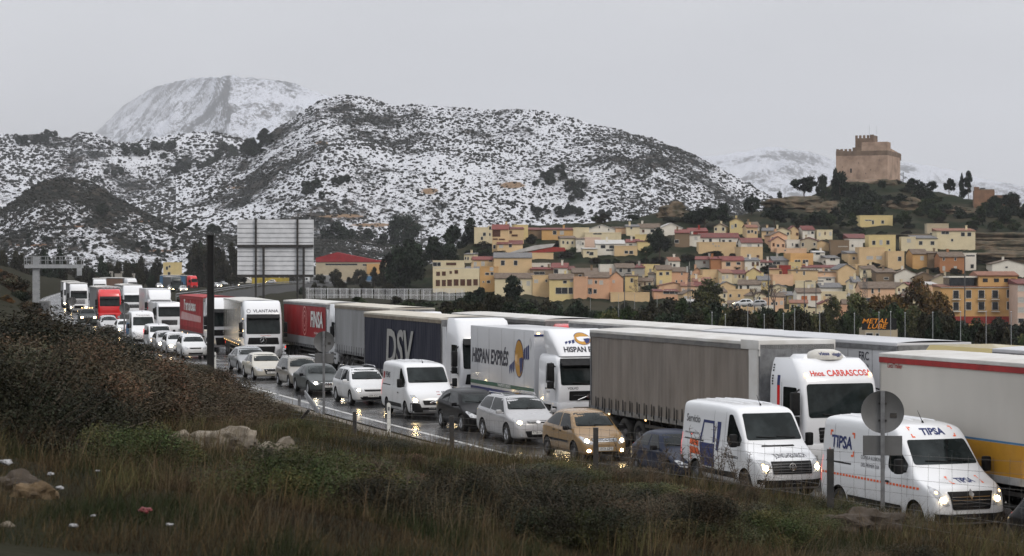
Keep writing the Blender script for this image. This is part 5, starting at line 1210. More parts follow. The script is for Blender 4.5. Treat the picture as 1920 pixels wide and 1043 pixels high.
# ---------------------------------------------------------------- village hill and castle knoll
def DY(y): return float(np.interp(y, [300, 335, 370, 400, 420, 450, 500, 560, 575, 600, 630, 660], [900, 880, 830, 780, 740, 700, 650, 600, 575, 535, 470, 425]))
crest = [(560, 560), (640, 556), (730, 545), (775, 515), (805, 490), (870, 462), (892, 440), (1000, 421), (1100, 417), (1180, 412), (1225, 398), (1262, 386), (1300, 400), (1380, 402), (1440, 392), (1490, 380), (1530, 362), (1560, 342), (1600, 336),
         (1690, 338), (1720, 350), (1770, 360), (1810, 372), (1860, 378), (1930, 386), (2000, 392), (2200, 420)]
M_hill = mat('grassy_hill', (.008, .013, .005), .95, col2=(.032, .028, .017), nscale=.07, ndet=10, lo=.42, hi=.62, bump=1, bscale=.6, spec=.05)
px_ = np.linspace(560, 2200, 210); cy_ = np.interp(px_, [c[0] for c in crest], [c[1] for c in crest]); rows = 84
Ph = np.zeros((rows + 12, 210, 3))
for j in range(210):
    for i in range(rows):
        yb0 = 578 + 74 * sst(800, 980, px_[j]); y = yb0 + (cy_[j] - yb0) * i / (rows - 1); d = DY(y); z = CH + (HY - y) * d / F
        n_ = mn.noise(Vector((px_[j] * .03, y * .06, 0))) * .9 + mn.noise(Vector((px_[j] * .12, y * .25, 5))) * .45
        Ph[i, j] = ((px_[j] - CX) * d / F, d, z + n_ * (1 if i > 0 else 0) - .4)
    for i in range(12):
        t = (i + 1) / 12; d = Ph[rows - 1, j, 1] + 120 * t; Ph[rows + i, j] = ((px_[j] - CX) * d / F, d, Ph[rows - 1, j, 2] * (1 - t) - 6 * t)
tag(grid_mesh('village_hill', Ph, M_hill), kind='structure')
M_rock = mat('weathered_rock', (.2, .172, .135), .9, col2=(.05, .042, .033), nscale=1.6, ndet=9, lo=.35, hi=.65, bump=1, bscale=3)
M_rockfar = mat('ochre_outcrop_rock', (.1, .072, .046), .95, col2=(.03, .028, .016), nscale=.3, ndet=9, lo=.4, hi=.62, bump=1, bscale=.8)

# ---------------------------------------------------------------- houses
def wallm(n, c):
    c = tuple(min(.75, x * f) for x, f in zip(c, (1.25, 1.2, 1.12))); return mat(n, c, .9, col2=tuple(x * .8 for x in c), nscale=.35, ndet=8, lo=.35, hi=.8, bump=.2, bscale=3)
W = {'cream': wallm('cream_render', (.47, .42, .3)), 'tan': wallm('tan_render', (.44, .33, .2)), 'yellow': wallm('yellow_render', (.46, .38, .2)), 'orange': wallm('ochre_render', (.4, .25, .11)),
     'salmon': wallm('salmon_render', (.44, .27, .18)), 'white': wallm('white_render', (.5, .49, .46)), 'brick': wallm('orange_brick', (.27, .13, .065)), 'peach': wallm('peach_render', (.47, .32, .22)),
     'brown': wallm('brown_render', (.15, .11, .075)), 'grey': wallm('grey_render', (.24, .235, .225)), 'red': wallm('dark_red_render', (.2, .03, .025)), 'stone': wallm('pale_stone', (.33, .29, .22)), 'pink': wallm('pink_render', (.46, .35, .3))}
RF = {'brown': mat('brown_roof_tiles', (.085, .062, .045), .9, col2=(.15, .115, .088), nscale=1.2, ndet=6, bump=.8, bscale=5), 'red': mat('red_roof_sheet', (.17, .045, .038), .8, col2=(.12, .04, .034), nscale=.7, bump=.5, bscale=4),
      'grey': mat('grey_roof_tiles', (.09, .09, .095), .85, col2=(.16, .155, .15), nscale=1.5, bump=.6, bscale=5), 'dark': mat('dark_red_roof_tiles', (.15, .045, .04), .85, col2=(.1, .045, .04), nscale=1, bump=.6, bscale=5),
      'pale': mat('pale_roof_sheet', (.42, .41, .4), .7, col2=(.33, .32, .3), nscale=.8), 'orange': mat('terracotta_roof_tiles', (.22, .1, .065), .85, col2=(.15, .08, .055), nscale=1, bump=.6, bscale=5)}
M_shut = mat('dark_window_pane', (.012, .014, .017), .2, col2=(.03, .032, .036), nscale=1.5)
M_shutb = mat('brown_shutter', (.055, .02, .013), .7, col2=(.08, .035, .02), nscale=3)
M_blind = mat('pale_blind', (.42, .41, .38), .7, col2=(.33, .32, .3), nscale=3)
M_blor = mat('orange_blind', (.36, .11, .03), .7, col2=(.28, .09, .03), nscale=3)
M_frame = mat('window_surround', (.55, .53, .48), .8, col2=(.42, .4, .36), nscale=2)
RG = {'A': (800, 380, 5.215), 'B': (1080, 380, 5.215), 'C': (1360, 380, 5.215), 'D': (1600, 380, 3.725), 'P': (0, 0, 1)}
SHM = {'d': M_shut, 'b': M_shutb, 'w': M_blind, 'o': M_blor}
def house(reg, x0, x1, yt, yb, wall, roof, rcol, rh, wins, label, yaw=0, dep=8.0, d=None, down=5, name='house', cat='house', surround=True, group='houses on the village hill'):
    ox, oy, sc = RG[reg]; f = lambda x: ox + x / sc; g = lambda y: oy + y / sc
    d = d or DY(g(yb)); k = d / F; w_ = (x1 - x0) / sc * k; h = (yb - yt) / sc * k; zb = CH + (HY - g(yb)) * k; cx = (f((x0 + x1) / 2) - CX) * k
    rr = rh / sc * k; root = empty(name, (cx, d, zb), R(yaw), label, cat, group)
    mw = W[wall]; b = MB(); b.box(-w_ / 2, w_ / 2, 0, dep, -down, h)
    if roof == 'gable': b.prism([(-w_ / 2, h), (w_ / 2, h), (0, h + rr)], .0, dep, 'y')
    if roof == 'flat' and rh: 
        for a in ((-w_ / 2 - .05, w_ / 2 + .05, -.06, .16), (-w_ / 2 - .05, w_ / 2 + .05, dep - .16, dep + .06)): b.box(*a, h + .005, h + max(rr, .3))
        for a in ((-w_ / 2 - .05, -w_ / 2 + .17), (w_ / 2 - .17, w_ / 2 + .05)): b.box(*a, .165, dep - .165, h + .005, h + max(rr, .3))
    wo = b.build('wall', mw, root)
    o = .3; rm = RF.get(rcol)
    b = MB()
    if roof == 'tile':      # ridge parallel to the street front
        b.prism([(-o, h - .06), (-o, h + .12), (dep / 2, h + rr + .15), (dep + o, h + .12), (dep + o, h - .06), (dep / 2, h + rr - .06)], -w_ / 2 - .2, w_ / 2 + .2, 'x')
        b2 = MB(); b2.prism([(0, h), (dep, h), (dep / 2, h + rr - .08)], -w_ / 2, w_ / 2, 'x'); gb = b2.build('gable_wall', mw, root)
    elif roof == 'shed': b.prism([(-o, h + .02), (-o, h + .18), (dep, h + rr + .15), (dep, h + .02)], -w_ / 2 - .15, w_ / 2 + .15, 'x')
    elif roof == 'gable':
        b.prism([(-w_ / 2 - .25, h - .08), (0, h + rr + .02), (w_ / 2 + .25, h - .08), (w_ / 2 + .25, h + .1), (0, h + rr + .22), (-w_ / 2 - .25, h + .1)], -.25, dep + .2, 'y')
    else: b.box(-w_ / 2 + .2, w_ / 2 - .2, .2, dep - .2, h + .006, h + .12); rm = rm or RF['pale']
    ro = b.build('roof', rm or RF['brown'], root)
    rs = random.Random(label)
    if rs.random() < .6 and roof != 'flat': b = MB(); u = rs.uniform(-.35, .35) * w_; b.box(u - .3, u + .3, dep / 2 - .3, dep / 2 + .3, h + rr * .5, h + rr + .9); b.box(u - .38, u + .38, dep / 2 - .38, dep / 2 + .38, h + rr + .9, h + rr + 1.02); b.build('chimney', mw, ro)
    for wn in wins:
        wx, wy, ww, wh = wn[:4]; kind = wn[4] if len(wn) > 4 else 'd'
        u = (f(wx) - f((x0 + x1) / 2)) * k; z = (g(yb) - g(wy)) * k; a, c = ww / sc * k / 2, wh / sc * k / 2
        b = MB()
        t_ = .09 if surround and ww < 60 else .07
        for q in ((u - a - t_, u + a + t_, z + c, z + c + t_), (u - a - t_, u + a + t_, z - c - t_, z - c), (u - a - t_, u - a, z - c, z + c), (u + a, u + a + t_, z - c, z + c)): b.box(q[0], q[1], -.07, .05, q[2], q[3])
        fr = b.build('window', M_frame if (surround and kind != 'b') else mw, root)
        b = MB(); b.box(u - a, u + a, -.012, .03, z - c, z + c)
        b.build('pane' if kind in 'd' else 'shutter', SHM[kind], fr)
        if kind == 'd' and a > .75 and h < 9:
            b = MB(); b.box(u - .035, u + .035, -.04, -.013, z - c, z + c); b.build('mullion', M_frame, fr)
    return root
H_ = [
 ('A', 465, 610, 250, 400, 'cream', 'flat', 'pale', 4, [(565, 310, 26, 32), (540, 350, 20, 30)], 'pale cream flat-roofed house at the upper left end of the village'),
 ('A', 600, 660, 235, 400, 'cream', 'flat', 'pale', 3, [(620, 250, 22, 30), (617, 312, 16, 26)], 'narrow cream house wing right of the upper left cream house'),
 ('A', 640, 800, 265, 480, 'tan', 'tile', 'red', 50, [(682, 302, 78, 66, 'b'), (735, 360, 60, 14, 'b'), (662, 432, 22, 34), (672, 358, 50, 14, 'b')], 'tan house with a red roof and a big brown awning'),
 ('A', 800, 950, 260, 400, 'tan', 'shed', 'dark', 22, [(822, 290, 26, 30, 'b'), (860, 322, 60, 20, 'b')], 'tan house with a dark post, right of the brown awning'),
 ('A', 860, 992, 225, 360, 'yellow', 'flat', 'brown', 4, [], 'blank tall yellow wall house behind the tan terraces'),
 ('A', 690, 940, 410, 500, 'tan', 'shed', 'dark', 40, [(728, 428, 34, 26, 'w'), (818, 420, 28, 34)], 'tan house with sloping side wall below the brown awning house'),
 ('A', 990, 1130, 270, 345, 'brown', 'shed', 'dark', 26, [(980 + 20, 340, 24, 22)], 'low brown house with dark red roof between two yellow houses'),
 ('A', 1125, 1428, 268, 352, 'orange', 'shed', 'dark', 22, [(1252, 295, 34, 36), (1322, 295, 34, 36, 'w')], 'ochre house with two white-framed windows near the village top'),
 ('A', 1310, 1465, 352, 450, 'cream', 'shed', 'brown', 26, [(1335, 390, 16, 26), (1378, 393, 17, 25), (1425, 393, 17, 25)], 'cream house with three small square windows'),
 ('A', 1463, 1545, 360, 470, 'white', 'shed', 'brown', 14, [(1480, 392, 14, 24, 'w'), (1505, 398, 20, 36, 'w'), (1528, 402, 14, 22)], 'narrow white house joined to the three-windowed cream house'),
 ('A', 1430, 1585, 255, 350, 'cream', 'flat', 'pale', 3, [], 'long cream blank wall at the village top, left stretch'),
 ('A', 655, 1028, 543, 690, 'tan', 'shed', 'grey', 52, [(745, 590, 36, 46, 'd'), (870, 590, 34, 46, 'd')], 'big tan house with a dark grey tiled roof and two dark windows'),
 ('A', 60, 365, 575, 700, 'cream', 'flat', 'pale', 8, [(82, 603, 40, 36, 'd'), (120, 603, 34, 34, 'd'), (240, 600, 98, 26, 'b')], 'cream top storey block with glazed corner above the shuttered building', ),
 ('A', 60, 515, 645, 860, 'cream', 'flat', 'pale', 0, [(112, 697, 38, 42, 'b'), (168, 695, 38, 42, 'b'), (235, 683, 24, 28, 'b'), (290, 678, 36, 36, 'b'), (110, 787, 42, 62, 'b'), (168, 787, 40, 62, 'b'), (224, 785, 46, 64, 'b'), (288, 782, 48, 64, 'b'), (352, 782, 48, 64, 'b'), (415, 782, 46, 64, 'b'), (478, 780, 44, 62, 'b')], 'long cream building with a row of brown shuttered windows'),
 ('A', 365, 460, 508, 575, 'cream', 'shed', 'grey', 14, [(405, 548, 14, 28), (380, 545, 12, 26)], 'small cream house with grey roof above the long shuttered building'),
 ('A', 455, 655, 562, 660, 'tan', 'tile', 'red', 32, [(475, 600, 22, 34, 'w'), (550, 597, 28, 40, 'w'), (625, 570, 30, 14)], 'tan house with a bright red roof left of the grey tiled one'),
 ('A', 365, 530, 655, 740, 'tan', 'shed', 'grey', 26, [(440, 682, 100, 22, 'w')], 'tan house with curved grey canopy and balcony'),
 ('A', 520, 665, 635, 860, 'orange', 'flat', 'brown', 6, [(592, 697, 36, 22), (640, 695, 28, 26), (605, 775, 30, 24), (555, 776, 14, 12), (635, 650, 30, 30, 'w')], 'ochre narrow house with balcony beside the long shuttered building'),
 ('A', 665, 1045, 742, 900, 'cream', 'tile', 'brown', 50, [(912, 790, 34, 42, 'w'), (995, 790, 32, 42, 'w')], 'cream house with long brown roof behind the dark pine crown'),
 ('A', 1035, 1255, 722, 900, 'tan', 'flat', 'brown', 4, [(1070, 770, 34, 28, 'w'), (1170, 765, 16, 22)], 'tan house with flat parapet right of the dark pine crown'),
 ('A', 1200, 1438, 752, 940, 'yellow', 'tile', 'brown', 52, [(1352, 777, 34, 26), (1320, 862, 116, 60), (1408, 862, 40, 60), (1415, 765, 24, 18, 'w')], 'pale yellow house with two dark open garage bays'),
 ('A', 1215, 1375, 642, 710, 'white', 'shed', 'red', 48, [(1265, 672, 40, 40), (1165 + 60, 650, 16, 34)], 'small white house under a dull red tiled roof'),
 ('A', 1310, 1465, 658, 705, 'cream', 'shed', 'dark', 32, [(1368, 676, 34, 18, 'w')], 'low cream house right of the dull red roof'),
 ('A', 1020, 1210, 600, 640, 'white', 'flat', 'pale', 2, [(1130, 625, 26, 18)], 'low white terrace wall below the dark bushes'),
 ('A', 1010, 1240, 655, 712, 'brown', 'shed', 'red', 20, [(1100, 690, 110, 26)], 'dark brown terrace with a red sheet roof'),
 ('A', 1010, 1240, 500, 545, 'tan', 'flat', 'brown', 2, [], 'low tan garden wall under the white and red ramp'),
 ('A', 1425, 1680, 690, 742, 'brown', 'shed', 'brown', 46, [(1500, 715, 30, 20)], 'brown low house with a broad brown roof above the salmon wall'),
 ('A', 1435, 1562, 735, 945, 'salmon', 'flat', 'brown', 4, [], 'blank salmon house wall with no windows'),
 ('B', 90, 325, 735, 930, 'salmon', 'tile', 'brown', 52, [(130, 775, 54, 44, 'w'), (195, 778, 20, 30), (247, 782, 30, 36, 'w'), (125, 865, 60, 56), (187, 868, 30, 40)], 'salmon house with a dark carport opening'),
 ('B', 322, 462, 740, 895, 'salmon', 'gable', 'brown', 62, [(368, 772, 18, 24, 'w')], 'lighter salmon gabled house with one tiny window'),
 ('B', 0, 125, 253, 345, 'cream', 'flat', 'pale', 3, [], 'long cream blank wall at the village top, middle stretch'),
 ('B', 118, 382, 262, 300, 'white', 'gable', 'pale', 42, [(230, 240, 10, 20), (320, 265, 10, 18)], 'wide white gabled hall at the village top'),
 ('B', 85, 442, 300, 358, 'cream', 'flat', 'pale', 2, [(210, 283 + 22, 80, 12)], 'long cream blank wall at the village top, right stretch'),
 ('B', 85, 245, 348, 440, 'pink', 'flat', 'brown', 2, [], 'pinkish blank house wall under the cream wall'),
 ('B', 385, 500, 250, 300, 'peach', 'shed', 'brown', 14, [], 'peach low house left of the cream gable near the tall post'),
 ('B', 495, 622, 238, 322, 'cream', 'shed', 'grey', 24, [(541, 250, 18, 18)], 'cream house with small window beside the tall thin post'),
 ('B', 612, 822, 250, 300, 'white', 'tile', 'brown', 44, [(658, 278, 24, 30, 'b'), (747, 277, 36, 28)], 'white house with brown roof at the village top'),
 ('B', 820, 1040, 250, 300, 'white', 'gable', 'pale', 46, [], 'white gabled house with pale roof right of the brown-roofed one'),
 ('B', 965, 1110, 300, 420, 'brown', 'shed', 'red', 38, [(985, 380, 40, 30)], 'brown shed with a pinkish red roof beside the big round tree'),
 ('B', 1105, 1290, 285, 330, 'red', 'shed', 'red', 38, [(1088 + 40, 300, 20, 36)], 'dark red house with flat red roof near the pine grove'),
 ('B', 1060, 1215, 318, 415, 'white', 'shed', 'brown', 6, [(1097, 355, 18, 40), (1173, 350, 26, 28, 'w')], 'white house with a round window panel, right of the round tree'),
 ('B', 1205, 1595, 345, 408, 'white', 'tile', 'dark', 46, [(1247, 378, 14, 26), (1315, 372, 26, 36), (1407, 372, 12, 36), (1443, 378, 26, 26), (1507, 378, 26, 26)], 'long white house with a dark red roof and five openings'),
 ('B', 1200, 1565, 395, 492, 'tan', 'flat', 'brown', 2, [(1367, 425, 8, 8), (1397, 425, 8, 8), (1340, 405, 8, 8)], 'long tan retaining house wall below the long white house'),
 ('B', 195, 480, 408, 500, 'white', 'shed', 'pale', 42, [(265, 432, 44, 30), (348, 434, 44, 28), (330, 465, 70, 14)], 'cream house with porch and pale sloping roof'),
 ('B', 70, 210, 455, 525, 'cream', 'shed', 'pale', 12, [(120, 488, 30, 20), (150, 500, 40, 30)], 'cream arcade house left of the porch house'),
 ('B', 375, 600, 432, 505, 'tan', 'flat', 'brown', 3, [(540, 487, 36, 30), (492, 485, 32, 26)], 'tan house with blue-grey window next to the red-roofed white house'),
 ('B', 485, 615, 392, 440, 'white', 'shed', 'red', 34, [(535, 412, 30, 12)], 'white house with a bright red roof next to the dark round tree'),
 ('B', 605, 722, 382, 462, 'yellow', 'shed', 'dark', 12, [], 'pale yellow-green blank house against the dark round tree'),
 ('B', 578, 706, 320, 378, 'yellow', 'flat', 'pale', 2, [], 'yellowish blank block left of the dark round tree'),
 ('B', 233, 396, 612, 680, 'white', 'flat', 'pale', 2, [], 'plain bright white wall block in the middle of the village'),
 ('B', 393, 578, 640, 705, 'grey', 'tile', 'brown', 42, [(437, 663, 28, 36), (520, 663, 34, 36)], 'grey house with two windows and brown roof'),
 ('B', 575, 665, 640, 705, 'grey', 'shed', 'dark', 36, [], 'grey house annex under a dark red roof'),
 ('B', 662, 818, 612, 690, 'yellow', 'flat', 'pale', 2, [], 'blank yellow block behind the bare-branched tree'),
 ('B', 705, 790, 700, 800, 'grey', 'shed', 'brown', 18, [(740, 780, 60, 60, 'w')], 'grey lean-to house left of the yellow-green two-storey house'),
 ('B', 785, 937, 658, 805, 'yellow', 'tile', 'brown', 44, [(830, 697, 30, 28), (895, 693, 30, 28), (830, 778, 22, 32, 'w')], 'yellow-green two-storey house with two dark upper windows'),
 ('B', 935, 1105, 680, 800, 'salmon', 'shed', 'brown', 44, [(1035, 697, 14, 22), (983, 771, 13, 20), (1033, 770, 14, 22)], 'salmon two-storey house with three tiny windows by the lattice mast'),
 ('B', 1125, 1243, 690, 740, 'salmon', 'gable', 'brown', 50, [(1160, 655 + 50, 8, 14)], 'salmon gabled house right of the lattice mast'),
 ('B', 1120, 1238, 722, 810, 'tan', 'flat', 'brown', 2, [], 'tan lower storey block right of the lattice mast'),
 ('B', 1163, 1325, 560, 630, 'grey', 'shed', 'red', 32, [(1255, 586, 24, 26, 'b')], 'grey house with bright crimson roof in the middle of the village'),
 ('B', 1318, 1428, 555, 655, 'brick', 'shed', 'red', 24, [], 'rust orange blank house under a crimson roof'),
 ('B', 1423, 1655, 570, 655, 'peach', 'tile', 'red', 42, [(1487, 602, 42, 36), (1590, 596, 36, 24)], 'peach house with long crimson roof and two wide windows'),
 ('B', 1238, 1435, 665, 765, 'tan', 'flat', 'brown', 3, [(1440 - 30, 690, 14, 24)], 'blank tan block below the crimson roofs'),
 ('B', 760, 1000, 870, 940, 'salmon', 'shed', 'dark', 16, [(915, 878, 120, 30), (1050 - 70, 885, 30, 22)], 'low salmon house with a black terrace canopy'),
 ('B', 810, 1100, 815, 870, 'peach', 'gable', 'orange', 30, [], 'peach gabled house behind the black terrace canopy'),
 ('B', 480, 600, 720, 860, 'yellow', 'shed', 'brown', 14, [(545, 760, 22, 40)], 'yellow house half hidden by the bare-branched tree'),
 ('B', 340, 720, 890, 950, 'tan', 'flat', 'brown', 2, [], 'low tan wall house below the salmon houses'),
 ('B', 1380, 1560, 815, 870, 'tan', 'gable', 'grey', 38, [], 'tan gabled house with dark grey roof above the long wall'),
 ('C', 0, 275, 858, 950, 'tan', 'flat', 'brown', 3, [(50, 910, 20, 26), (135, 910, 20, 26)], 'long tan wall house with two small dark windows'),
 ('C', 155, 365, 395, 450, 'white', 'tile', 'dark', 48, [(235, 420, 40, 30, 'w'), (325, 425, 16, 30)], 'white house with maroon roof above the twin-windowed tan house'),
 ('C', 148, 368, 442, 560, 'tan', 'flat', 'brown', 3, [(228, 520, 28, 26), (320, 526, 28, 24, 'b')], 'tan flat-fronted house with two framed windows'),
 ('C', 192, 338, 570, 660, 'white', 'shed', 'grey', 30, [(272, 602, 26, 40, 'b'), (315, 600, 26, 40, 'b')], 'white house with a pair of brown shuttered windows'),
 ('C', 335, 465, 588, 625, 'white', 'shed', 'dark', 26, [(355, 607, 18, 20), (395, 604, 18, 20), (440, 604, 34, 22)], 'low white and blue house under a dark roof'),
 ('C', 462, 640, 570, 612, 'grey', 'shed', 'grey', 42, [(500, 590, 70, 26)], 'grey low house with a broad grey roof'),
 ('C', 505, 795, 455, 500, 'peach', 'flat', 'brown', 2, [(584, 468, 14, 10)], 'long peach wall house with one tiny window'),
 ('C', 635, 862, 535, 620, 'orange', 'flat', 'orange', 40, [(705, 578, 56, 32), (785, 578, 54, 34)], 'bright ochre house with two wide windows'),
 ('C', 598, 735, 372, 442, 'white', 'flat', 'pale', 2, [(657, 410, 10, 24), (700, 418, 30, 30)], 'white block below the dark green terrace'),
 ('C', 850, 1035, 405, 460, 'tan', 'gable', 'brown', 34, [], 'tan wide gabled wall in the upper village'),
 ('C', 1030, 1210, 375, 500, 'brown', 'flat', 'brown', 3, [(1150, 430, 90, 3, 'w')], 'brown bare blockwork house in the upper village'),
 ('C', 1205, 1345, 370, 465, 'white', 'flat', 'pale', 2, [(1243, 422, 18, 22)], 'white house with one small window, left of the yellow one'),
 ('C', 1205, 1405, 352, 372, 'white', 'shed', 'dark', 46, [], 'low white house with a wide dark red roof'),
 ('C', 1405, 1665, 325, 470, 'yellow', 'flat', 'pale', 3, [(1452, 393, 30, 40), (1522, 390, 24, 44, 'w'), (1590, 390, 30, 40), (1605, 463, 14, 16)], 'yellow house with three tall windows in a row'),
 ('C', 1310, 1562, 445, 620, 'tan', 'flat', 'brown', 3, [(1413, 540, 60, 30, 'w'), (1503, 540, 48, 30, 'w')], 'tall tan block with two pale shuttered windows'),
 ('C', 860, 972, 490, 560, 'white', 'shed', 'pale', 16, [(905, 500, 40, 20)], 'white small house right of the bright ochre house'),
 ('C', 985, 1118, 545, 602, 'white', 'shed', 'grey', 26, [(1050, 552, 50, 28)], 'white house with scrolled gable and dark window'),
 ('C', 1205, 1345, 500, 600, 'tan', 'shed', 'grey', 26, [(1255, 545, 24, 22), (1298, 545, 24, 22)], 'tan house with paired small windows by the tall tan block'),
 ('C', 1270, 1385, 612, 705, 'tan', 'flat', 'brown', 3, [(1323, 650, 28, 40)], 'tan house with one tall window in the centre right'),
 ('C', 618, 745, 590, 670, 'yellow', 'flat', 'pale', 2, [(662, 632, 6, 8), (700, 630, 6, 8)], 'blank yellow wall below the bright ochre house'),
 ('C', 735, 1150, 640, 672, 'white', 'shed', 'dark', 26, [(810, 658, 28, 12), (890, 658, 12, 20), (980, 658, 40, 16)], 'low row house with a long maroon roof'),
 ('C', 645, 905, 665, 780, 'tan', 'shed', 'brown', 6, [(770, 690, 16, 36), (700, 680, 12, 16)], 'tan block with a narrow doorway above the street lamps'),
 ('C', 205, 350, 690, 790, 'yellow', 'gable', 'dark', 48, [], 'yellow gabled blank wall in the lower village'),
 ('C', 70, 250, 700, 770, 'cream', 'shed', 'dark', 38, [(100, 722, 18, 28, 'w'), (138, 722, 18, 30, 'b'), (175, 722, 18, 26)], 'cream house with three small windows and maroon roof'),
 ('C', 125, 345, 805, 862, 'white', 'tile', 'brown', 48, [(152, 828, 22, 34), (222, 828, 22, 34)], 'white house with brown roof and two square windows'),
 ('C', 430, 548, 655, 720, 'tan', 'shed', 'orange', 12, [(540, 690, 26, 40, 'b')], 'small tan house with a terracotta roof left of the dark red wall'),
 ('C', 540, 640, 622, 712, 'red', 'flat', 'dark', 2, [], 'dark red blank wall house'),
 ('C', 460, 665, 712, 790, 'peach', 'flat', 'brown', 2, [], 'peach wall behind the large bare tree'),
 ('C', 885, 1110, 682, 770, 'peach', 'shed', 'brown', 10, [(970, 700, 6, 10)], 'peach blank house under the maroon row roof'),
 ('C', 1100, 1275, 655, 780, 'tan', 'gable', 'grey', 50, [], 'tan tall gable with a diagonal dark roof edge'),
 ('C', 1185, 1368, 780, 920, 'cream', 'gable', 'grey', 66, [(1233, 820, 42, 50, 'w')], 'cream gabled house with a blue-grey roof and pale blind'),
 ('C', 700, 935, 882, 1010, 'white', 'tile', 'brown', 42, [(772, 935, 58, 46, 'o'), (868, 935, 66, 46, 'o')], 'white house with two orange blinds near the road'),
 ('C', 930, 1185, 882, 985, 'cream', 'flat', 'pale', 3, [(1005, 905, 60, 18)], 'cream wall block right of the orange blinds'),
 ('C', 930, 1145, 835, 880, 'white', 'shed', 'grey', 44, [], 'white house with broad pale grey roof behind the orange-blind house'),
 ('C', 685, 885, 775, 850, 'cream', 'flat', 'pale', 2, [(850, 812, 20, 24, 'w')], 'cream block behind the two lamp heads'),
 ('C', 895, 1075, 735, 775, 'white', 'shed', 'pale', 14, [(1010, 752, 50, 16)], 'low white house with snow-pale roof in the lower village'),
 ('C', 370, 460, 720, 770, 'grey', 'shed', 'grey', 14, [], 'small grey outhouse left of the bare tree'),
 ('D', 45, 275, 95, 158, 'yellow', 'flat', 'pale', 4, [(105, 124, 44, 6), (137, 138, 13, 26), (205, 136, 18, 22)], 'lone yellow house high on the hillside below the castle'),
 ('D', 335, 435, 245, 340, 'cream', 'flat', 'brown', 3, [(388, 266, 24, 24, 'w')], 'cream house at the left end of the upper right row'),
 ('D', 425, 590, 252, 335, 'cream', 'shed', 'grey', 22, [(470, 283, 24, 26), (553, 283, 26, 26)], 'cream house with grey roof in the upper right row'),
 ('D', 515, 665, 152, 240, 'stone', 'flat', 'pale', 3, [(545, 218, 18, 14)], 'pale stone house at the top of the upper right row'),
 ('D', 585, 852, 200, 320, 'cream', 'shed', 'orange', 20, [(642, 211, 52, 18), (765, 222, 26, 26), (810, 222, 26, 26), (690, 262, 14, 16)], 'wide cream house with terracotta roof edge, right of the stone one'),
 ('D', 240, 357, 345, 455, 'tan', 'flat', 'brown', 3, [(324, 393, 24, 30)], 'tan block with one window below the upper right row'),
 ('D', 413, 522, 360, 445, 'orange', 'tile', 'brown', 34, [(480, 388, 20, 28, 'w')], 'ochre house with brown roof left of the orange brick house'),
 ('D', 522, 605, 355, 450, 'brown', 'shed', 'brown', 14, [], 'dull brown house squeezed beside the orange brick house'),
 ('D', 603, 775, 380, 490, 'brick', 'tile', 'brown', 34, [(632, 395, 12, 20), (712, 395, 12, 20), (632, 460, 14, 28, 'w'), (712, 460, 16, 28, 'w')], 'orange brick house with four narrow windows'),
 ('D', 772, 858, 358, 470, 'white', 'flat', 'pale', 3, [(830, 445, 22, 26)], 'white narrow house right of the orange brick house'),
 ('D', 970, 1195, 430, 500, 'white', 'gable', 'brown', 28, [(1070, 452, 16, 10)], 'white house with steep dark skylit roof at the right edge'),
 ('D', 48, 292, 600, 735, 'peach', 'tile', 'brown', 44, [(134, 617, 14, 34), (180, 610, 10, 28), (110, 683, 36, 32), (156, 683, 22, 28)], 'peach old house with brown roof left of the autumn trees'),
 ('D', 0, 52, 560, 700, 'cream', 'shed', 'grey', 40, [(-12, 590, 20, 30, 'w')], 'cream slim house left of the peach old house'),
 ('D', 495, 590, 575, 645, 'peach', 'shed', 'pale', 18, [], 'peach blank house above the autumn trees'),
 ('D', 160, 300, 490, 560, 'brown', 'shed', 'brown', 26, [(230, 530, 30, 14)], 'jumbled brown-roofed house above the autumn trees, left one'),
 ('D', 290, 440, 500, 570, 'white', 'gable', 'brown', 34, [], 'white gable among the brown roofs above the autumn trees'),
 ('D', 430, 560, 520, 590, 'brown', 'gable', 'brown', 30, [], 'brown-roofed gabled house above the autumn trees, right one'),
 ('D', 545, 690, 540, 600, 'stone', 'gable', 'brown', 34, [], 'stone gabled house left of the big ochre apartment block'),
]
for h in H_:
    yw = (random.Random(h[-1]).uniform(-9, 9)) if (h[2] - h[1]) / RG[h[0]][2] < 45 else 0
    house(*h, yaw=yw)
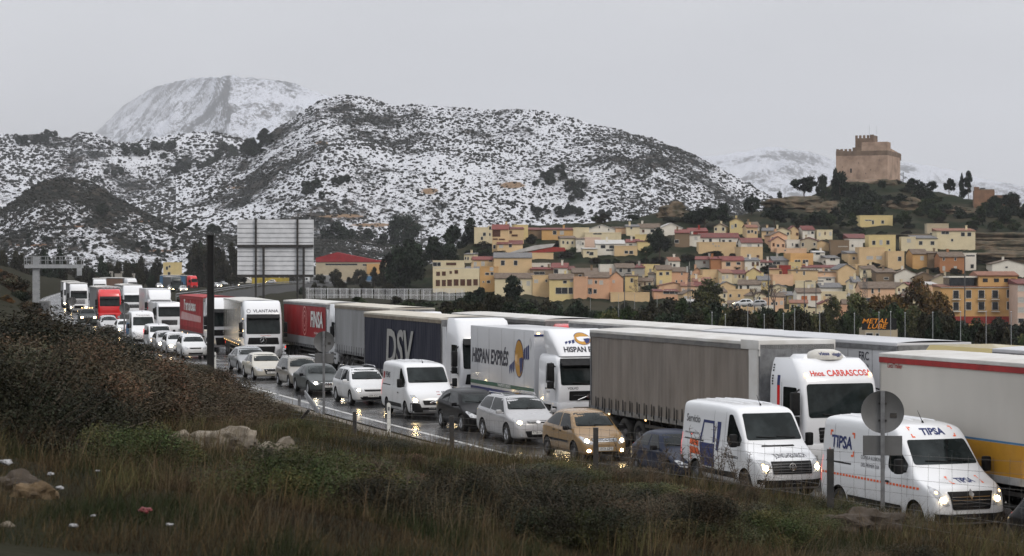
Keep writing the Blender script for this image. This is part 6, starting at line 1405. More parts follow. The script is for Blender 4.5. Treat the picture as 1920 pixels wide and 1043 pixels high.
# infill houses packed into the gaps between the named ones
RC = []
for h in H_:
    ox, oy, sc = RG[h[0]]; RC.append((ox + h[1] / sc, ox + h[2] / sc, oy + h[3] / sc - (h[8] / sc if h[6] != 'flat' else 0), oy + h[4] / sc))
RG['Q'] = (0, 0, 1); rf_ = random.Random(31); ORD = 'first second third fourth fifth sixth seventh eighth ninth tenth eleventh twelfth thirteenth fourteenth fifteenth sixteenth seventeenth eighteenth nineteenth twentieth'.split()
green = [(1080, 1300, 474, 497), (1225, 1385, 460, 479), (930, 1075, 455, 480), (1205, 1262, 425, 480)]
for ti, (yb, xa, xb_) in enumerate(((437, 900, 1420), (447, 1290, 1560), (458, 1290, 1700), (470, 1380, 1620), (482, 1390, 1660), (494, 1380, 1800), (506, 1230, 1780), (518, 1180, 1760), (530, 1140, 1760), (542, 1140, 1740), (555, 1160, 1740), (568, 1180, 1750), (582, 1280, 1720), (596, 1380, 1640))):
    x = xa + rf_.uniform(0, 12); q = 0
    while x < xb_ and q < 20:
        wd = rf_.uniform(18, 34); ht = rf_.uniform(11, 22); r0 = (x, x + wd, yb - ht, yb)
        ov = 0
        for r in RC: ov += max(0, min(r0[1], r[1]) - max(r0[0], r[0])) * max(0, min(r0[3], r[3]) - max(r0[2], r[2]))
        if ov / (wd * ht) < .42 and not any(g[0] < x + wd / 2 < g[1] and g[2] < yb < g[3] for g in green):
            wc = rf_.choice(['cream', 'tan', 'peach', 'white', 'tan', 'cream', 'yellow', 'stone', 'salmon', 'brown']); rt = rf_.choice(['shed', 'tile', 'gable', 'flat', 'tile']); rcn = rf_.choice(['brown', 'dark', 'brown', 'grey', 'orange', 'pale'])
            wn = [(x + wd * (i + .5) / 3 + rf_.uniform(-1, 1), yb - ht * rf_.uniform(.5, .7), rf_.uniform(3, 5), rf_.uniform(4.5, 6.5), rf_.choice('ddbw')) for i in range(3) if rf_.random() < .75]
            house('Q', x, x + wd, yb - ht, yb, wc, rt, rcn, rf_.uniform(5, 9) if rt != 'flat' else 1, wn, 'small %s house with %s roof, %s from the left in tier %s of the infill' % (wc, {'dark': 'maroon', 'orange': 'terracotta'}.get(rcn, rcn), ORD[q], ORD[ti]), yaw=rf_.uniform(-14, 14), dep=7, group='small houses filling the village')
            RC.append(r0); q += 1
        x += wd * rf_.uniform(.9, 1.5)
# the two apartment blocks on the right
D9 = 470
ap = house('D', 610, 1145, 592, 930, 'orange', 'shed', 'orange', 16, [(717, 642, 38, 54), (805, 640, 36, 54), (895, 640, 40, 54), (990, 640, 40, 54), (1090, 637, 34, 54), (717, 725, 38, 54), (805, 722, 36, 54), (895, 722, 40, 54), (990, 722, 40, 54), (1090, 720, 34, 54)],
     'big ochre apartment block with two rows of balcony windows', d=D9, dep=9, down=3, name='apartment_block', cat='apartment block', group='apartment blocks')
k9 = D9 / F / 3.725; cx9 = (610 + 1145) / 2; hb = lambda y: (930 - y) * k9
b = MB(); b.box((878 - cx9) * k9, (1150 - cx9) * k9, .5, 9, hb(592) + .15, hb(514)); b.build('upper_storey', W['orange'], ap)
b = MB(); b.prism([(.2, hb(514)), (.2, hb(514) + .25), (5, hb(480)), (9.3, hb(514) + .25), (9.3, hb(514))], (870 - cx9) * k9, (1160 - cx9) * k9, 'x'); b.build('roof', RF['orange'], ap)
b = MB(); b.box((680 - cx9) * k9, (855 - cx9) * k9, 1.5, 8, hb(592) + .1, hb(525)); b.build('roof_terrace', M_shut, ap)
b = MB(); b.box((678 - cx9) * k9, (875 - cx9) * k9, 1.3, 8, hb(525), hb(515)); b.build('terrace_slab', W['white'], ap)
for wx in (925, 1003, 1073, 1120):
    b = MB(); b.box((wx - 17 - cx9) * k9, (wx + 17 - cx9) * k9, .44, .5, hb(556), hb(530)); b.build('window', M_shut, ap)
b = MB(); b.box((612 - cx9) * k9, (1140 - cx9) * k9, -.12, -.001, hb(845), hb(795)); b.build('red_brick_band', W['red'], ap)
b = MB(); b.box((610 - cx9) * k9, (1148 - cx9) * k9, -.25, -.001, hb(596), hb(590)); b.build('cornice', W['white'], ap)
for wy in (672, 755):
    for wx in (717, 895, 990):
        b = MB(); u0, u1 = (wx - 28 - cx9) * k9, (wx + 28 - cx9) * k9; b.box(u0, u1, -.7, -.08, hb(wy + 8), hb(wy + 3)); sl_ = b.build('balcony', W['white'], ap)
        b = MB(); z0, z1 = hb(wy + 3), hb(wy - 26)
        n = 12
        for q in range(n + 1): x = u0 + (u1 - u0) * q / n; b.box(x - .015, x + .015, -.7, -.67, z0, z1)
        b.box(u0, u1, -.71, -.66, z1, z1 + .05); b.build('railing', M_darksteel, sl_)
house('D', 1147, 1290, 572, 875, 'pink', 'shed', 'dark', 34, [(1172, 600, 40, 36, 'w'), (1172, 680, 40, 34, 'w'), (1172, 750, 40, 34, 'w'), (1172, 825, 40, 30), (1240, 600, 30, 36, 'w')], 'pinkish apartment block cut by the right edge', d=462, dep=9, down=3, name='apartment_block', cat='apartment block', group='apartment blocks')
# buildings on the plain at the left
house('P', 592, 726, 492, 512, 'stone', 'shed', 'red', 4, [(700 + 10 * 0, 497, 40, 3), (640, 485 + 11, 60, 3)], 'warehouse with a broad red gable seen right of the billboard', d=1050, dep=20, name='warehouse', cat='warehouse', group='buildings on the plain')
wh = [o for o in SC.objects if o.name.startswith('warehouse')][-1]; kk = 1050 / F
b = MB(); b.prism([((592 - 659) * kk, 5.3), ((680 - 659) * kk, 5.3), ((727 - 659) * kk, 5.6), ((700 - 659) * kk, 6.6), ((632 - 659) * kk, 10.2), ((592 - 659) * kk, 7.4)], -.3, 14, 'y'); b.build('gable', mat('red_cladding', (.28, .015, .02), .6, col2=(.2, .012, .015), nscale=.3), wh)
b = MB(); b.box((688 - 659) * kk, (715 - 659) * kk, -1.2, 0, -.5, 4.5); b.build('ochre_panel', W['orange'], wh)
house('P', 427, 447, 525, 538, 'stone', 'tile', 'orange', 8, [], 'stone barn half with a faded pink roof left of the white gable', d=1000, dep=9, group='buildings on the plain')
house('P', 449, 471, 528, 537, 'white', 'gable', 'pale', 8, [(458, 533, 3, 5)], 'small bright white gabled house below the billboard', d=985, dep=9, group='buildings on the plain')
house('P', 306, 335, 495, 523, 'yellow', 'flat', 'brown', 3, [(313, 503, 4, 6), (318, 500, 3, 4), (317, 514, 5, 7)], 'yellow two-storey house among trees left of the black post', d=900, dep=9, group='buildings on the plain')
house('P', 335, 352, 515, 523, 'yellow', 'flat', 'brown', 2, [], 'low yellow annex beside the yellow two-storey house', d=905, dep=6, group='buildings on the plain')
house('P', 372, 382, 497, 522, 'yellow', 'flat', 'brown', 2, [], 'slim yellow tower house just left of the black post', d=905, dep=4, group='buildings on the plain')
house('P', 215, 251, 515, 536, 'grey', 'flat', 'grey', 1, [], 'blue-grey windowless shed behind the queue on the left', d=640, dep=9, group='buildings on the plain', name='shed', cat='shed')
house('P', 184, 224, 511, 522, 'grey', 'flat', 'pale', 2, [], 'low flat-roofed shed with pale roof behind the blue-grey one', d=700, dep=9, group='buildings on the plain', name='shed', cat='shed')
house('P', 760, 775, 520, 545, 'brown', 'flat', 'brown', 1, [], 'small brown utility hut beside the dark trees', d=640, dep=4, group='buildings on the plain', name='hut', cat='hut')
house('P', 1622, 1683, 617, 633, 'stone', 'flat', 'pale', 0, [(1630, 628, 12, 6), (1645, 628, 5, 5)], 'small pale concrete building carrying the METAL LUBE board', d=300, dep=5, down=9, group='buildings on the plain', name='hut', cat='hut')

# white and red ramp wall in the village
b = MB(); g = lambda x, y, d: ((800 + x / 5.215 - CX) * d / F, CH + (HY - (380 + y / 5.215)) * d / F)
dd = 668
b.prism([g(800, 492, dd), g(950, 482, dd), g(1230, 432, dd), g(1258, 400, dd), g(1060, 418, dd), g(920, 455, dd)], dd, dd + 6, 'y')
o = b.build('ramp_wall', RF['pale'], None); tag(o, 'long curved snow-white ramp wall climbing through the village', 'wall')
b = MB(); b.prism([g(930, 500, dd), g(1360, 475, dd), g(1350, 440, dd), g(1235, 435, dd)], dd - .4, dd - .05, 'y'); o = b.build('ramp_wall', W['red'], None); tag(o, 'dark red wall panel below the curved white ramp', 'wall')

# ---------------------------------------------------------------- castle
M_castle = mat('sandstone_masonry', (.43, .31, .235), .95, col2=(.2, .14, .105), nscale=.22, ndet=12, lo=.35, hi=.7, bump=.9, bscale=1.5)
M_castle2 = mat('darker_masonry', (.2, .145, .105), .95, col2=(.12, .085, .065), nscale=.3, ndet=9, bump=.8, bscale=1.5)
d0 = 880.0; kz = d0 / F; zc_ = lambda y: CH + (HY - y) * kz
psi = R(-22)
ca = empty('castle', ((1664 - CX) * kz, d0, zc_(345)), psi, 'sandstone castle keep with battlements and a square tower on the hilltop', 'castle')
# local: -x along the left face, +y along the right face, front corner at the origin
zz = lambda y: (345 - y) * kz
b = MB(); b.box(-21.6, 0, 0, 25.5, -6, zz(282)); b.build('keep_wall', M_castle, ca)
b = MB(); b.box(-10.8, 0.03, -.03, 6.3, zz(282) + .01, zz(266)); b.box(-10.6, -.2, .2, 6, zz(266), zz(266) + .05); b.build('corner_turret', M_castle, ca)
b = MB(); b.prism([(6.35, zz(282)), (25.5, zz(282)), (25.5, zz(284) + .3), (6.35, zz(277))], -.5, -.02, 'x'); b.build('side_parapet', M_castle, ca)
b = MB(); b.box(-.7, .35, 24.6, 25.8, zz(296), zz(283)); b.build('corner_bartizan', M_castle2, ca)
b = MB(); q_ = .02
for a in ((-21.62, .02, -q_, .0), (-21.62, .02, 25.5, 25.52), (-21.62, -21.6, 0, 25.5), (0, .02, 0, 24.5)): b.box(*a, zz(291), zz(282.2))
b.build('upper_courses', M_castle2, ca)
mer = MB()
for i in range(4): x = -21.5 + i * 1.75; mer.box(x, x + 1.05, .0, .6, zz(282), zz(278))
for i in range(5): y = 1.2 + i * 3.9; mer.box(-21.6, -21, y, y + 1.3, zz(282), zz(278))
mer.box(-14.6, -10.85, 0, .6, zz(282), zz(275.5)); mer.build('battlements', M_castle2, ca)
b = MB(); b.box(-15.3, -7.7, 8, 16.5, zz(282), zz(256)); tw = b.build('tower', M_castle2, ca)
mer = MB()
for i in range(5): x = -15.3 + i * 1.62; mer.box(x, x + 1.0, 8, 8.5, zz(256), zz(250.5))
for i in range(5): y = 8.6 + i * 1.7; mer.box(-8.2, -7.7, y, y + 1.1, zz(256), zz(250.5))
mer.box(-9.3, -7.7, 8.5, 9.6, zz(256), zz(249.5)); mer.build('merlons', M_castle2, tw)
b = MB(); b.box(-15.6, -14.9, -.03, .1, zz(323), zz(315)); b.build('window', M_shut, ca)
b = MB()
for (u, z) in ((-18.9, 312), (-12, 305), (-7, 318), (-3.5, 300), (-9, 325)): b.box(u - .1, u + .1, -.02, .1, zz(z) - .25, zz(z) + .25)
b.build('arrow_slit', M_shut, ca)
# spiral stair beside the keep
st = empty('spiral_stair', ((1702 - CX) * kz, d0 + 10, zc_(342)), 0, 'dark metal spiral stair against the right side of the castle', 'stair')
b = MB(); b.tube((0, 0, -1), (0, 0, 4.6), .12); b.build('post', M_darksteel, st)
b = MB()
for k in range(22):
    a = k * .5; b.prism([(0, 0), (1.5 * math.cos(a), 1.5 * math.sin(a)), (1.5 * math.cos(a + .45), 1.5 * math.sin(a + .45))], k * .2, k * .2 + .08, 'z')
b.build('treads', M_darksteel, st)
# aerials on the tower
for u, hh in ((1630, 18), (1644, 16)):
    b = MB(); p = at(u, 252, 890); b.tube(p, p + Vector((0, 0, hh * .22 * 1.0)), .04, .02, 5); o = b.build('flagpole', M_darksteel, None); tag(o, 'thin mast on the castle tower, %s of the two' % ('left' if u == 1630 else 'right'), 'mast')
# ruined building on the right of the hill
ru = empty('ruin', at(1864, 400, 800), R(-8), 'reddish brick ruin with a stub tower on the ridge right of the castle', 'ruin')
M_ruin = mat('reddish_brick_ruin', (.24, .135, .085), .95, col2=(.14, .085, .055), nscale=.4, ndet=8, bump=.8, bscale=2)
s8 = 800 / F
b = MB(); b.box(-7.3, .2, 0, 7, -2, 8.6); b.box(.2, 5.2, .6, 7, -2, 6.8); b.build('wall', M_ruin, ru)
b = MB(); b.box(-7.3, -5.5, -.1, 2, 8.6, 9.9); b.build('stub_tower', M_ruin, ru); b = MB(); b.box(-5.4, .1, .05, .5, 8.6, 9.0); b.build('parapet', M_castle2, ru)
# rocks and outcrops of the hill
def rock(name, loc, s, m, label, seed, sub=3, parent=None, group=None, cat='rock', flat=.6, rz=None):
    bm = bmesh.new(); bmesh.ops.create_icosphere(bm, subdivisions=sub, radius=1)
    for v in bm.verts:
        p = v.co.copy(); n = mn.noise(p * 1.3 + Vector((seed, 0, 0))) * .45 + mn.noise(p * 3.1 + Vector((0, seed, 0))) * .2 + mn.noise(p * 7 + Vector((0, seed, 3))) * .07
        c = mn.voronoi(p * 1.7 + Vector((seed, 5, 1)))[0][0] * .38 - .15 + .05 * mn.noise(p * 14)
        v.co = p * (1 + n + c); v.co.x *= s[0]; v.co.y *= s[1]; v.co.z *= s[2]
    me = bpy.data.meshes.new(name); bm.to_mesh(me); bm.free(); me.materials.append(m); me.shade_smooth(); me.set_sharp_from_angle(angle=R(24))
    o = link_mesh(name, me, parent); o.location = loc; o.rotation_euler = (0, 0, seed if rz is None else rz)
    return tag(o, label, cat, group) if label else o
rk = 'rock'
for i, (x, y, d, a, c, lab) in enumerate([(1625, 352, 874, 15, 4.4, 'grey cliff the castle stands on, left part'), (1652, 350, 872, 8, 5.2, 'steep rock below the front corner of the castle'), (1690, 356, 878, 7, 3.2, 'pale outcrop right of the castle foot'),
                                       (1262, 396, 770, 5.5, 3.6, 'ochre rock outcrop on the knoll above the village'), (1700, 386, 800, 9, 3.2, 'ochre scar in the castle hill, centre'), (1790, 394, 790, 6, 2, 'ochre scar right of the castle hill scrub'), (1560, 390, 790, 8, 3, 'brown rock ledge at the left foot of the castle hill'),
                                       (1860, 462, 690, 22, 2.6, 'ochre rock terrace at the right of the village'), (1875, 445, 705, 26, 2.2, 'grey-brown rock terrace above the ochre one'), (1900, 480, 660, 15, 2.2, 'brown rock terrace above the right edge roofs'), (1495, 378, 800, 10, 2.6, 'brown ledge under the lone umbrella pine')]):
    rock('outcrop', at(x, y, d) - Vector((0, 0, c * .35)), (a * (1 + .1 * (i % 3)), 6, c), M_castle2 if i < 1 else (M_rockfar), lab, i * 1.7 + .3, sub=4, rz=0, group='rock outcrops of the castle hill', cat='outcrop')
# ---------------------------------------------------------------- leaf clouds
def leaf_mesh(name, centers, size, m, seed=0, tints=None, asp=.55, spread=None):
    """one small two-triangle leaf face per centre, random orientation, with a colour per leaf"""
    rg = np.random.default_rng(seed); n = len(centers)
    a = rg.normal(size=(n, 3)); a /= np.linalg.norm(a, axis=1, keepdims=True); b = rg.normal(size=(n, 3)); b -= (a * b).sum(1, keepdims=True) * a; b /= np.linalg.norm(b, axis=1, keepdims=True)
    sz = (size * rg.uniform(.6, 1.35, (n, 1)))
    a = a * sz; b = b * sz * asp
    P = np.stack([centers - a, centers - b, centers + a, centers + b], 1).reshape(-1, 3)
    me = bpy.data.meshes.new(name); me.vertices.add(4 * n); me.vertices.foreach_set('co', P.reshape(-1).astype(np.float32))
    me.loops.add(4 * n); me.loops.foreach_set('vertex_index', np.arange(4 * n, dtype=np.int32)); me.polygons.add(n); me.polygons.foreach_set('loop_start', np.arange(0, 4 * n, 4, dtype=np.int32))
    me.materials.append(m); me.update(calc_edges=True)
    if tints is not None:
        at_ = me.color_attributes.new('tint', 'FLOAT_COLOR', 'POINT'); c = np.ones((n, 4)); c[:, :3] = tints; at_.data.foreach_set('color', np.repeat(c, 4, 0).reshape(-1).astype(np.float32))
    return me
def leafmat(name, c): return mat(name, c, .75, tint='tint', spec=.15)
ML = {'pine': leafmat('pine_needles', (.009, .015, .008)), 'green': leafmat('broadleaf_foliage', (.016, .026, .009)), 'olive': leafmat('olive_foliage', (.04, .044, .018)), 'autumn': leafmat('autumn_foliage', (.055, .036, .012)),
      'scrub': leafmat('dark_scrub_foliage', (.013, .013, .007)), 'brown': leafmat('brown_scrub_twigs', (.042, .034, .021)), 'bright': leafmat('yellow_green_scrub', (.03, .037, .012))}
M_bark = mat('bark', (.05, .038, .028), .95, col2=(.09, .07, .05), nscale=4, bump=.8, bscale=10)
TREES = {}
def crown_pts(kind, seed, n):
    rg = np.random.default_rng(seed); C = []
    k = {'pine': 26, 'round': 30, 'cypress': 22, 'ragged': 24, 'bush': 20}[kind]
    for i in range(k):
        if kind == 'pine': a = rg.uniform(0, 2 * PI); r_ = .36 * math.sqrt(rg.uniform(0, 1)); z = .42 + .5 * rg.uniform() * (1 - (r_ / .5) ** 2) ; C.append((r_ * math.cos(a), r_ * math.sin(a), z, rg.uniform(.09, .15), .07))
        elif kind == 'round': v = rg.normal(size=3); v /= np.linalg.norm(v); v *= .34 * rg.uniform(.4, 1) ** .5; C.append((v[0], v[1], .56 + v[2] * 1.08, rg.uniform(.1, .16), .11))
        elif kind == 'cypress': t = (i + .5) / k; r_ = .25 * math.sin(PI * min(1, t * .8 + .2)) ** .7; a = rg.uniform(0, 6.3); C.append((r_ * math.cos(a) * .9, r_ * math.sin(a) * .9, .08 + .86 * t, .2 * (1.05 - t) + .05, .09))
        elif kind == 'ragged': t = rg.uniform(); a = rg.uniform(0, 6.3); r_ = .38 * (1 - t) ** .7 * rg.uniform(.3, 1); C.append((r_ * math.cos(a), r_ * math.sin(a), .22 + .72 * t, rg.uniform(.08, .15), .07))
        else: a = rg.uniform(0, 6.3); r_ = .4 * math.sqrt(rg.uniform()); C.append((r_ * math.cos(a), r_ * math.sin(a), rg.uniform(.12, .72) * (1 - (r_ / .62) ** 2), rg.uniform(.12, .2), .14))
    C = np.array(C); idx = rg.integers(0, k, n); v = rg.normal(size=(n, 3)); v /= np.linalg.norm(v, axis=1, keepdims=True); v *= rg.uniform(0, 1, (n, 1)) ** .45
    P = C[idx, :3] + v * np.stack([C[idx, 3], C[idx, 3], C[idx, 4]], 1) * 1.1
    P += rg.normal(size=P.shape) * .012; P[:, 2] = np.maximum(P[:, 2], .01)
    hue = rg.uniform(.75, 1.35, k)[idx] if kind == 'bush' else 1
    t = rg.uniform(.4, 1.9, k)[idx][:, None] * rg.uniform(.6, 1.4, (n, 1)) * np.ones((1, 3)); t[:, 0] *= rg.uniform(.85, 1.25, n) * hue
    return P, t, C
def tree_proto(kind, leaf, seed, n=4200, size=.036):
    key = (kind, leaf, seed)
    if key in TREES: return TREES[key]
    P, t, C = crown_pts(kind, seed, n); me = leaf_mesh('crown', P, size, ML[leaf], seed, t)
    b = MB(); rg = random.Random(seed)
    b.tube((0, 0, -.04), (.01, .0, .3), .028, .02, 7); b.tube((.01, 0, .3), (0, .01, .62), .02, .01, 6)
    for c in C[::3]: h0 = rg.uniform(.22, .5) if kind != 'cypress' else .2; b.tube((.005, 0, min(h0, c[2])), (c[0] * .9, c[1] * .9, c[2]), .01, .004, 5)
    o = b.build('trunk', M_bark); tm = o.data; bpy.data.objects.remove(o); TREES[key] = (me, tm); return TREES[key]
def tree(kind, leaf, loc, w_, h, label, group, name='tree', seed=0, cat='tree', rz=None):
    cm, tm = tree_proto(kind, leaf, seed); o = empty(name, loc, rz if rz is not None else (loc[0] * 7.3 % 6.28), label, cat, group)
    for nm, me in (('trunk', tm), ('crown', cm)):
        c = link_mesh(nm, me, o); c.scale = (w_, w_, h)
    return o
def tree_px(kind, leaf, px, ytop, ybase, wpx, d, label, group, seed=0, name='tree', cat='tree', z=None):
    p = at(px, ybase, d); k = d / F
    if z is not None: p.z = z
    top = CH + (HY - ytop) * k; return tree(kind, leaf, p, wpx * k * 1.12, max(top - p.z, .5) * 1.06, label, group, name, seed, cat)

# scrub on the cutting behind the gantry
rgc = random.Random(77)
for k in range(64):
    Y = rgc.uniform(200, 340); q = -rgc.uniform(3.5, 26); X = E(Y) + q; s_ = rgc.uniform(1.5, 4)
    tree('bush', rgc.choice(['brown', 'autumn', 'brown', 'scrub', 'pine']), (X, Y, bank(q, Y) - .2), s_, s_ * rgc.uniform(.5, .9), 'scrub bush on the cutting slope behind the gantry', 'bushes on the cutting', 'bush', k % 3, 'bush')

# named trees (px, top, base, width, distance)
for i, (kd, lf, px, yt, yb, wp, d, lab) in enumerate([
    ('round', 'pine', 757, 404, 475, 66, 1265, 'big dark round pine on the slope right of the billboard'), ('round', 'pine', 626, 420, 474, 60, 1275, 'dark tree behind the billboard, directly left of the red warehouse roof'),
    ('round', 'pine', 655, 432, 474, 40, 1285, 'dark tree behind the red warehouse gable'), ('ragged', 'pine', 690, 428, 476, 40, 1280, 'slim dark tree behind the right end of the warehouse'),
    ('ragged', 'pine', 720, 440, 480, 40, 1255, 'dark tree at the foot of the big round pine'),
    ('round', 'pine', 760, 455, 558, 84, 620, 'huge dark tree mass left of the long shuttered building'), ('ragged', 'pine', 812, 442, 520, 60, 690, 'dark pine between the huge tree mass and the village'), ('ragged', 'pine', 850, 425, 492, 60, 700, 'dark pine beside the upper left cream house'),
    ('ragged', 'pine', 882, 412, 478, 46, 700, 'tall dark pine touching the upper left cream house'), ('round', 'pine', 838, 458, 515, 50, 660, 'dark round tree above the glazed top storey'),
    ('round', 'scrub', 908, 455, 485, 50, 690, 'dark bushy tree on the bank below the upper left houses'),
    ('round', 'pine', 1237, 430, 482, 52, 655, 'big dark round tree among the houses in the middle of the village'), ('round', 'green', 1212, 462, 482, 30, 650, 'smaller bush tree left of the big round village tree'),
    ('pine', 'pine', 1322, 385, 432, 50, 735, 'umbrella pine in the grove above the village, left'), ('pine', 'pine', 1350, 382, 434, 52, 740, 'umbrella pine in the grove above the village, right'), ('pine', 'pine', 1300, 392, 434, 44, 745, 'low pine at the left edge of the grove above the village'),
    ('round', 'pine', 1409, 370, 402, 38, 775, 'dark round pine on the ridge left of the castle knoll'), ('pine', 'pine', 1452, 384, 428, 52, 735, 'flat-topped pine above the pale roofs left of the castle hill'),
    ('pine', 'pine', 1508, 328, 378, 48, 850, 'lone umbrella pine on the skyline left of the castle'), ('round', 'pine', 1462, 360, 376, 12, 850, 'tiny round tree on the skyline left of the lone umbrella pine'),
    ('ragged', 'pine', 1490, 402, 430, 28, 745, 'small dark tree right of the flat-topped pine'), ('round', 'pine', 1535, 395, 440, 48, 740, 'dark tree at the left foot of the castle hill'),
    ('ragged', 'pine', 1575, 326, 398, 62, 835, 'dark pine against the left side of the castle'), ('round', 'pine', 1566, 316, 340, 10, 868, 'small round bush on the left corner of the castle'), ('ragged', 'pine', 1605, 345, 410, 62, 810, 'dark pine below the left castle wall'),
    ('round', 'pine', 1635, 362, 425, 60, 790, 'dark tree mass below the front corner of the castle'), ('round', 'pine', 1590, 375, 445, 66, 770, 'big dark tree mass left of the lone yellow house'), ('pine', 'pine', 1618, 385, 424, 50, 765, 'dark pine leaning over the lone yellow house'),
    ('round', 'scrub', 1682, 338, 352, 20, 870, 'clipped dark hedge block at the castle foot'), ('round', 'pine', 1715, 336, 356, 32, 868, 'dark shrub row right of the castle stair, left part'), ('round', 'pine', 1746, 340, 358, 26, 865, 'dark shrub row right of the castle stair, right part'),
    ('pine', 'pine', 1780, 332, 372, 22, 845, 'small pine standing alone between the castle and the pair of skyline pines'), ('cypress', 'pine', 1804, 328, 372, 16, 840, 'slim cypress of the skyline pair'), ('ragged', 'pine', 1816, 320, 372, 22, 838, 'taller pine of the skyline pair'),
    ('round', 'pine', 1700, 372, 398, 40, 800, 'dark bush right of the pale outcrop on the castle hill'), ('round', 'green', 1735, 385, 412, 40, 785, 'green bush below the castle shrub row'), ('round', 'pine', 1770, 382, 412, 40, 785, 'dark bush on the hill under the small lone pine'),
    ('ragged', 'pine', 1800, 392, 428, 44, 765, 'dark tree below the skyline pair'), ('ragged', 'pine', 1836, 395, 440, 44, 755, 'dark tree in front of the brick ruin'), ('cypress', 'pine', 1842, 420, 445, 14, 740, 'narrow cypress on the terrace above the right houses'), ('cypress', 'pine', 1880, 405, 444, 18, 745, 'dark cypress right of the brick ruin'),
    ('ragged', 'pine', 1862, 372, 424, 36, 770, 'dark tree hiding the left corner of the ruin'), ('ragged', 'pine', 1900, 382, 420, 34, 775, 'dark tree right of the ruin'), ('cypress', 'pine', 1899, 374, 400, 10, 790, 'small cypress right beside the ruin'), ('ragged', 'pine', 1922, 384, 424, 34, 780, 'dark tree cut by the right edge on the ridge'),
    ('round', 'autumn', 1660, 555, 655, 84, 380, 'autumn-brown tree with a green left half beside the METAL LUBE board'), ('round', 'autumn', 1712, 530, 650, 86, 390, 'large autumn-brown tree left of the ochre apartment block'), ('round', 'autumn', 1752, 552, 650, 70, 395, 'rust-tinted tree touching the ochre apartment block'),
    ('round', 'olive', 1610, 552, 640, 62, 360, 'olive green round tree with autumn edge left of the lattice pylon'), ('round', 'olive', 1325, 530, 605, 74, 400, 'pale olive feathery tree in front of the lattice mast'),
    ('ragged', 'pine', 961, 522, 605, 72, 420, 'dark pine with a pointed top in front of the brown roof'), ('ragged', 'pine', 902, 538, 600, 52, 430, 'dark pine left of the pointed-topped pine'),
    ('round', 'olive', 1560, 560, 612, 36, 420, 'small olive tree below the orange blinds'), ('round', 'scrub', 1880, 598, 655, 66, 380, 'dark bushy tree in front of the apartment blocks, left'), ('round', 'scrub', 1930, 604, 655, 50, 380, 'dark bushy tree at the right edge below the pinkish block'),
    ('round', 'pine', 1545, 440, 452, 18, 720, 'tiny dark bush between the white and brown houses'), ('round', 'pine', 1368, 462, 478, 22, 690, 'dark bush beside the long tan retaining wall'), ('round', 'olive', 1453, 438, 468, 30, 695, 'dull olive tree beside the maroon-roofed house'),
    ('round', 'green', 1438, 464, 486, 16, 680, 'green bush between two tan houses'), ('round', 'scrub', 1048, 452, 470, 24, 690, 'dark shrub on the white ramp'), ('round', 'green', 1076, 464, 478, 22, 680, 'bright green bush below the three-windowed house'), ('round', 'scrub', 1060, 472, 492, 40, 670, 'dark garden bush under the ramp'),
    ('round', 'scrub', 996, 440, 458, 24, 695, 'dark shrub beside the brown house'), ('round', 'olive', 1022, 532, 552, 12, 640, 'thin palm-like bush in front of the tan wall')]):
    tree_px(kd, lf, px, yt, yb + 3, wp, d, lab, 'single trees round the village', seed=i % 3, name='pine_tree' if lf == 'pine' else 'tree', cat='tree')
rgk = random.Random(12)
for k in range(46):
    x = rgk.uniform(1540, 1760) if k < 30 else rgk.uniform(1760, 1925); y = rgk.uniform(350, 432) if k < 30 else rgk.uniform(378, 440)
    if 1610 < x < 1680 and y > 404: continue
    hh = rgk.uniform(14, 30); tree_px(rgk.choice(['round', 'ragged', 'round', 'bush']), rgk.choice(['pine', 'pine', 'scrub', 'green']), x, y - hh, y + 3, hh * rgk.uniform(.9, 1.5), DY(y) - 2, 'dark tree on the castle hill' if k < 30 else 'dark tree on the ridge by the ruin', 'trees on the castle hill', seed=k % 3)
# low scrub and hedges between the houses
rg = random.Random(5); k = 0
for (x0, x1, y0, y1, n) in ((1080, 1240, 488, 500, 16), (1240, 1380, 478, 492, 12), (1100, 1300, 408, 418, 18), (1240, 1310, 395, 408, 8), (1420, 1560, 425, 442, 16), (1560, 1720, 425, 445, 14), (1640, 1760, 355, 420, 26), (1740, 1920, 395, 440, 22), (930, 1000, 455, 470, 8), (1460, 1560, 395, 425, 14), (1100, 1180, 490, 500, 6),
                        (1480, 1700, 470, 520, 22), (1150, 1480, 500, 560, 26), (880, 960, 470, 500, 10), (1700, 1800, 480, 540, 12)):
    RL = 'on the slope by the big round tree|under the crimson roofs|along the top wall of the village|beside the ochre knoll outcrop|below the castle hill, left side|around the lone yellow house|on the castle hill|on the ridge around the brick ruin|below the upper left cream house|under the flat-topped pine|under the porch houses|among the houses right of the bright ochre one|between the low houses in the middle|by the grey tiled house|in front of the orange brick house'.split('|')[k]; k += 1
    for q in range(int(n * .6)):
        x, y = rg.uniform(x0, x1), rg.uniform(y0, y1); hh = rg.uniform(6, 13)
        tree_px('bush', rg.choice(['scrub', 'green', 'pine', 'scrub']), x, y - hh, y + 3, hh * rg.uniform(1.5, 2.6), DY(y) - 1, 'dark bush ' + RL, 'bushes on the village hill', seed=q % 3, name='bush', cat='bush')
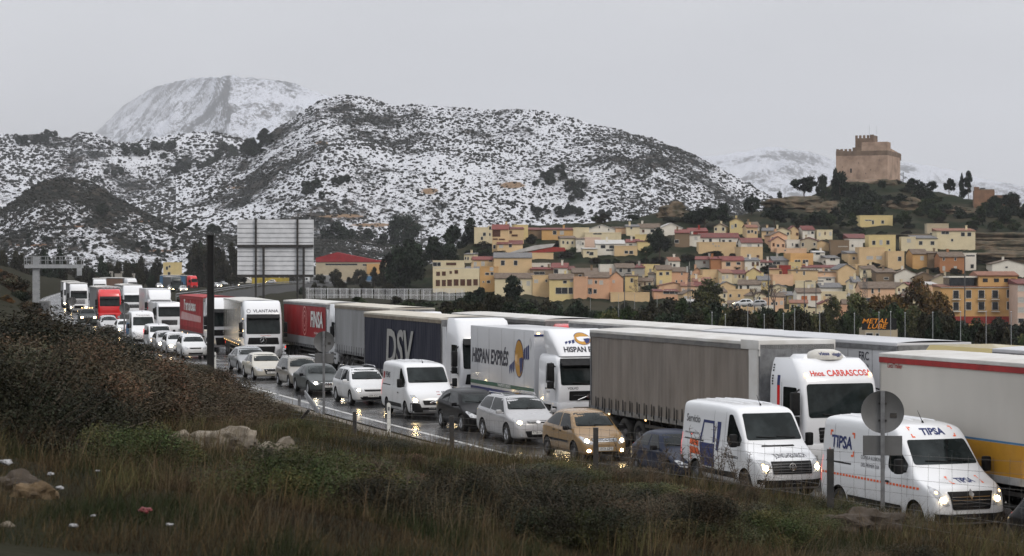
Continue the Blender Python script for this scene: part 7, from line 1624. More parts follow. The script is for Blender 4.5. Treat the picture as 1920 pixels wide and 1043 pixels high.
# belt of trees between the lorries and the village
BL = ['the red FINSA curtain trailer', 'the grey curtain trailer', 'the navy DSV trailer', 'the HISPAN EXPRÉS lorry', 'the rear of the taupe trailer', 'the middle of the taupe trailer', 'the lettered white cab', 'the yellow roof fairing', 'the cream box trailer']
for k, x in enumerate(list(np.arange(612, 1960, 19)) + list(np.arange(600, 1960, 17.5)) + list(np.arange(860, 1960, 17))):
    near_ = 70 < k < 149; d = rg.uniform(200, 265) if near_ else (rg.uniform(270, 420) if k < 71 else rg.uniform(400, 470)); yt = float(np.interp(x, [600, 640, 700, 780, 850, 900, 1000, 1100, 1200, 1300, 1400, 1500, 1560, 1650, 1760, 1800, 1930], [566, 560, 558, 562, 556, 548, 566, 574, 572, 568, 578, 582, 590, 575, 580, 604, 612])) + (rg.uniform(4, 22) if near_ else rg.uniform(-4, 12))
    if 1560 < x < 1735: d = rg.uniform(330, 430)
    kd = rg.choice(['round', 'ragged', 'round', 'bush']); tree_px(kd, rg.choice(['scrub', 'pine', 'scrub', 'green', 'olive' if x > 1100 else 'scrub']), x + rg.uniform(-5, 5), yt, 600, rg.uniform(44, 78), d, 'dark tree in the belt above ' + BL[min(8, int((x - 600) / 151))], 'trees in the belt behind the lorries', seed=k % 3, name='tree', z=bank((x - CX) * d / F - E(d), d) - .3)
# trees on the plain behind the queue on the left
for k, (x0, x1, yt0, yt1, d0_, n) in enumerate(((120, 300, 476, 496, 760, 14), (150, 300, 490, 508, 640, 12), (352, 444, 452, 478, 780, 10), (330, 450, 486, 500, 720, 8), (440, 600, 478, 500, 1070, 8), (590, 740, 504, 516, 800, 6), (0, 120, 466, 486, 620, 12), (700, 800, 470, 500, 700, 8), (560, 760, 528, 540, 560, 12))):
    for q in range(n):
        x = x0 + (x1 - x0) * (q + rg.random()) / n; d = d0_ * rg.uniform(.95, 1.1); yt = rg.uniform(yt0, yt1); TL = ['right of the gantry, tall back row', 'right of the gantry, low front row', 'left of the billboard, tall back row', 'left of the billboard, low front row', 'behind the billboard', 'below the red warehouse', 'behind the gantry', 'below the big round pine', 'behind the white fence'][k]
        if 300 < x < 385 and d > 600 and yt > 480: yt = 514; 
        tree_px(rg.choice(['round', 'ragged', 'bush']), rg.choice(['scrub', 'pine', 'scrub']), x, yt, 535, rg.uniform(16, 30) * (1.5 if yt < 480 else 1), d, 'dark tree in the wood ' + TL, 'trees at the foot of the mountain', seed=q % 3, name='tree', z=-2.5)
# woods on the slopes
def on_slope(P, nv, x, y):
    S = P[:nv]; sx = CX + F * S[:, :, 0] / S[:, :, 1]; sy = HY - (S[:, :, 2] - CH) * F / S[:, :, 1]
    i = np.argmin((sx - x) ** 2 + (sy - y) ** 2); return Vector(S.reshape(-1, 3)[i])
for k, (P_, nv_, cx, cy, rx, ry, n, wp) in enumerate(((PM, NVM, 590, 362, 26, 14, 9, 22), (PM, NVM, 630, 346, 24, 6, 6, 18), (PM, NVM, 1042, 338, 24, 14, 8, 22), (PM, NVM, 1082, 368, 26, 16, 9, 24), (PM, NVM, 1000, 402, 30, 8, 8, 20), (PM, NVM, 1065, 405, 30, 8, 7, 20), (PM, NVM, 1130, 405, 16, 6, 4, 14), (PM, NVM, 1010, 345, 14, 8, 3, 14),
                                             (PL, NVL, 250, 292, 34, 10, 8, 22), (PL, NVL, 300, 288, 30, 12, 8, 24), (PL, NVL, 345, 322, 22, 8, 6, 22), (PL, NVL, 385, 316, 26, 8, 7, 22), (PL, NVL, 430, 292, 24, 12, 8, 26), (PM, NVM, 470, 285, 18, 14, 7, 26), (PM, NVM, 500, 262, 14, 10, 5, 22), (PL, NVL, 60, 268, 26, 6, 7, 20), (PL, NVL, 90, 258, 16, 4, 4, 16),
                                             (PL, NVL, 220, 328, 22, 6, 6, 16), (PL, NVL, 180, 342, 14, 5, 4, 14), (PN, NVN, 180, 400, 12, 10, 4, 22), (PN, NVN, 360, 432, 60, 4, 12, 18), (PN, NVN, 300, 470, 80, 14, 10, 16), (PN, NVN, 100, 460, 90, 16, 12, 14), (PM, NVM, 960, 385, 10, 4, 2, 10))):
    CL = 'left of the curved earth cut|above the curved earth cut|at the top of the big right-hand grove|in the middle of the big right-hand grove|at the left foot of the right-hand grove|at the bottom of the right-hand grove|at the right foot of the right-hand grove|just left of the right-hand grove|in the first upper clump of the left hills|in the second upper clump of the left hills|in the first lower clump of the left hills|in the second lower clump of the left hills|in the saddle below the far mountain|on the shoulder left of the main summit|highest on the shoulder below the summit|near the left edge on the ridge|beside the left rounded knob|below the upper row of the left hills|left of the snowy track|on the dark scrub hill top|behind the billboard top edge|left of the black column|on the slope above the gantry|by the ochre scar of the main mountain'.split('|')[k]
    for q in range(n):
        a = rg.uniform(0, 6.3); r_ = math.sqrt(rg.random()); p = on_slope(P_, nv_, cx + rx * r_ * math.cos(a), cy + ry * r_ * math.sin(a)); kk = p.y / F; s_ = wp * kk * rg.uniform(.6, 1.15)
        tree(rg.choice(['round', 'round', 'ragged']), 'pine', p - Vector((0, 0, s_ * .12)), s_ * 1.1, s_ * rg.uniform(.8, 1.05), 'dark pine ' + CL, 'pines in clumps on the mountain side', 'pine_tree', q % 3, rz=a)
# shrubs dotted over the snow
def shrubs(name, P, nv, n, s0, s1, seed, label):
    r_ = np.random.default_rng(seed); ii = r_.integers(1, nv - 1, n); jj = r_.integers(1, P.shape[1] - 1, n); fr = r_.uniform(0, 1, (n, 1)); c = P[ii, jj] * (1 - fr) + P[ii + 1, jj + r_.integers(-1, 2, n)] * fr
    keep = np.array([mn.noise(Vector((p[0] * .012, p[1] * .008, seed))) + .75 > r_.uniform(0, 1.0) for p in c]); c = c[keep]; n = len(c)
    bm = bmesh.new(); bmesh.ops.create_icosphere(bm, subdivisions=1, radius=1); V = np.array([v.co[:] for v in bm.verts]); Fc = np.array([[v.index for v in f.verts] for f in bm.faces]); bm.free()
    s = s0 + (s1 - s0) * r_.uniform(0, 1, (n, 1, 1)) ** 2.6; pts = c[:, None, :] + V[None] * s * r_.uniform(.65, 1.35, (n, len(V), 1)) * np.array([1.15, 1.15, .8]) + np.array([0, 0, .2])
    fs = (Fc[None] + (np.arange(n) * len(V))[:, None, None]).reshape(-1)
    me = bpy.data.meshes.new(name); me.vertices.add(n * len(V)); me.vertices.foreach_set('co', pts.reshape(-1).astype(np.float32)); me.loops.add(len(fs)); me.loops.foreach_set('vertex_index', fs.astype(np.int32))
    me.polygons.add(len(fs) // 3); me.polygons.foreach_set('loop_start', np.arange(0, len(fs), 3, dtype=np.int32)); me.materials.append(mat('mountain_shrub', (.009, .011, .009), .95, col2=(.02, .019, .015), nscale=.08)); me.update(calc_edges=True)
    return tag(link_mesh(name, me), label, 'shrubs', kind='stuff')
shrubs('mountain_shrubs', PM, NVM, 62000, .28, 1.6, 3, 'dark shrubs dotted over the snowy main mountain')
shrubs('hill_shrubs', PL, NVL, 26000, .5, 2.8, 4, 'dark shrubs dotted over the snowy hills on the left')
shrubs('scrub_hill_shrubs', PN, NVN, 14000, .4, 1.6, 6, 'dark shrubs covering the lower scrub hill')

# bare trees
def bare(px, yt, yb, wpx, d, label, seed, m=M_bark):
    rg_ = random.Random(seed); b = MB(); h = (yb - yt) * d / F
    def grow(p, v, L_, r_, lv):
        q = p + v * L_; b.tube(p, q, r_, r_ * .7, 5, cap=False)
        if lv == 0: return
        for _ in range(3 if lv > 1 else 4):
            nv = (v + Vector((rg_.uniform(-.8, .8), rg_.uniform(-.8, .8), rg_.uniform(-.1, .5)))).normalized(); grow(q, nv, L_ * rg_.uniform(.6, .85), r_ * .6, lv - 1)
    t = empty('bare_tree', at(px, yb, d), 0, label, 'tree', 'bare trees in front of the village'); grow(Vector((0, 0, -.5)), Vector((0, 0, 1)), h * .27, .2, 5); o = b.build('trunk', m, t); o.scale = (wpx * d / F / (h * .9), wpx * d / F / (h * .9), 1)
bare(1198, 508, 572, 52, 600, 'leafless tan-twigged tree in front of the salmon houses', 3, mat('tan_twigs', (.17, .12, .08), .9, col2=(.12, .085, .06), nscale=2))
bare(1452, 518, 585, 76, 500, 'large leafless dark tree in the lower village', 5, mat('dark_twigs', (.05, .035, .03), .9, col2=(.08, .06, .05), nscale=2))
bare(1560, 545, 590, 40, 480, 'small leafless tree beside the orange blinds', 8, mat('dark_twigs', (.05, .035, .03)))
bare(1415, 528, 580, 40, 520, 'slim leafless tree left of the large leafless one', 9, mat('dark_twigs', (.05, .035, .03)))

# ---------------------------------------------------------------- the near bank: bushes, grass, rocks
def bush_near(px, Y, w_, h, leaf, label, seed, n=17000, size=.0125):
    zt = CH - (float(np.interp(px, [0, 100, 150, 200, 250, 300, 400, 450, 500, 560, 700, 850, 1000, 1200, 1400, 1900], [556, 566, 598, 618, 642, 662, 688, 715, 745, 790, 850, 860, 866, 890, 925, 960])) + 12 * math.sin(seed * 2.4) + 8 - HY) * Y / F
    h = max(.3, min(h, zt - bank((px - CX) * Y / F - E(Y), Y)))
    X = (px - CX) * Y / F; q = X - E(Y); key = ('near', leaf, seed % 4)
    if key not in TREES:
        P, t, C = crown_pts('bush', 50 + seed % 4, n)
        rg2 = np.random.default_rng(seed); k = n // 3; sp = rg2.normal(size=(k, 3)); sp[:, 2] = np.abs(sp[:, 2]) * .9; sp /= np.linalg.norm(sp, axis=1, keepdims=True); sp *= rg2.uniform(.3, .62, (k, 1)); P = np.concatenate([P, sp + [0, 0, .12]]); t = np.concatenate([t, np.ones((k, 3)) * rg2.uniform(.6, 1.6, (k, 1))])
        me = leaf_mesh('foliage', P, size, ML[leaf], seed, t, asp=.34); b = MB(); r3 = random.Random(seed)
        for _ in range(90):
            a = r3.uniform(0, 6.3); e = r3.uniform(.2, 1.2); L_ = r3.uniform(.35, .68); p1 = Vector((math.cos(a) * math.cos(e) * L_, math.sin(a) * math.cos(e) * L_, math.sin(e) * L_ * 1.2)); b.tube((0, 0, 0), p1, .006, .002, 4, cap=False)
        o = b.build('twigs', M_bark); TREES[key] = (me, o.data); bpy.data.objects.remove(o)
    o = empty('bush', (X, Y, bank(q, Y) - .08 * h), seed * 1.3, label, 'bush', 'bushes on the near bank')
    for nm, me in zip(('foliage', 'twigs'), TREES[key]): c = link_mesh(nm, me, o); c.scale = (w_, w_, h * 1.25)
NB = [(10, 31, 3.2, 2.0, 'scrub', 'dark bush at the left edge above the litter'), (105, 37, 3.4, 2.2, 'brown', 'brownish bush second from the left edge, mid height'), (-10, 46, 5, 3.2, 'scrub', 'tall dark bush filling the left edge'), (165, 44, 3.2, 1.9, 'brown', 'brownish rounded bush below the far gantry'),
      (55, 62, 6, 3.6, 'scrub', 'broad dark bush below the gantry post'), (165, 66, 5, 2.8, 'scrub', 'dark bush left of the small round sign'), (110, 85, 6, 3.2, 'scrub', 'distant dark bush right of the gantry post'), (10, 80, 8, 4.5, 'scrub', 'large dark thicket at the far left'),
      (250, 46, 3.4, 1.8, 'brown', 'brown twiggy bush left of the middle of the bank'), (330, 50, 3.4, 1.9, 'brown', 'largest brown twiggy bush on the bank'), (400, 54, 3, 1.6, 'brown', 'brown bush directly below the black post'), (300, 62, 4.2, 2.1, 'brown', 'brown bush behind the largest twiggy one'), (385, 68, 3.6, 1.8, 'brown', 'dark brown bush near the foot of the black post'),
      (450, 63, 2.6, 1.3, 'brown', 'low brown bush right of the black post'), (490, 72, 2.4, .95, 'brown', 'low brownish bush beside the kerb'), (235, 78, 5, 2.6, 'brown', 'brownish bush under the small round sign'), (285, 92, 4.5, 2.1, 'brown', 'brown bush hiding the road bend'), (330, 100, 3.5, 1.6, 'brown', 'brownish bush hiding the white hatchbacks'), (372, 100, 3, 1.2, 'brown', 'small brown bush left of the black post foot'),
      (200, 110, 5, 2.4, 'scrub', 'far dark bush by the road bend'), (160, 130, 6, 2.4, 'scrub', 'farthest dark bush below the white lorries'), (250, 28, 1.7, .9, 'bright', 'bright green low bush left of the rocks'), 
      (520, 24, 1.7, .8, 'bright', 'green bush in the lower middle, left one'), (650, 25, 1.9, .95, 'bright', 'large green bush in the lower middle'), (745, 24, 1.7, .85, 'scrub', 'dark green bush right of the large green one'), (590, 27, 1.6, .7, 'bright', 'green bush behind the lower middle ones'), (850, 25, 1.4, .7, 'scrub', 'small dark bush right of the lower middle bushes'),
      (960, 34, 2.2, 1.2, 'scrub', 'dark green bush below the silver car'), (1040, 37, 1.8, .9, 'bright', 'green bush below the gold car'), (1130, 30, 1.9, .9, 'scrub', 'dark bush below the blue car'), (1240, 31, 1.7, .8, 'bright', 'green bush below the Servicio van'), (1000, 27, 1.7, .8, 'scrub', 'dark bush in the lower right of centre'), (1400, 28, 1.4, .55, 'bright', 'low green bush left of the tall fence post'),
      (1180, 39, 1.3, .7, 'brown', 'brown weed clump below the blue hatchback'), (1460, 30, 1.4, .5, 'bright', 'low green bush at the foot of the tall fence post'), (680, 40, 2, .7, 'scrub', 'dark scrub between the two middle fence posts'), (1300, 26, 1.3, .6, 'scrub', 'dark bush at the bottom right of centre'),
      (870, 30, 1.4, .6, 'brown', 'brown low bush below the middle fence post'), (160, 33, 2.2, 1.1, 'scrub', 'dark bush behind the litter rocks'), 
      (1080, 24, 1.5, .7, 'scrub', 'dark bush at the bottom centre right'), (1700, 24, 1.2, .45, 'scrub', 'dark low bush at the bottom right')]
for i, a in enumerate(NB): bush_near(*a[:3], a[3] * (1.4 if a[0] > 640 else 1), *a[4:], seed=i)
rgn = random.Random(3)
for i in range(30):
    px_i = rgn.uniform(180, 1700); lf_i = rgn.choice(['olive', 'bright', 'brown', 'brown', 'bright'])
    bush_near(px_i, rgn.uniform(24, 36) + (px_i < 600) * 16, rgn.uniform(.7, 1.5), rgn.uniform(.35, .75), lf_i, {'olive': 'small olive tuft on the near bank', 'bright': 'small green tuft on the near bank', 'brown': 'small tawny tuft on the near bank'}[lf_i], seed=60 + i)
# grass as one mass
def grass(name, n, hlo, hhi, label, seed, cols, y0=19, y1=128, qmax=-1.9, thr=-.2, wk=1.0):
    r_ = np.random.default_rng(seed); px = r_.uniform(-60, 1980, n); Y = np.exp(r_.uniform(math.log(y0), math.log(y1), n)); X = (px - CX) * Y / F
    e = np.array([E(y) for y in Y]); q = X - e; keep = q < qmax; X, Y, q = X[keep], Y[keep], q[keep]
    nz_ = np.array([mn.noise(Vector((x * .55, y * .4, seed))) + .5 * mn.noise(Vector((x * 1.7, y * 1.3, seed))) for x, y in zip(X, Y)])
    # thin out over the gravel beside the kerb
    gr = (q > -5) & (Y > 60) & (Y < 112)
    keep = (nz_ > thr) & (~gr | (r_.uniform(0, 1, len(X)) < .12)); X, Y, q, nz_ = X[keep], Y[keep], q[keep], nz_[keep]; n = len(X)
    Z = np.array([bank(a, b) for a, b in zip(q, Y)]) - .03
    h = r_.uniform(hlo, hhi, n) * (1 + .5 * nz_); wd = np.maximum(.006, Y * .00022) * r_.uniform(.6, 1.3, n) * wk; a = r_.uniform(0, PI, n); ln = r_.normal(0, .6, n) * h; la = r_.uniform(0, 2 * PI, n)
    dx, dy = np.cos(a) * wd * .5, np.sin(a) * wd * .3; lx, ly = np.cos(la) * ln + .12 * h, np.sin(la) * ln
    V = np.zeros((n, 5, 3)); V[:, 0] = np.stack([X - dx, Y - dy, Z], 1); V[:, 1] = np.stack([X + dx, Y + dy, Z], 1); V[:, 2] = np.stack([X + dx * .8 + lx * .35, Y + dy * .8 + ly * .35, Z + h * .6], 1); V[:, 3] = np.stack([X - dx * .8 + lx * .35, Y - dy * .8 + ly * .35, Z + h * .6], 1); V[:, 4] = np.stack([X + lx, Y + ly, Z + h * .97], 1)
    b5 = np.arange(n) * 5; lp = np.stack([b5, b5 + 1, b5 + 2, b5 + 3, b5 + 3, b5 + 2, b5 + 4], 1).reshape(-1); ls = np.stack([np.arange(n) * 7, np.arange(n) * 7 + 4], 1).reshape(-1)
    me = bpy.data.meshes.new(name); me.vertices.add(5 * n); me.vertices.foreach_set('co', V.reshape(-1).astype(np.float32)); me.loops.add(len(lp)); me.loops.foreach_set('vertex_index', lp.astype(np.int32)); me.polygons.add(2 * n); me.polygons.foreach_set('loop_start', ls.astype(np.int32))
    me.materials.append(mat('grass_blades', (1, 1, 1), .8, tint='tint', spec=.1)); me.update(calc_edges=True)
    cols = np.array(cols); t = np.clip((nz_ + .6) / 1.2 * len(cols) + r_.normal(0, .6, n), 0, len(cols) - 1).astype(int); c = np.ones((n, 4)); c[:, :3] = cols[t] * r_.uniform(.55, 1.45, (n, 1)) * np.array([1.2, 1.25, 1.3])
    at_ = me.color_attributes.new('tint', 'FLOAT_COLOR', 'POINT'); at_.data.foreach_set('color', np.repeat(c, 5, 0).reshape(-1).astype(np.float32))
    return tag(link_mesh(name, me), label, 'grass', kind='stuff')
grass('dry_grass', 300000, .06, .24, 'dry brown and dull green grass covering the near bank', 1, [(.014, .010, .006), (.032, .021, .011), (.05, .034, .016), (.018, .019, .008), (.013, .017, .006)], thr=-.75)
grass('tall_straw', 34000, .3, .62, 'tall straw-coloured grass stalks standing along the bank', 2, [(.085, .062, .03), (.05, .03, .016), (.07, .052, .03)], thr=.1, wk=.7)
grass('tan_straw', 90000, .12, .4, 'patches of pale tan straw among the darker grass', 7, [(.1, .072, .035), (.075, .05, .024), (.05, .045, .018)], thr=.28, y0=22, y1=75)
# tall dry weeds in front of the vans
rgw = random.Random(4)
for i, (px, Y, h) in enumerate(((1330, 40, 1.35), (1350, 41, 1.1), (1395, 38, .9), (1310, 42, .8), (1290, 44, .9), (1175, 46, .9), (1410, 37, .7), (1230, 43, .7), (1190, 45, .6), (1260, 42, .8))):
    b = MB(); X = (px - CX) * Y / F
    for _ in range(5):
        dx, dy = rgw.uniform(-.25, .25), rgw.uniform(-.2, .2); top = Vector((dx * 1.6, dy, h * rgw.uniform(.7, 1))); b.tube((dx * .2, dy * .2, 0), top, .008, .004, 4)
        for q in range(26):
            t = rgw.uniform(.35, 1); p = Vector((dx * .2, dy * .2, 0)).lerp(top, t); e_ = p + Vector((rgw.uniform(-.09, .09), rgw.uniform(-.09, .09), rgw.uniform(.0, .08))); b.tube(p, e_, .006, .002, 3, cap=False)
    o = b.build('dry_weed', M_bark); o.location = (X, Y, bank(X - E(Y), Y)); tag(o, 'tall dark seed-headed weed standing in front of the vans', 'weed', 'tall dry weeds in front of the vans')
# rocks on the bank
def rock_px(px, py, Y, s, label, seed, m=M_rock, group='rocks on the near bank', up=0, name='rock', rz=0):
    X = (px - CX) * Y / F; rock(name, (X, Y, bank(X - E(Y), Y) + up), s, m, label, seed, sub=4, group=group, rz=rz)
M_rockd = mat('earthy_rock', (.065, .052, .04), .95, col2=(.028, .022, .017), nscale=2.5, ndet=9, bump=1, bscale=6)
def ground_Y(px, py):
    """distance where the bank surface shows at this pixel"""
    Y = 18.0
    while Y < 130:
        X = (px - CX) * Y / F
        if HY - (bank(X - E(Y), Y) - CH) * F / Y <= py: return Y
        Y += .25
    return Y
for i, (px, py, wpx, hpx, lab, mm) in enumerate([(345, 840, 56, 36, 'leftmost of the three pale rocks on the bank', M_rock), (430, 845, 108, 56, 'long pale rock, the largest of the three on the bank', M_rock), (525, 868, 76, 52, 'pale pointed rock right of the long one', M_rock),
                                           (30, 930, 100, 44, 'grey rock at the left edge beside the litter', M_rockd), (62, 945, 80, 52, 'ochre rock at the left edge beside the litter', mat('ochre_rock', (.13, .09, .05), .95, col2=(.05, .036, .022), nscale=3, bump=1)), (1625, 990, 110, 42, 'broken earthy rock in front of the TIPSA van', M_rockd),
                                           (1575, 1000, 90, 40, 'low earthy rock left of the broken one', M_rockd), (1450, 975, 80, 24, 'flat stony patch of rock below the Servicio van', M_rockd), (10, 1000, 30, 20, 'small pale stone at the lower left', M_rock)]):
    Y = ground_Y(px, py); k = Y / F; rock_px(px, py, Y, (wpx * k * .55, wpx * k * .4, hpx * k * .62), lab, i * 2.1 + 1, mm, up=hpx * k * .12)
M_litter = mat('litter_paper', (.3, .3, .3), .6, col2=(.16, .16, .17), nscale=12); M_pinkl = mat('pink_wrapper', (.18, .03, .035), .5, col2=(.12, .02, .025), nscale=12)
for i, (px, py, s, mm, lab) in enumerate([(12, 890, 28, M_litter, 'crumpled white bag at the left edge'), (95, 915, 14, M_litter, 'white scrap right of the ochre rock, upper one'), (112, 932, 16, M_litter, 'white scrap right of the ochre rock, lower one'), (272, 980, 26, M_pinkl, 'crumpled pinkish red wrapper in the grass'), (138, 1015, 16, M_litter, 'white scrap of litter low on the left'),
                                      (175, 998, 8, M_litter, 'tiny white scrap right of the low left litter'), (318, 1012, 12, M_litter, 'white scrap right of the red wrapper'), (183, 905, 7, M_litter, 'small white speck of litter on the dark grass')]):
    Y = ground_Y(px, py); k = Y / F; X = (px - CX) * k; rock('litter', (X, Y, bank(X - E(Y), Y) + .1), (s * k * .55, s * k * .4, s * k * .2), mm, lab, i * 3.3 + 2, sub=3, group='litter on the bank', cat='litter')
# loose stones of the gravel shoulder, in front of the vans
r_ = np.random.default_rng(9)
b = MB()
for _ in range(1500):
    Y = r_.uniform(36, 112); q = -r_.uniform(1.9, 3.7); s = r_.uniform(.02, .06) ; X = E(Y) + q; z = bank(q, Y) + .06
    if Y < 58 and r_.uniform() < .6: continue
    M_ = Matrix.Translation((X, Y, z)) @ Matrix.Rotation(r_.uniform(0, 6), 4, 'Z'); b.box(-s, s, -s * .7, s * .7, -s * .5, s * .5, top=.6, M=M_)
tag(b.build('loose_gravel', M_gravel), 'loose pale stones along the kerb', 'gravel', kind='stuff')

# ---------------------------------------------------------------- fence
fe = empty('wire_fence', (0, 40, 0), 0, 'wire fence with dark square posts along the bank', 'fence')
def bz(px, Y): X = (px - CX) * Y / F; return Vector((X, Y, bank(X - E(Y), Y)))
tops = []
for px, yt, Y, lean in ((1557, 842, 34, 0), (1117, 802, 42, 0), (847, 780, 48, 0), (665, 772, 57, 0)):
    p = bz(px, Y); tz = CH + (HY - yt) * Y / F; b = MB(); b.box(p.x - .05, p.x + .05, Y - .05 - 40, Y + .05 - 40, p.z - .3, tz); b.build('post', M_darksteel, fe); tops.append((Vector((p.x, Y - 40, p.z)), tz))
p = bz(543, 63); t_ = at(580, 768, 62); b = MB(); b.tube((p.x, p.y - 40, p.z - .2), (t_.x, t_.y - 40, t_.z), .06, n=4); b.build('leaning_post', M_darksteel, fe); tops.append((Vector((p.x, 23, p.z)), t_.z))
p = bz(430, 70); t_ = at(462, 742, 70); b = MB(); b.tube((p.x, p.y - 40, p.z - .2), (t_.x, t_.y - 40, t_.z), .05, n=4); b.build('leaning_post', M_darksteel, fe)
p2 = bz(2250, 27); tops.insert(0, (Vector((p2.x, 27 - 40, p2.z)), 3.7))
b = MB()
for (a, ta), (c, tc_) in zip(tops[:-1], tops[1:]):
    L_ = (c - a).length
    for f_ in (.12, .32, .5, .68, .84, .97):
        b.tube((a.x, a.y, a.z + (ta - a.z) * f_), (c.x, c.y, c.z + (tc_ - c.z) * f_), .0028, n=3, cap=False)
    m_ = int(L_ / .3)
    for q in range(1, m_):
        t = q / m_; x, y = a.x + (c.x - a.x) * t, a.y + (c.y - a.y) * t; z0, z1 = a.z + (c.z - a.z) * t, ta + (tc_ - ta) * t; b.tube((x, y, z0 + .05), (x + .03 * math.sin(q * 2.2), y, z1), .0022, n=3, cap=False)
b.build('wire_netting', mat('dull_wire', (.12, .12, .12), .6, .4, col2=(.08, .07, .06), nscale=3), fe)

# ---------------------------------------------------------------- signs seen from the back
M_signback = mat('grey_sign_back', (.13, .13, .13), .5, .3, col2=(.1, .1, .1), nscale=2, ndet=6)
def sign_back(px, py, Y, r_, label, plate_=True, base=None, base_z=None):
    p = at(px, py, Y); X = p.x; gz = bank(X - E(Y), Y); ang = math.atan2(-X, Y) * 0; s = empty('road_sign', (X, Y, gz), R(-8), label, 'road sign', 'round road signs seen from behind')
    zc2 = p.z - gz; b = MB(); b.lathe([(.001, -.012), (r_ - .01, -.012), (r_, -.02), (r_, .012), (r_ - .02, .012), (.001, .012)], 40, 'y', (0, .07, zc2)); b.build('disc', M_signback, s, smooth=40)
    b = MB(); b.box(-.045, .045, -.03, .04, -.3, zc2 + r_ - .01); b.build('post', M_steel, s)
    if plate_: b = MB(); b.box(-.41 * r_ / .45, .41 * r_ / .45, .05, .075, zc2 - r_ - .47 * r_ / .45, zc2 - r_ - .05, bev=.01); b.build('plate', M_signback, s)
    b = MB()
    for dz in (.25, -.25): b.box(-.09, .09, .0405, .06, zc2 + dz * r_ * 1.6 - .02, zc2 + dz * r_ * 1.6 + .02)
    b.box(.16, .3, .045, .052, zc2 - .12, zc2 - .02); b.build('bracket', M_darksteel, s)
sign_back(1655, 773, 46, .46, 'large round sign on a grey post in front of the TIPSA van')
sign_back(607, 641, 91, .45, 'round sign with square plate in front of the dark grey saloon')
sign_back(233, 578, 150, .38, 'small round sign with plate in front of the red lorry cab')
sign_back(135, 565, 200, .4, 'smallest round sign in front of the white lorry on the left', plate_=False)
# tall black steel column
o = empty('steel_column', bz(395, 110), 0, 'tall black steel column standing by the road', 'post'); zc2 = 7.85 - o.location.z
b = MB(); b.box(-.17, .17, -.03, .03, -.3, zc2); b.box(-.17, -.14, -.16, .16, -.3, zc2); b.box(.14, .17, -.16, .16, -.3, zc2); b.build('beam', mat('black_steel', (.008, .008, .009), .7, col2=(.015, .014, .013), nscale=3), o)
b = MB(); b.box(-.2, .2, -.2, .2, zc2, zc2 + .04); b.build('cap_plate', M_darksteel, o)
# marker posts
for px, yt, Y, lab in ((729, 755, 80, 'white marker post on the verge below the panel van'), (403, 660, 118, 'white marker post beside the foot of the black column')):
    p = bz(px, Y); o = empty('marker_post', p, 0, lab, 'marker post', 'white marker posts'); h = CH + (HY - yt) * Y / F - p.z
    b = MB(); b.prism([(-.065, -.1), (.065, -.1), (.065, h - .06), (.0, h), (-.065, h - .03)], -.04, .04, 'y'); b.build('post', mat('marker_white', (.6, .6, .58), .5, col2=(.45, .45, .42), nscale=5), o)
    b = MB(); b.box(-.04, .04, -.046, -.041, h - .3, h - .16); b.build('reflector', M_steel, o); b = MB(); b.box(-.1, .1, -.1, .1, -.15, .05); b.build('foot', M_conc, o)
# broken guard rail end
o = empty('guard_rail_end', bz(590, 90), 0, 'bent end of a guard rail diving into the verge beside the round sign', 'guard rail'); L0 = o.location
b = MB(); a, c = at(572, 738, 92) - L0, at(604, 783, 88) - L0
for dz, r_ in ((.09, .05), (0, .035), (-.09, .05)): b.tube(a + Vector((0, 0, dz)), c + Vector((0, 0, dz)), r_, n=6)
b.build('beam', M_steel, o)
for q in (at(561, 742, 93), at(521, 738, 104)): q = q - L0; b = MB(); b.box(q.x - .06, q.x + .06, q.y - .06, q.y + .06, -1.2, q.z); b.build('post', M_steel, o)
# traffic gantry on the left
Yg_ = 250; g0 = at(68, 600, Yg_); g0.z = bank(g0.x - E(Yg_), Yg_) - .3; k = Yg_ / F
ga = empty('sign_gantry', g0, 0, 'grey cantilever gantry with railed walkway at the far left', 'gantry'); Z = lambda y: CH + (HY - y) * k - g0.z; XX = lambda x: (x - 68) * k
M_gan = mat('pale_grey_steel', (.33, .34, .35), .5, .2, col2=(.24, .25, .26), nscale=1.5)
b = MB(); b.box(-.36, .36, -.36, .36, -.2, Z(482)); b.build('column', M_gan, ga); b = MB()
for q in range(14): b.box(.37, .4, -.2, .2, .8 + q * .5, .84 + q * .5)
b.build('rungs', M_darksteel, ga)
b = MB(); b.box(XX(48), XX(155), -.7, .5, Z(503), Z(496)); b.build('beam', M_gan, ga)
b = MB()
for q in range(9): x = XX(48) + (XX(155) - XX(48)) * q / 8; b.box(x - .03, x + .03, -.73, -.69, Z(496), Z(481)); b.box(x - .03, x + .03, .47, .51, Z(496), Z(481))
for z in (481, 488): b.box(XX(48), XX(155), -.73, -.69, Z(z) - .03, Z(z) + .03); b.box(XX(48), XX(155), .47, .51, Z(z) - .03, Z(z) + .03)
b.build('railing', M_gan, ga); b = MB(); b.box(XX(147), XX(156), -.9, -.75, Z(517), Z(503)); b.build('lane_signal', M_gan, ga)
o = empty('signal_cabinet', bz(84, 245), 0, 'grey-blue equipment cabinet at the foot of the gantry', 'cabinet'); b = MB(); b.box(-.6, .6, -.4, .4, -.2, 2.1, bev=.04); b.build('housing', C_grey, o); b = MB(); b.box(-.55, .55, -.42, -.405, .1, 1.95); b.build('door', M_steel, o)
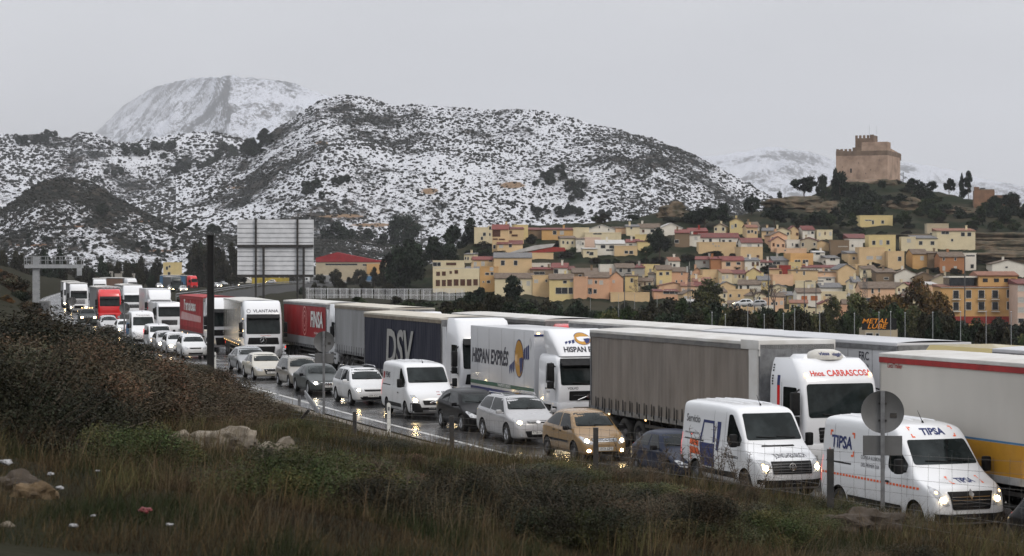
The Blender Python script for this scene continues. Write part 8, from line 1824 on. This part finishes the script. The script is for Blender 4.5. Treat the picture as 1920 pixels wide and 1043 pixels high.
# billboard seen from behind
Yb = 230; k = Yb / F; bb = empty('billboard', ((516 - CX) * k, Yb, -1), 0, 'large billboard seen from behind, white slats on a dark frame', 'billboard'); Z = lambda y: CH + (HY - y) * k + 1; XX = lambda x: (x - 516) * k
M_slat = mat('white_slat_metal', (.58, .59, .61), .5, 0, col2=(.46, .47, .49), nscale=1)
b = MB(); n = 12
for q in range(n):
    z1 = Z(412 + q * 105 / n); z0 = Z(412 + (q + 1) * 105 / n - 1.4); b.prism([(-.02, z0), (.06, z0), (.1, (z0 + z1) / 2), (.06, z1), (-.02, z1)], XX(445), XX(588), 'x')
b.box(XX(445), XX(588), .105, .14, Z(517), Z(412)); b.build('slats', M_slat, bb)
b = MB()
for x in (480, 558): b.box(XX(x) - .1, XX(x) + .1, -.3, -.03, 0, Z(411))
for x in (495, 570): b.box(XX(x) - .12, XX(x) + .12, -.5, -.31, 0, Z(462))
b.box(XX(445), XX(588), -.25, -.06, Z(464), Z(459)); b.box(XX(445), XX(588), -.25, -.06, Z(520), Z(515)); b.build('support_frame', M_darksteel, bb)
# ramp with guard rail, fence and distant traffic
pts = [at(330, 562, 380), at(395, 553, 440), at(440, 545, 520), at(490, 538, 620), at(560, 533, 760), at(640, 531, 900), at(760, 530, 1050)]
yy = []; P = np.zeros((len(pts), 3, 3))
for i, p in enumerate(pts):
    P[i, 0] = (p.x, p.y, p.z); P[i, 1] = (p.x + 1, p.y + 14, p.z + .1); P[i, 2] = (p.x + 6, p.y + 26, -2.5)
tag(grid_mesh('slip_road', P, mat('rough_asphalt', (.03, .03, .03), .85, col2=(.045, .044, .042), nscale=.2, spec=.1)), kind='structure')
gr = empty('guard_rail', pts[0], 0, 'double-beam guard rail curving along the slip road beyond the lorries', 'guard rail'); L0 = pts[0].copy(); b = MB()
pts2 = []
for a, c in zip(pts[:-1], pts[1:]):
    for q in range(6): pts2.append(a.lerp(c, q / 6))
for z in (.55, 1.0):
    for a, c in zip(pts2[:-1], pts2[1:]): b.tube(a - L0 + Vector((0, 0, z)), c - L0 + Vector((0, 0, z)), .12, n=4)
b.build('rail', M_steel, gr)
for a in pts2: a = a - L0; b = MB(); b.box(a.x - .08, a.x + .08, a.y, a.y + .1, a.z - 1.5, a.z + 1.1); b.build('post', M_steel, gr)
b = MB()
for a, c in zip(pts2[:-1], pts2[1:]): b.add([a, c, (c.x, c.y - 5, -2.2), (a.x, a.y - 5, -2.2)], [(0, 1, 2, 3)])
tag(b.build('slip_road_bank', M_soil), kind='structure')
wf_ = empty('white_fence', at(722, 556, 530), 0, 'long white paling fence in front of the village', 'fence'); k = 530 / F; b = MB()
for q in range(-148, 150, 2):
    if (q * 7) % 11 == 0: continue
    b.box(q * k - .03 * (2 if q % 12 == 0 else 1), q * k + .05 * (2 if q % 12 == 0 else 1), -.03, .03, -1, 2.2 - .002 * (q + 148))
b.build('palings', M_slat, wf_); b = MB()
for z in (.3, 1.8): b.box(-148 * k, 150 * k, .035, .08, z, z + .1)
b.build('rails', M_slat, wf_)
# street lamps, masts
M_pole = mat('grey_pole', (.1, .1, .1), .6, .2, col2=(.07, .07, .07), nscale=2)
def lamp(px, yt, Y, label, arm=1, heads=1, base=-9.5, w_=1.2):
    p = at(px, yt, Y); o = empty('street_lamp', (p.x, Y, base), 0, label, 'street lamp', 'street lamps'); h = p.z - base
    b = MB(); b.tube((0, 0, 0), (0, 0, h), .12, .07, 8); b.build('pole', M_pole, o)
    for s in ([1, -1] if heads == 2 else [arm]):
        b = MB(); b.tube((0, 0, h), (s * .3, 0, h + .05), .04, n=6); b.box(min(s * .2, s * (.2 + w_)), max(s * .2, s * (.2 + w_)), -.16, .16, h - .02, h + .2, bev=.06); b.build('lamp_head', M_pole, o, smooth=40)
lamp(1809, 481, 300, 'tall grey street lamp in front of the ochre apartment block', 1)
lamp(1441, 500, 420, 'street lamp in front of the large leafless tree', 1); lamp(1508, 528, 400, 'left one of the two low-headed lamps over the village', 1); lamp(1530, 528, 395, 'right one of the two low-headed lamps over the village', 1); lamp(1171, 514, 430, 'street lamp in front of the leafless tan tree', 1)
def lattice(px, yt, Y, w_, label, base=-9.5):
    p = at(px, yt, Y); o = empty('lattice_mast', (p.x, Y, base), .3, label, 'mast', 'lattice masts'); h = p.z - base; b = MB()
    for sx in (-1, 1):
        for sy in (-1, 1): b.tube((sx * w_, sy * w_, 0), (sx * w_ * .5, sy * w_ * .5, h), .05, n=4)
    n = int(h / 1.1)
    for q in range(n):
        z0, z1 = h * q / n, h * (q + 1) / n; a, c = w_ * (1 - .5 * q / n), w_ * (1 - .5 * (q + 1) / n); sg = 1 if q % 2 else -1
        b.tube((-sg * a, -a, z0), (sg * c, -c, z1), .03, n=3); b.tube((-sg * a, a, z0), (sg * c, c, z1), .03, n=3); b.tube((-a, sg * a, z0), (-c, -sg * c, z1), .03, n=3); b.tube((a, sg * a, z0), (c, -sg * c, z1), .03, n=3)
    b.build('lattice', M_pole, o)
    return o, h
o, h = lattice(1292, 498, 560, .4, 'lattice mast with antennas among the salmon houses')
b = MB(); b.box(-.7, -.4, -.2, .2, h - 1.8, h - .2); b.box(.3, .8, -.2, .2, h - 2.4, h - 1.4); b.tube((.1, 0, h - 1), (.1, 0, h + 1), .08); b.build('antennas', M_blind, o)
lattice(1622, 510, 420, .5, 'lattice pylon beside the peach old house'); lattice(790, 428, 640, .3, 'thin pale lattice mast in front of the huge dark tree')
ON = 'first second third fourth fifth sixth seventh eighth ninth tenth eleventh twelfth thirteenth fourteenth fifteenth sixteenth seventeenth eighteenth nineteenth'.split()
PX = sorted([1335, 1360, 1402, 1433, 1469, 1490, 1537, 1648, 1670, 1697, 1749, 1801, 1849, 1896, 1602, 1160, 1107, 1190, 1232])
for i, (px, yt) in enumerate(((1335, 586), (1360, 590), (1402, 570), (1433, 590), (1469, 588), (1490, 580), (1537, 585), (1648, 586), (1670, 585), (1697, 587), (1749, 586), (1801, 585), (1849, 584), (1896, 585), (1602, 588), (1160, 552), (1107, 548), (1190, 552), (1232, 556))):
    Y = 196 if px > 1250 else 396; p = at(px, yt, Y); b = MB(); b.tube((0, 0, 0), (0, 0, p.z + 9.5), .035, .03, 6); b.tube((0, 0, p.z + 9.5), (0, 0, p.z + 9.56), .09, .03, 6); o = b.build('white_pole', M_gan); o.location = (p.x, Y, -9.5)
    tag(o, 'thin white pole by the dark tree belt, %s from the left' % ON[PX.index(px)], 'pole', 'white poles behind the lorries')
# METAL LUBE board
p = at(1649, 617.5, 297); bo = empty('advertising_board', p, 0, 'black board with orange METAL LUBE lettering on the small concrete building', 'billboard'); k = 297 / F
b = MB(); b.box(-33 * k, 32 * k, -.1, .1, -.1, 20.5 * k); b.build('board', M_black, bo)
for s_, z in (('METAL', 15), ('LUBE', 5.2)):
    me = glyphs(s_, 12.5 * k, .006, .25, 1.3 if s_ == 'METAL' else 1.25); me.materials.append(mat('orange_lettering', (.75, .28, .02), .5, col2=(.6, .22, .02), nscale=4)); o = link_mesh('lettering', me, bo); o.rotation_euler = (R(90), 0, 0); o.location = ((-9 if s_ == 'METAL' else -6) * k, -.12, z * k)
# yellow banner wall under the billboard
p = at(508, 533, 950); b = MB(); k = 950 / F; b.box(-36 * k, 34 * k, 0, .4, -1, 12 * k); o = b.build('banner_wall', mat('yellow_banner', (.4, .3, .04), .6, col2=(.22, .17, .03), nscale=.6), None); o.location = p; tag(o, 'long yellow banner wall below the billboard', 'wall')
# distant vehicles on the plain, copies of the near ones
def find(n): return bpy.data.objects[n]
def far_copy(src, px, py, Y, rz, label, group='distant traffic beyond the lorries'):
    c = copy_tree(src); c.location = at(px, py, Y); c.rotation_euler = (0, 0, R(rz)); c['label'] = label; c['group'] = group
carW = [o for o in SC.objects if o.get('label', '').startswith('white hatchback second')][0]; carS = [o for o in SC.objects if o.get('label', '').startswith('small silver')][0]; carR = [o for o in SC.objects if o.get('label', '').startswith('gold five')][0]; sv = [o for o in SC.objects if o.name.startswith('small_van')][0]
for i, (src, px, py, Y, rz, lab) in enumerate(((carW, 300, 541, 620, -75, 'tiny white car beyond the lorries below the yellow house'), (carS, 322, 545, 560, -75, 'tiny silver car left of the dark far lorry'), (carW, 345, 548, 520, -75, 'tiny white car with lamps lit below the red far lorry'), (carW, 412, 540, 640, -60, 'tiny white car on the slip road right of the black column'),
                                           (sv, 424, 536, 760, -60, 'tiny white van on the slip road below the pink barn'), (carS, 445, 537, 760, -50, 'tiny silver car on the slip road below the white gable'), (carW, 500, 531, 950, 170, 'tiny white car below the yellow banner'), (carS, 616, 534, 900, 175, 'tiny silver car right of the grey far lorry'),
                                           (carW, 646, 533, 940, 180, 'tiny white car left of the blue and white far lorry'), (carS, 704, 541 - 8, 960, 180, 'tiny silver car behind the white fence'), (carW, 1374, 575, 440, 180, 'tiny white car parked below the long tan wall house'), (carS, 1400, 576, 440, 180, 'tiny silver car parked next to the white one in the lower village'))):
    far_copy(src, px, py, Y, rz, lab)
for px, py, Y, rz, mc, mt_, lab in ((673, 533, 1000, 178, P_lorry, P_bandblue, 'distant white lorry with a blue trailer left of the huge dark tree'), (572, 533, 950, 176, P_lorry, C_grey, 'distant white lorry with a grey trailer below the billboard')):
    l = empty('articulated_lorry', at(px, py, Y), R(rz), lab, 'lorry', 'distant traffic beyond the lorries'); make_cab(l, mc, style='daf', H=3.7, lamps=False); tractor_wheels(l); make_trailer(l, -2.9, 11, kind='box', m=mt_, m_roof=C_roof)
# tell apart the things that still share a label: their order from left to right
def words(n):
    a = 'zeroth first second third fourth fifth sixth seventh eighth ninth tenth eleventh twelfth thirteenth fourteenth fifteenth sixteenth seventeenth eighteenth nineteenth'.split()
    if n < 20: return a[n]
    return {2: 'twenty', 3: 'thirty', 4: 'forty', 5: 'fifty', 6: 'sixty', 7: 'seventy', 8: 'eighty', 9: 'ninety'}[n // 10] + '-' + a[n % 10] if n % 10 else {2: 'twentieth', 3: 'thirtieth', 4: 'fortieth', 5: 'fiftieth', 6: 'sixtieth', 7: 'seventieth', 8: 'eightieth', 9: 'ninetieth', 10: 'hundredth'}[n // 10]
same = {}
for o in SC.objects:
    if o.parent is None and o.get('label') and not o.get('kind'): same.setdefault(o['label'], []).append(o)
for lab, os_ in same.items():
    if len(os_) > 1:
        for i, o in enumerate(sorted(os_[:100], key=lambda o: o.location.x / max(o.location.y, 1))): o['label'] = '%s, %s from the left' % (lab, words(i + 1))
# ---------------------------------------------------------------- haze
b = MB(); b.box(-6800, 9500, -120, 33500, -90, 2600); hz = b.build('haze', None or bpy.data.materials.new('haze_air')); tag(hz, kind='stuff')
m = bpy.data.materials['haze_air']; m.use_nodes = True; t = m.node_tree; t.nodes.remove(t.nodes['Principled BSDF']); pv = t.nodes.new('ShaderNodeVolumePrincipled')
pv.inputs['Color'].default_value = (.93, .95, 1, 1); pv.inputs['Density'].default_value = 5.5e-5; pv.inputs['Anisotropy'].default_value = .1
t.links.new(pv.outputs[0], t.nodes['Material Output'].inputs['Volume'])
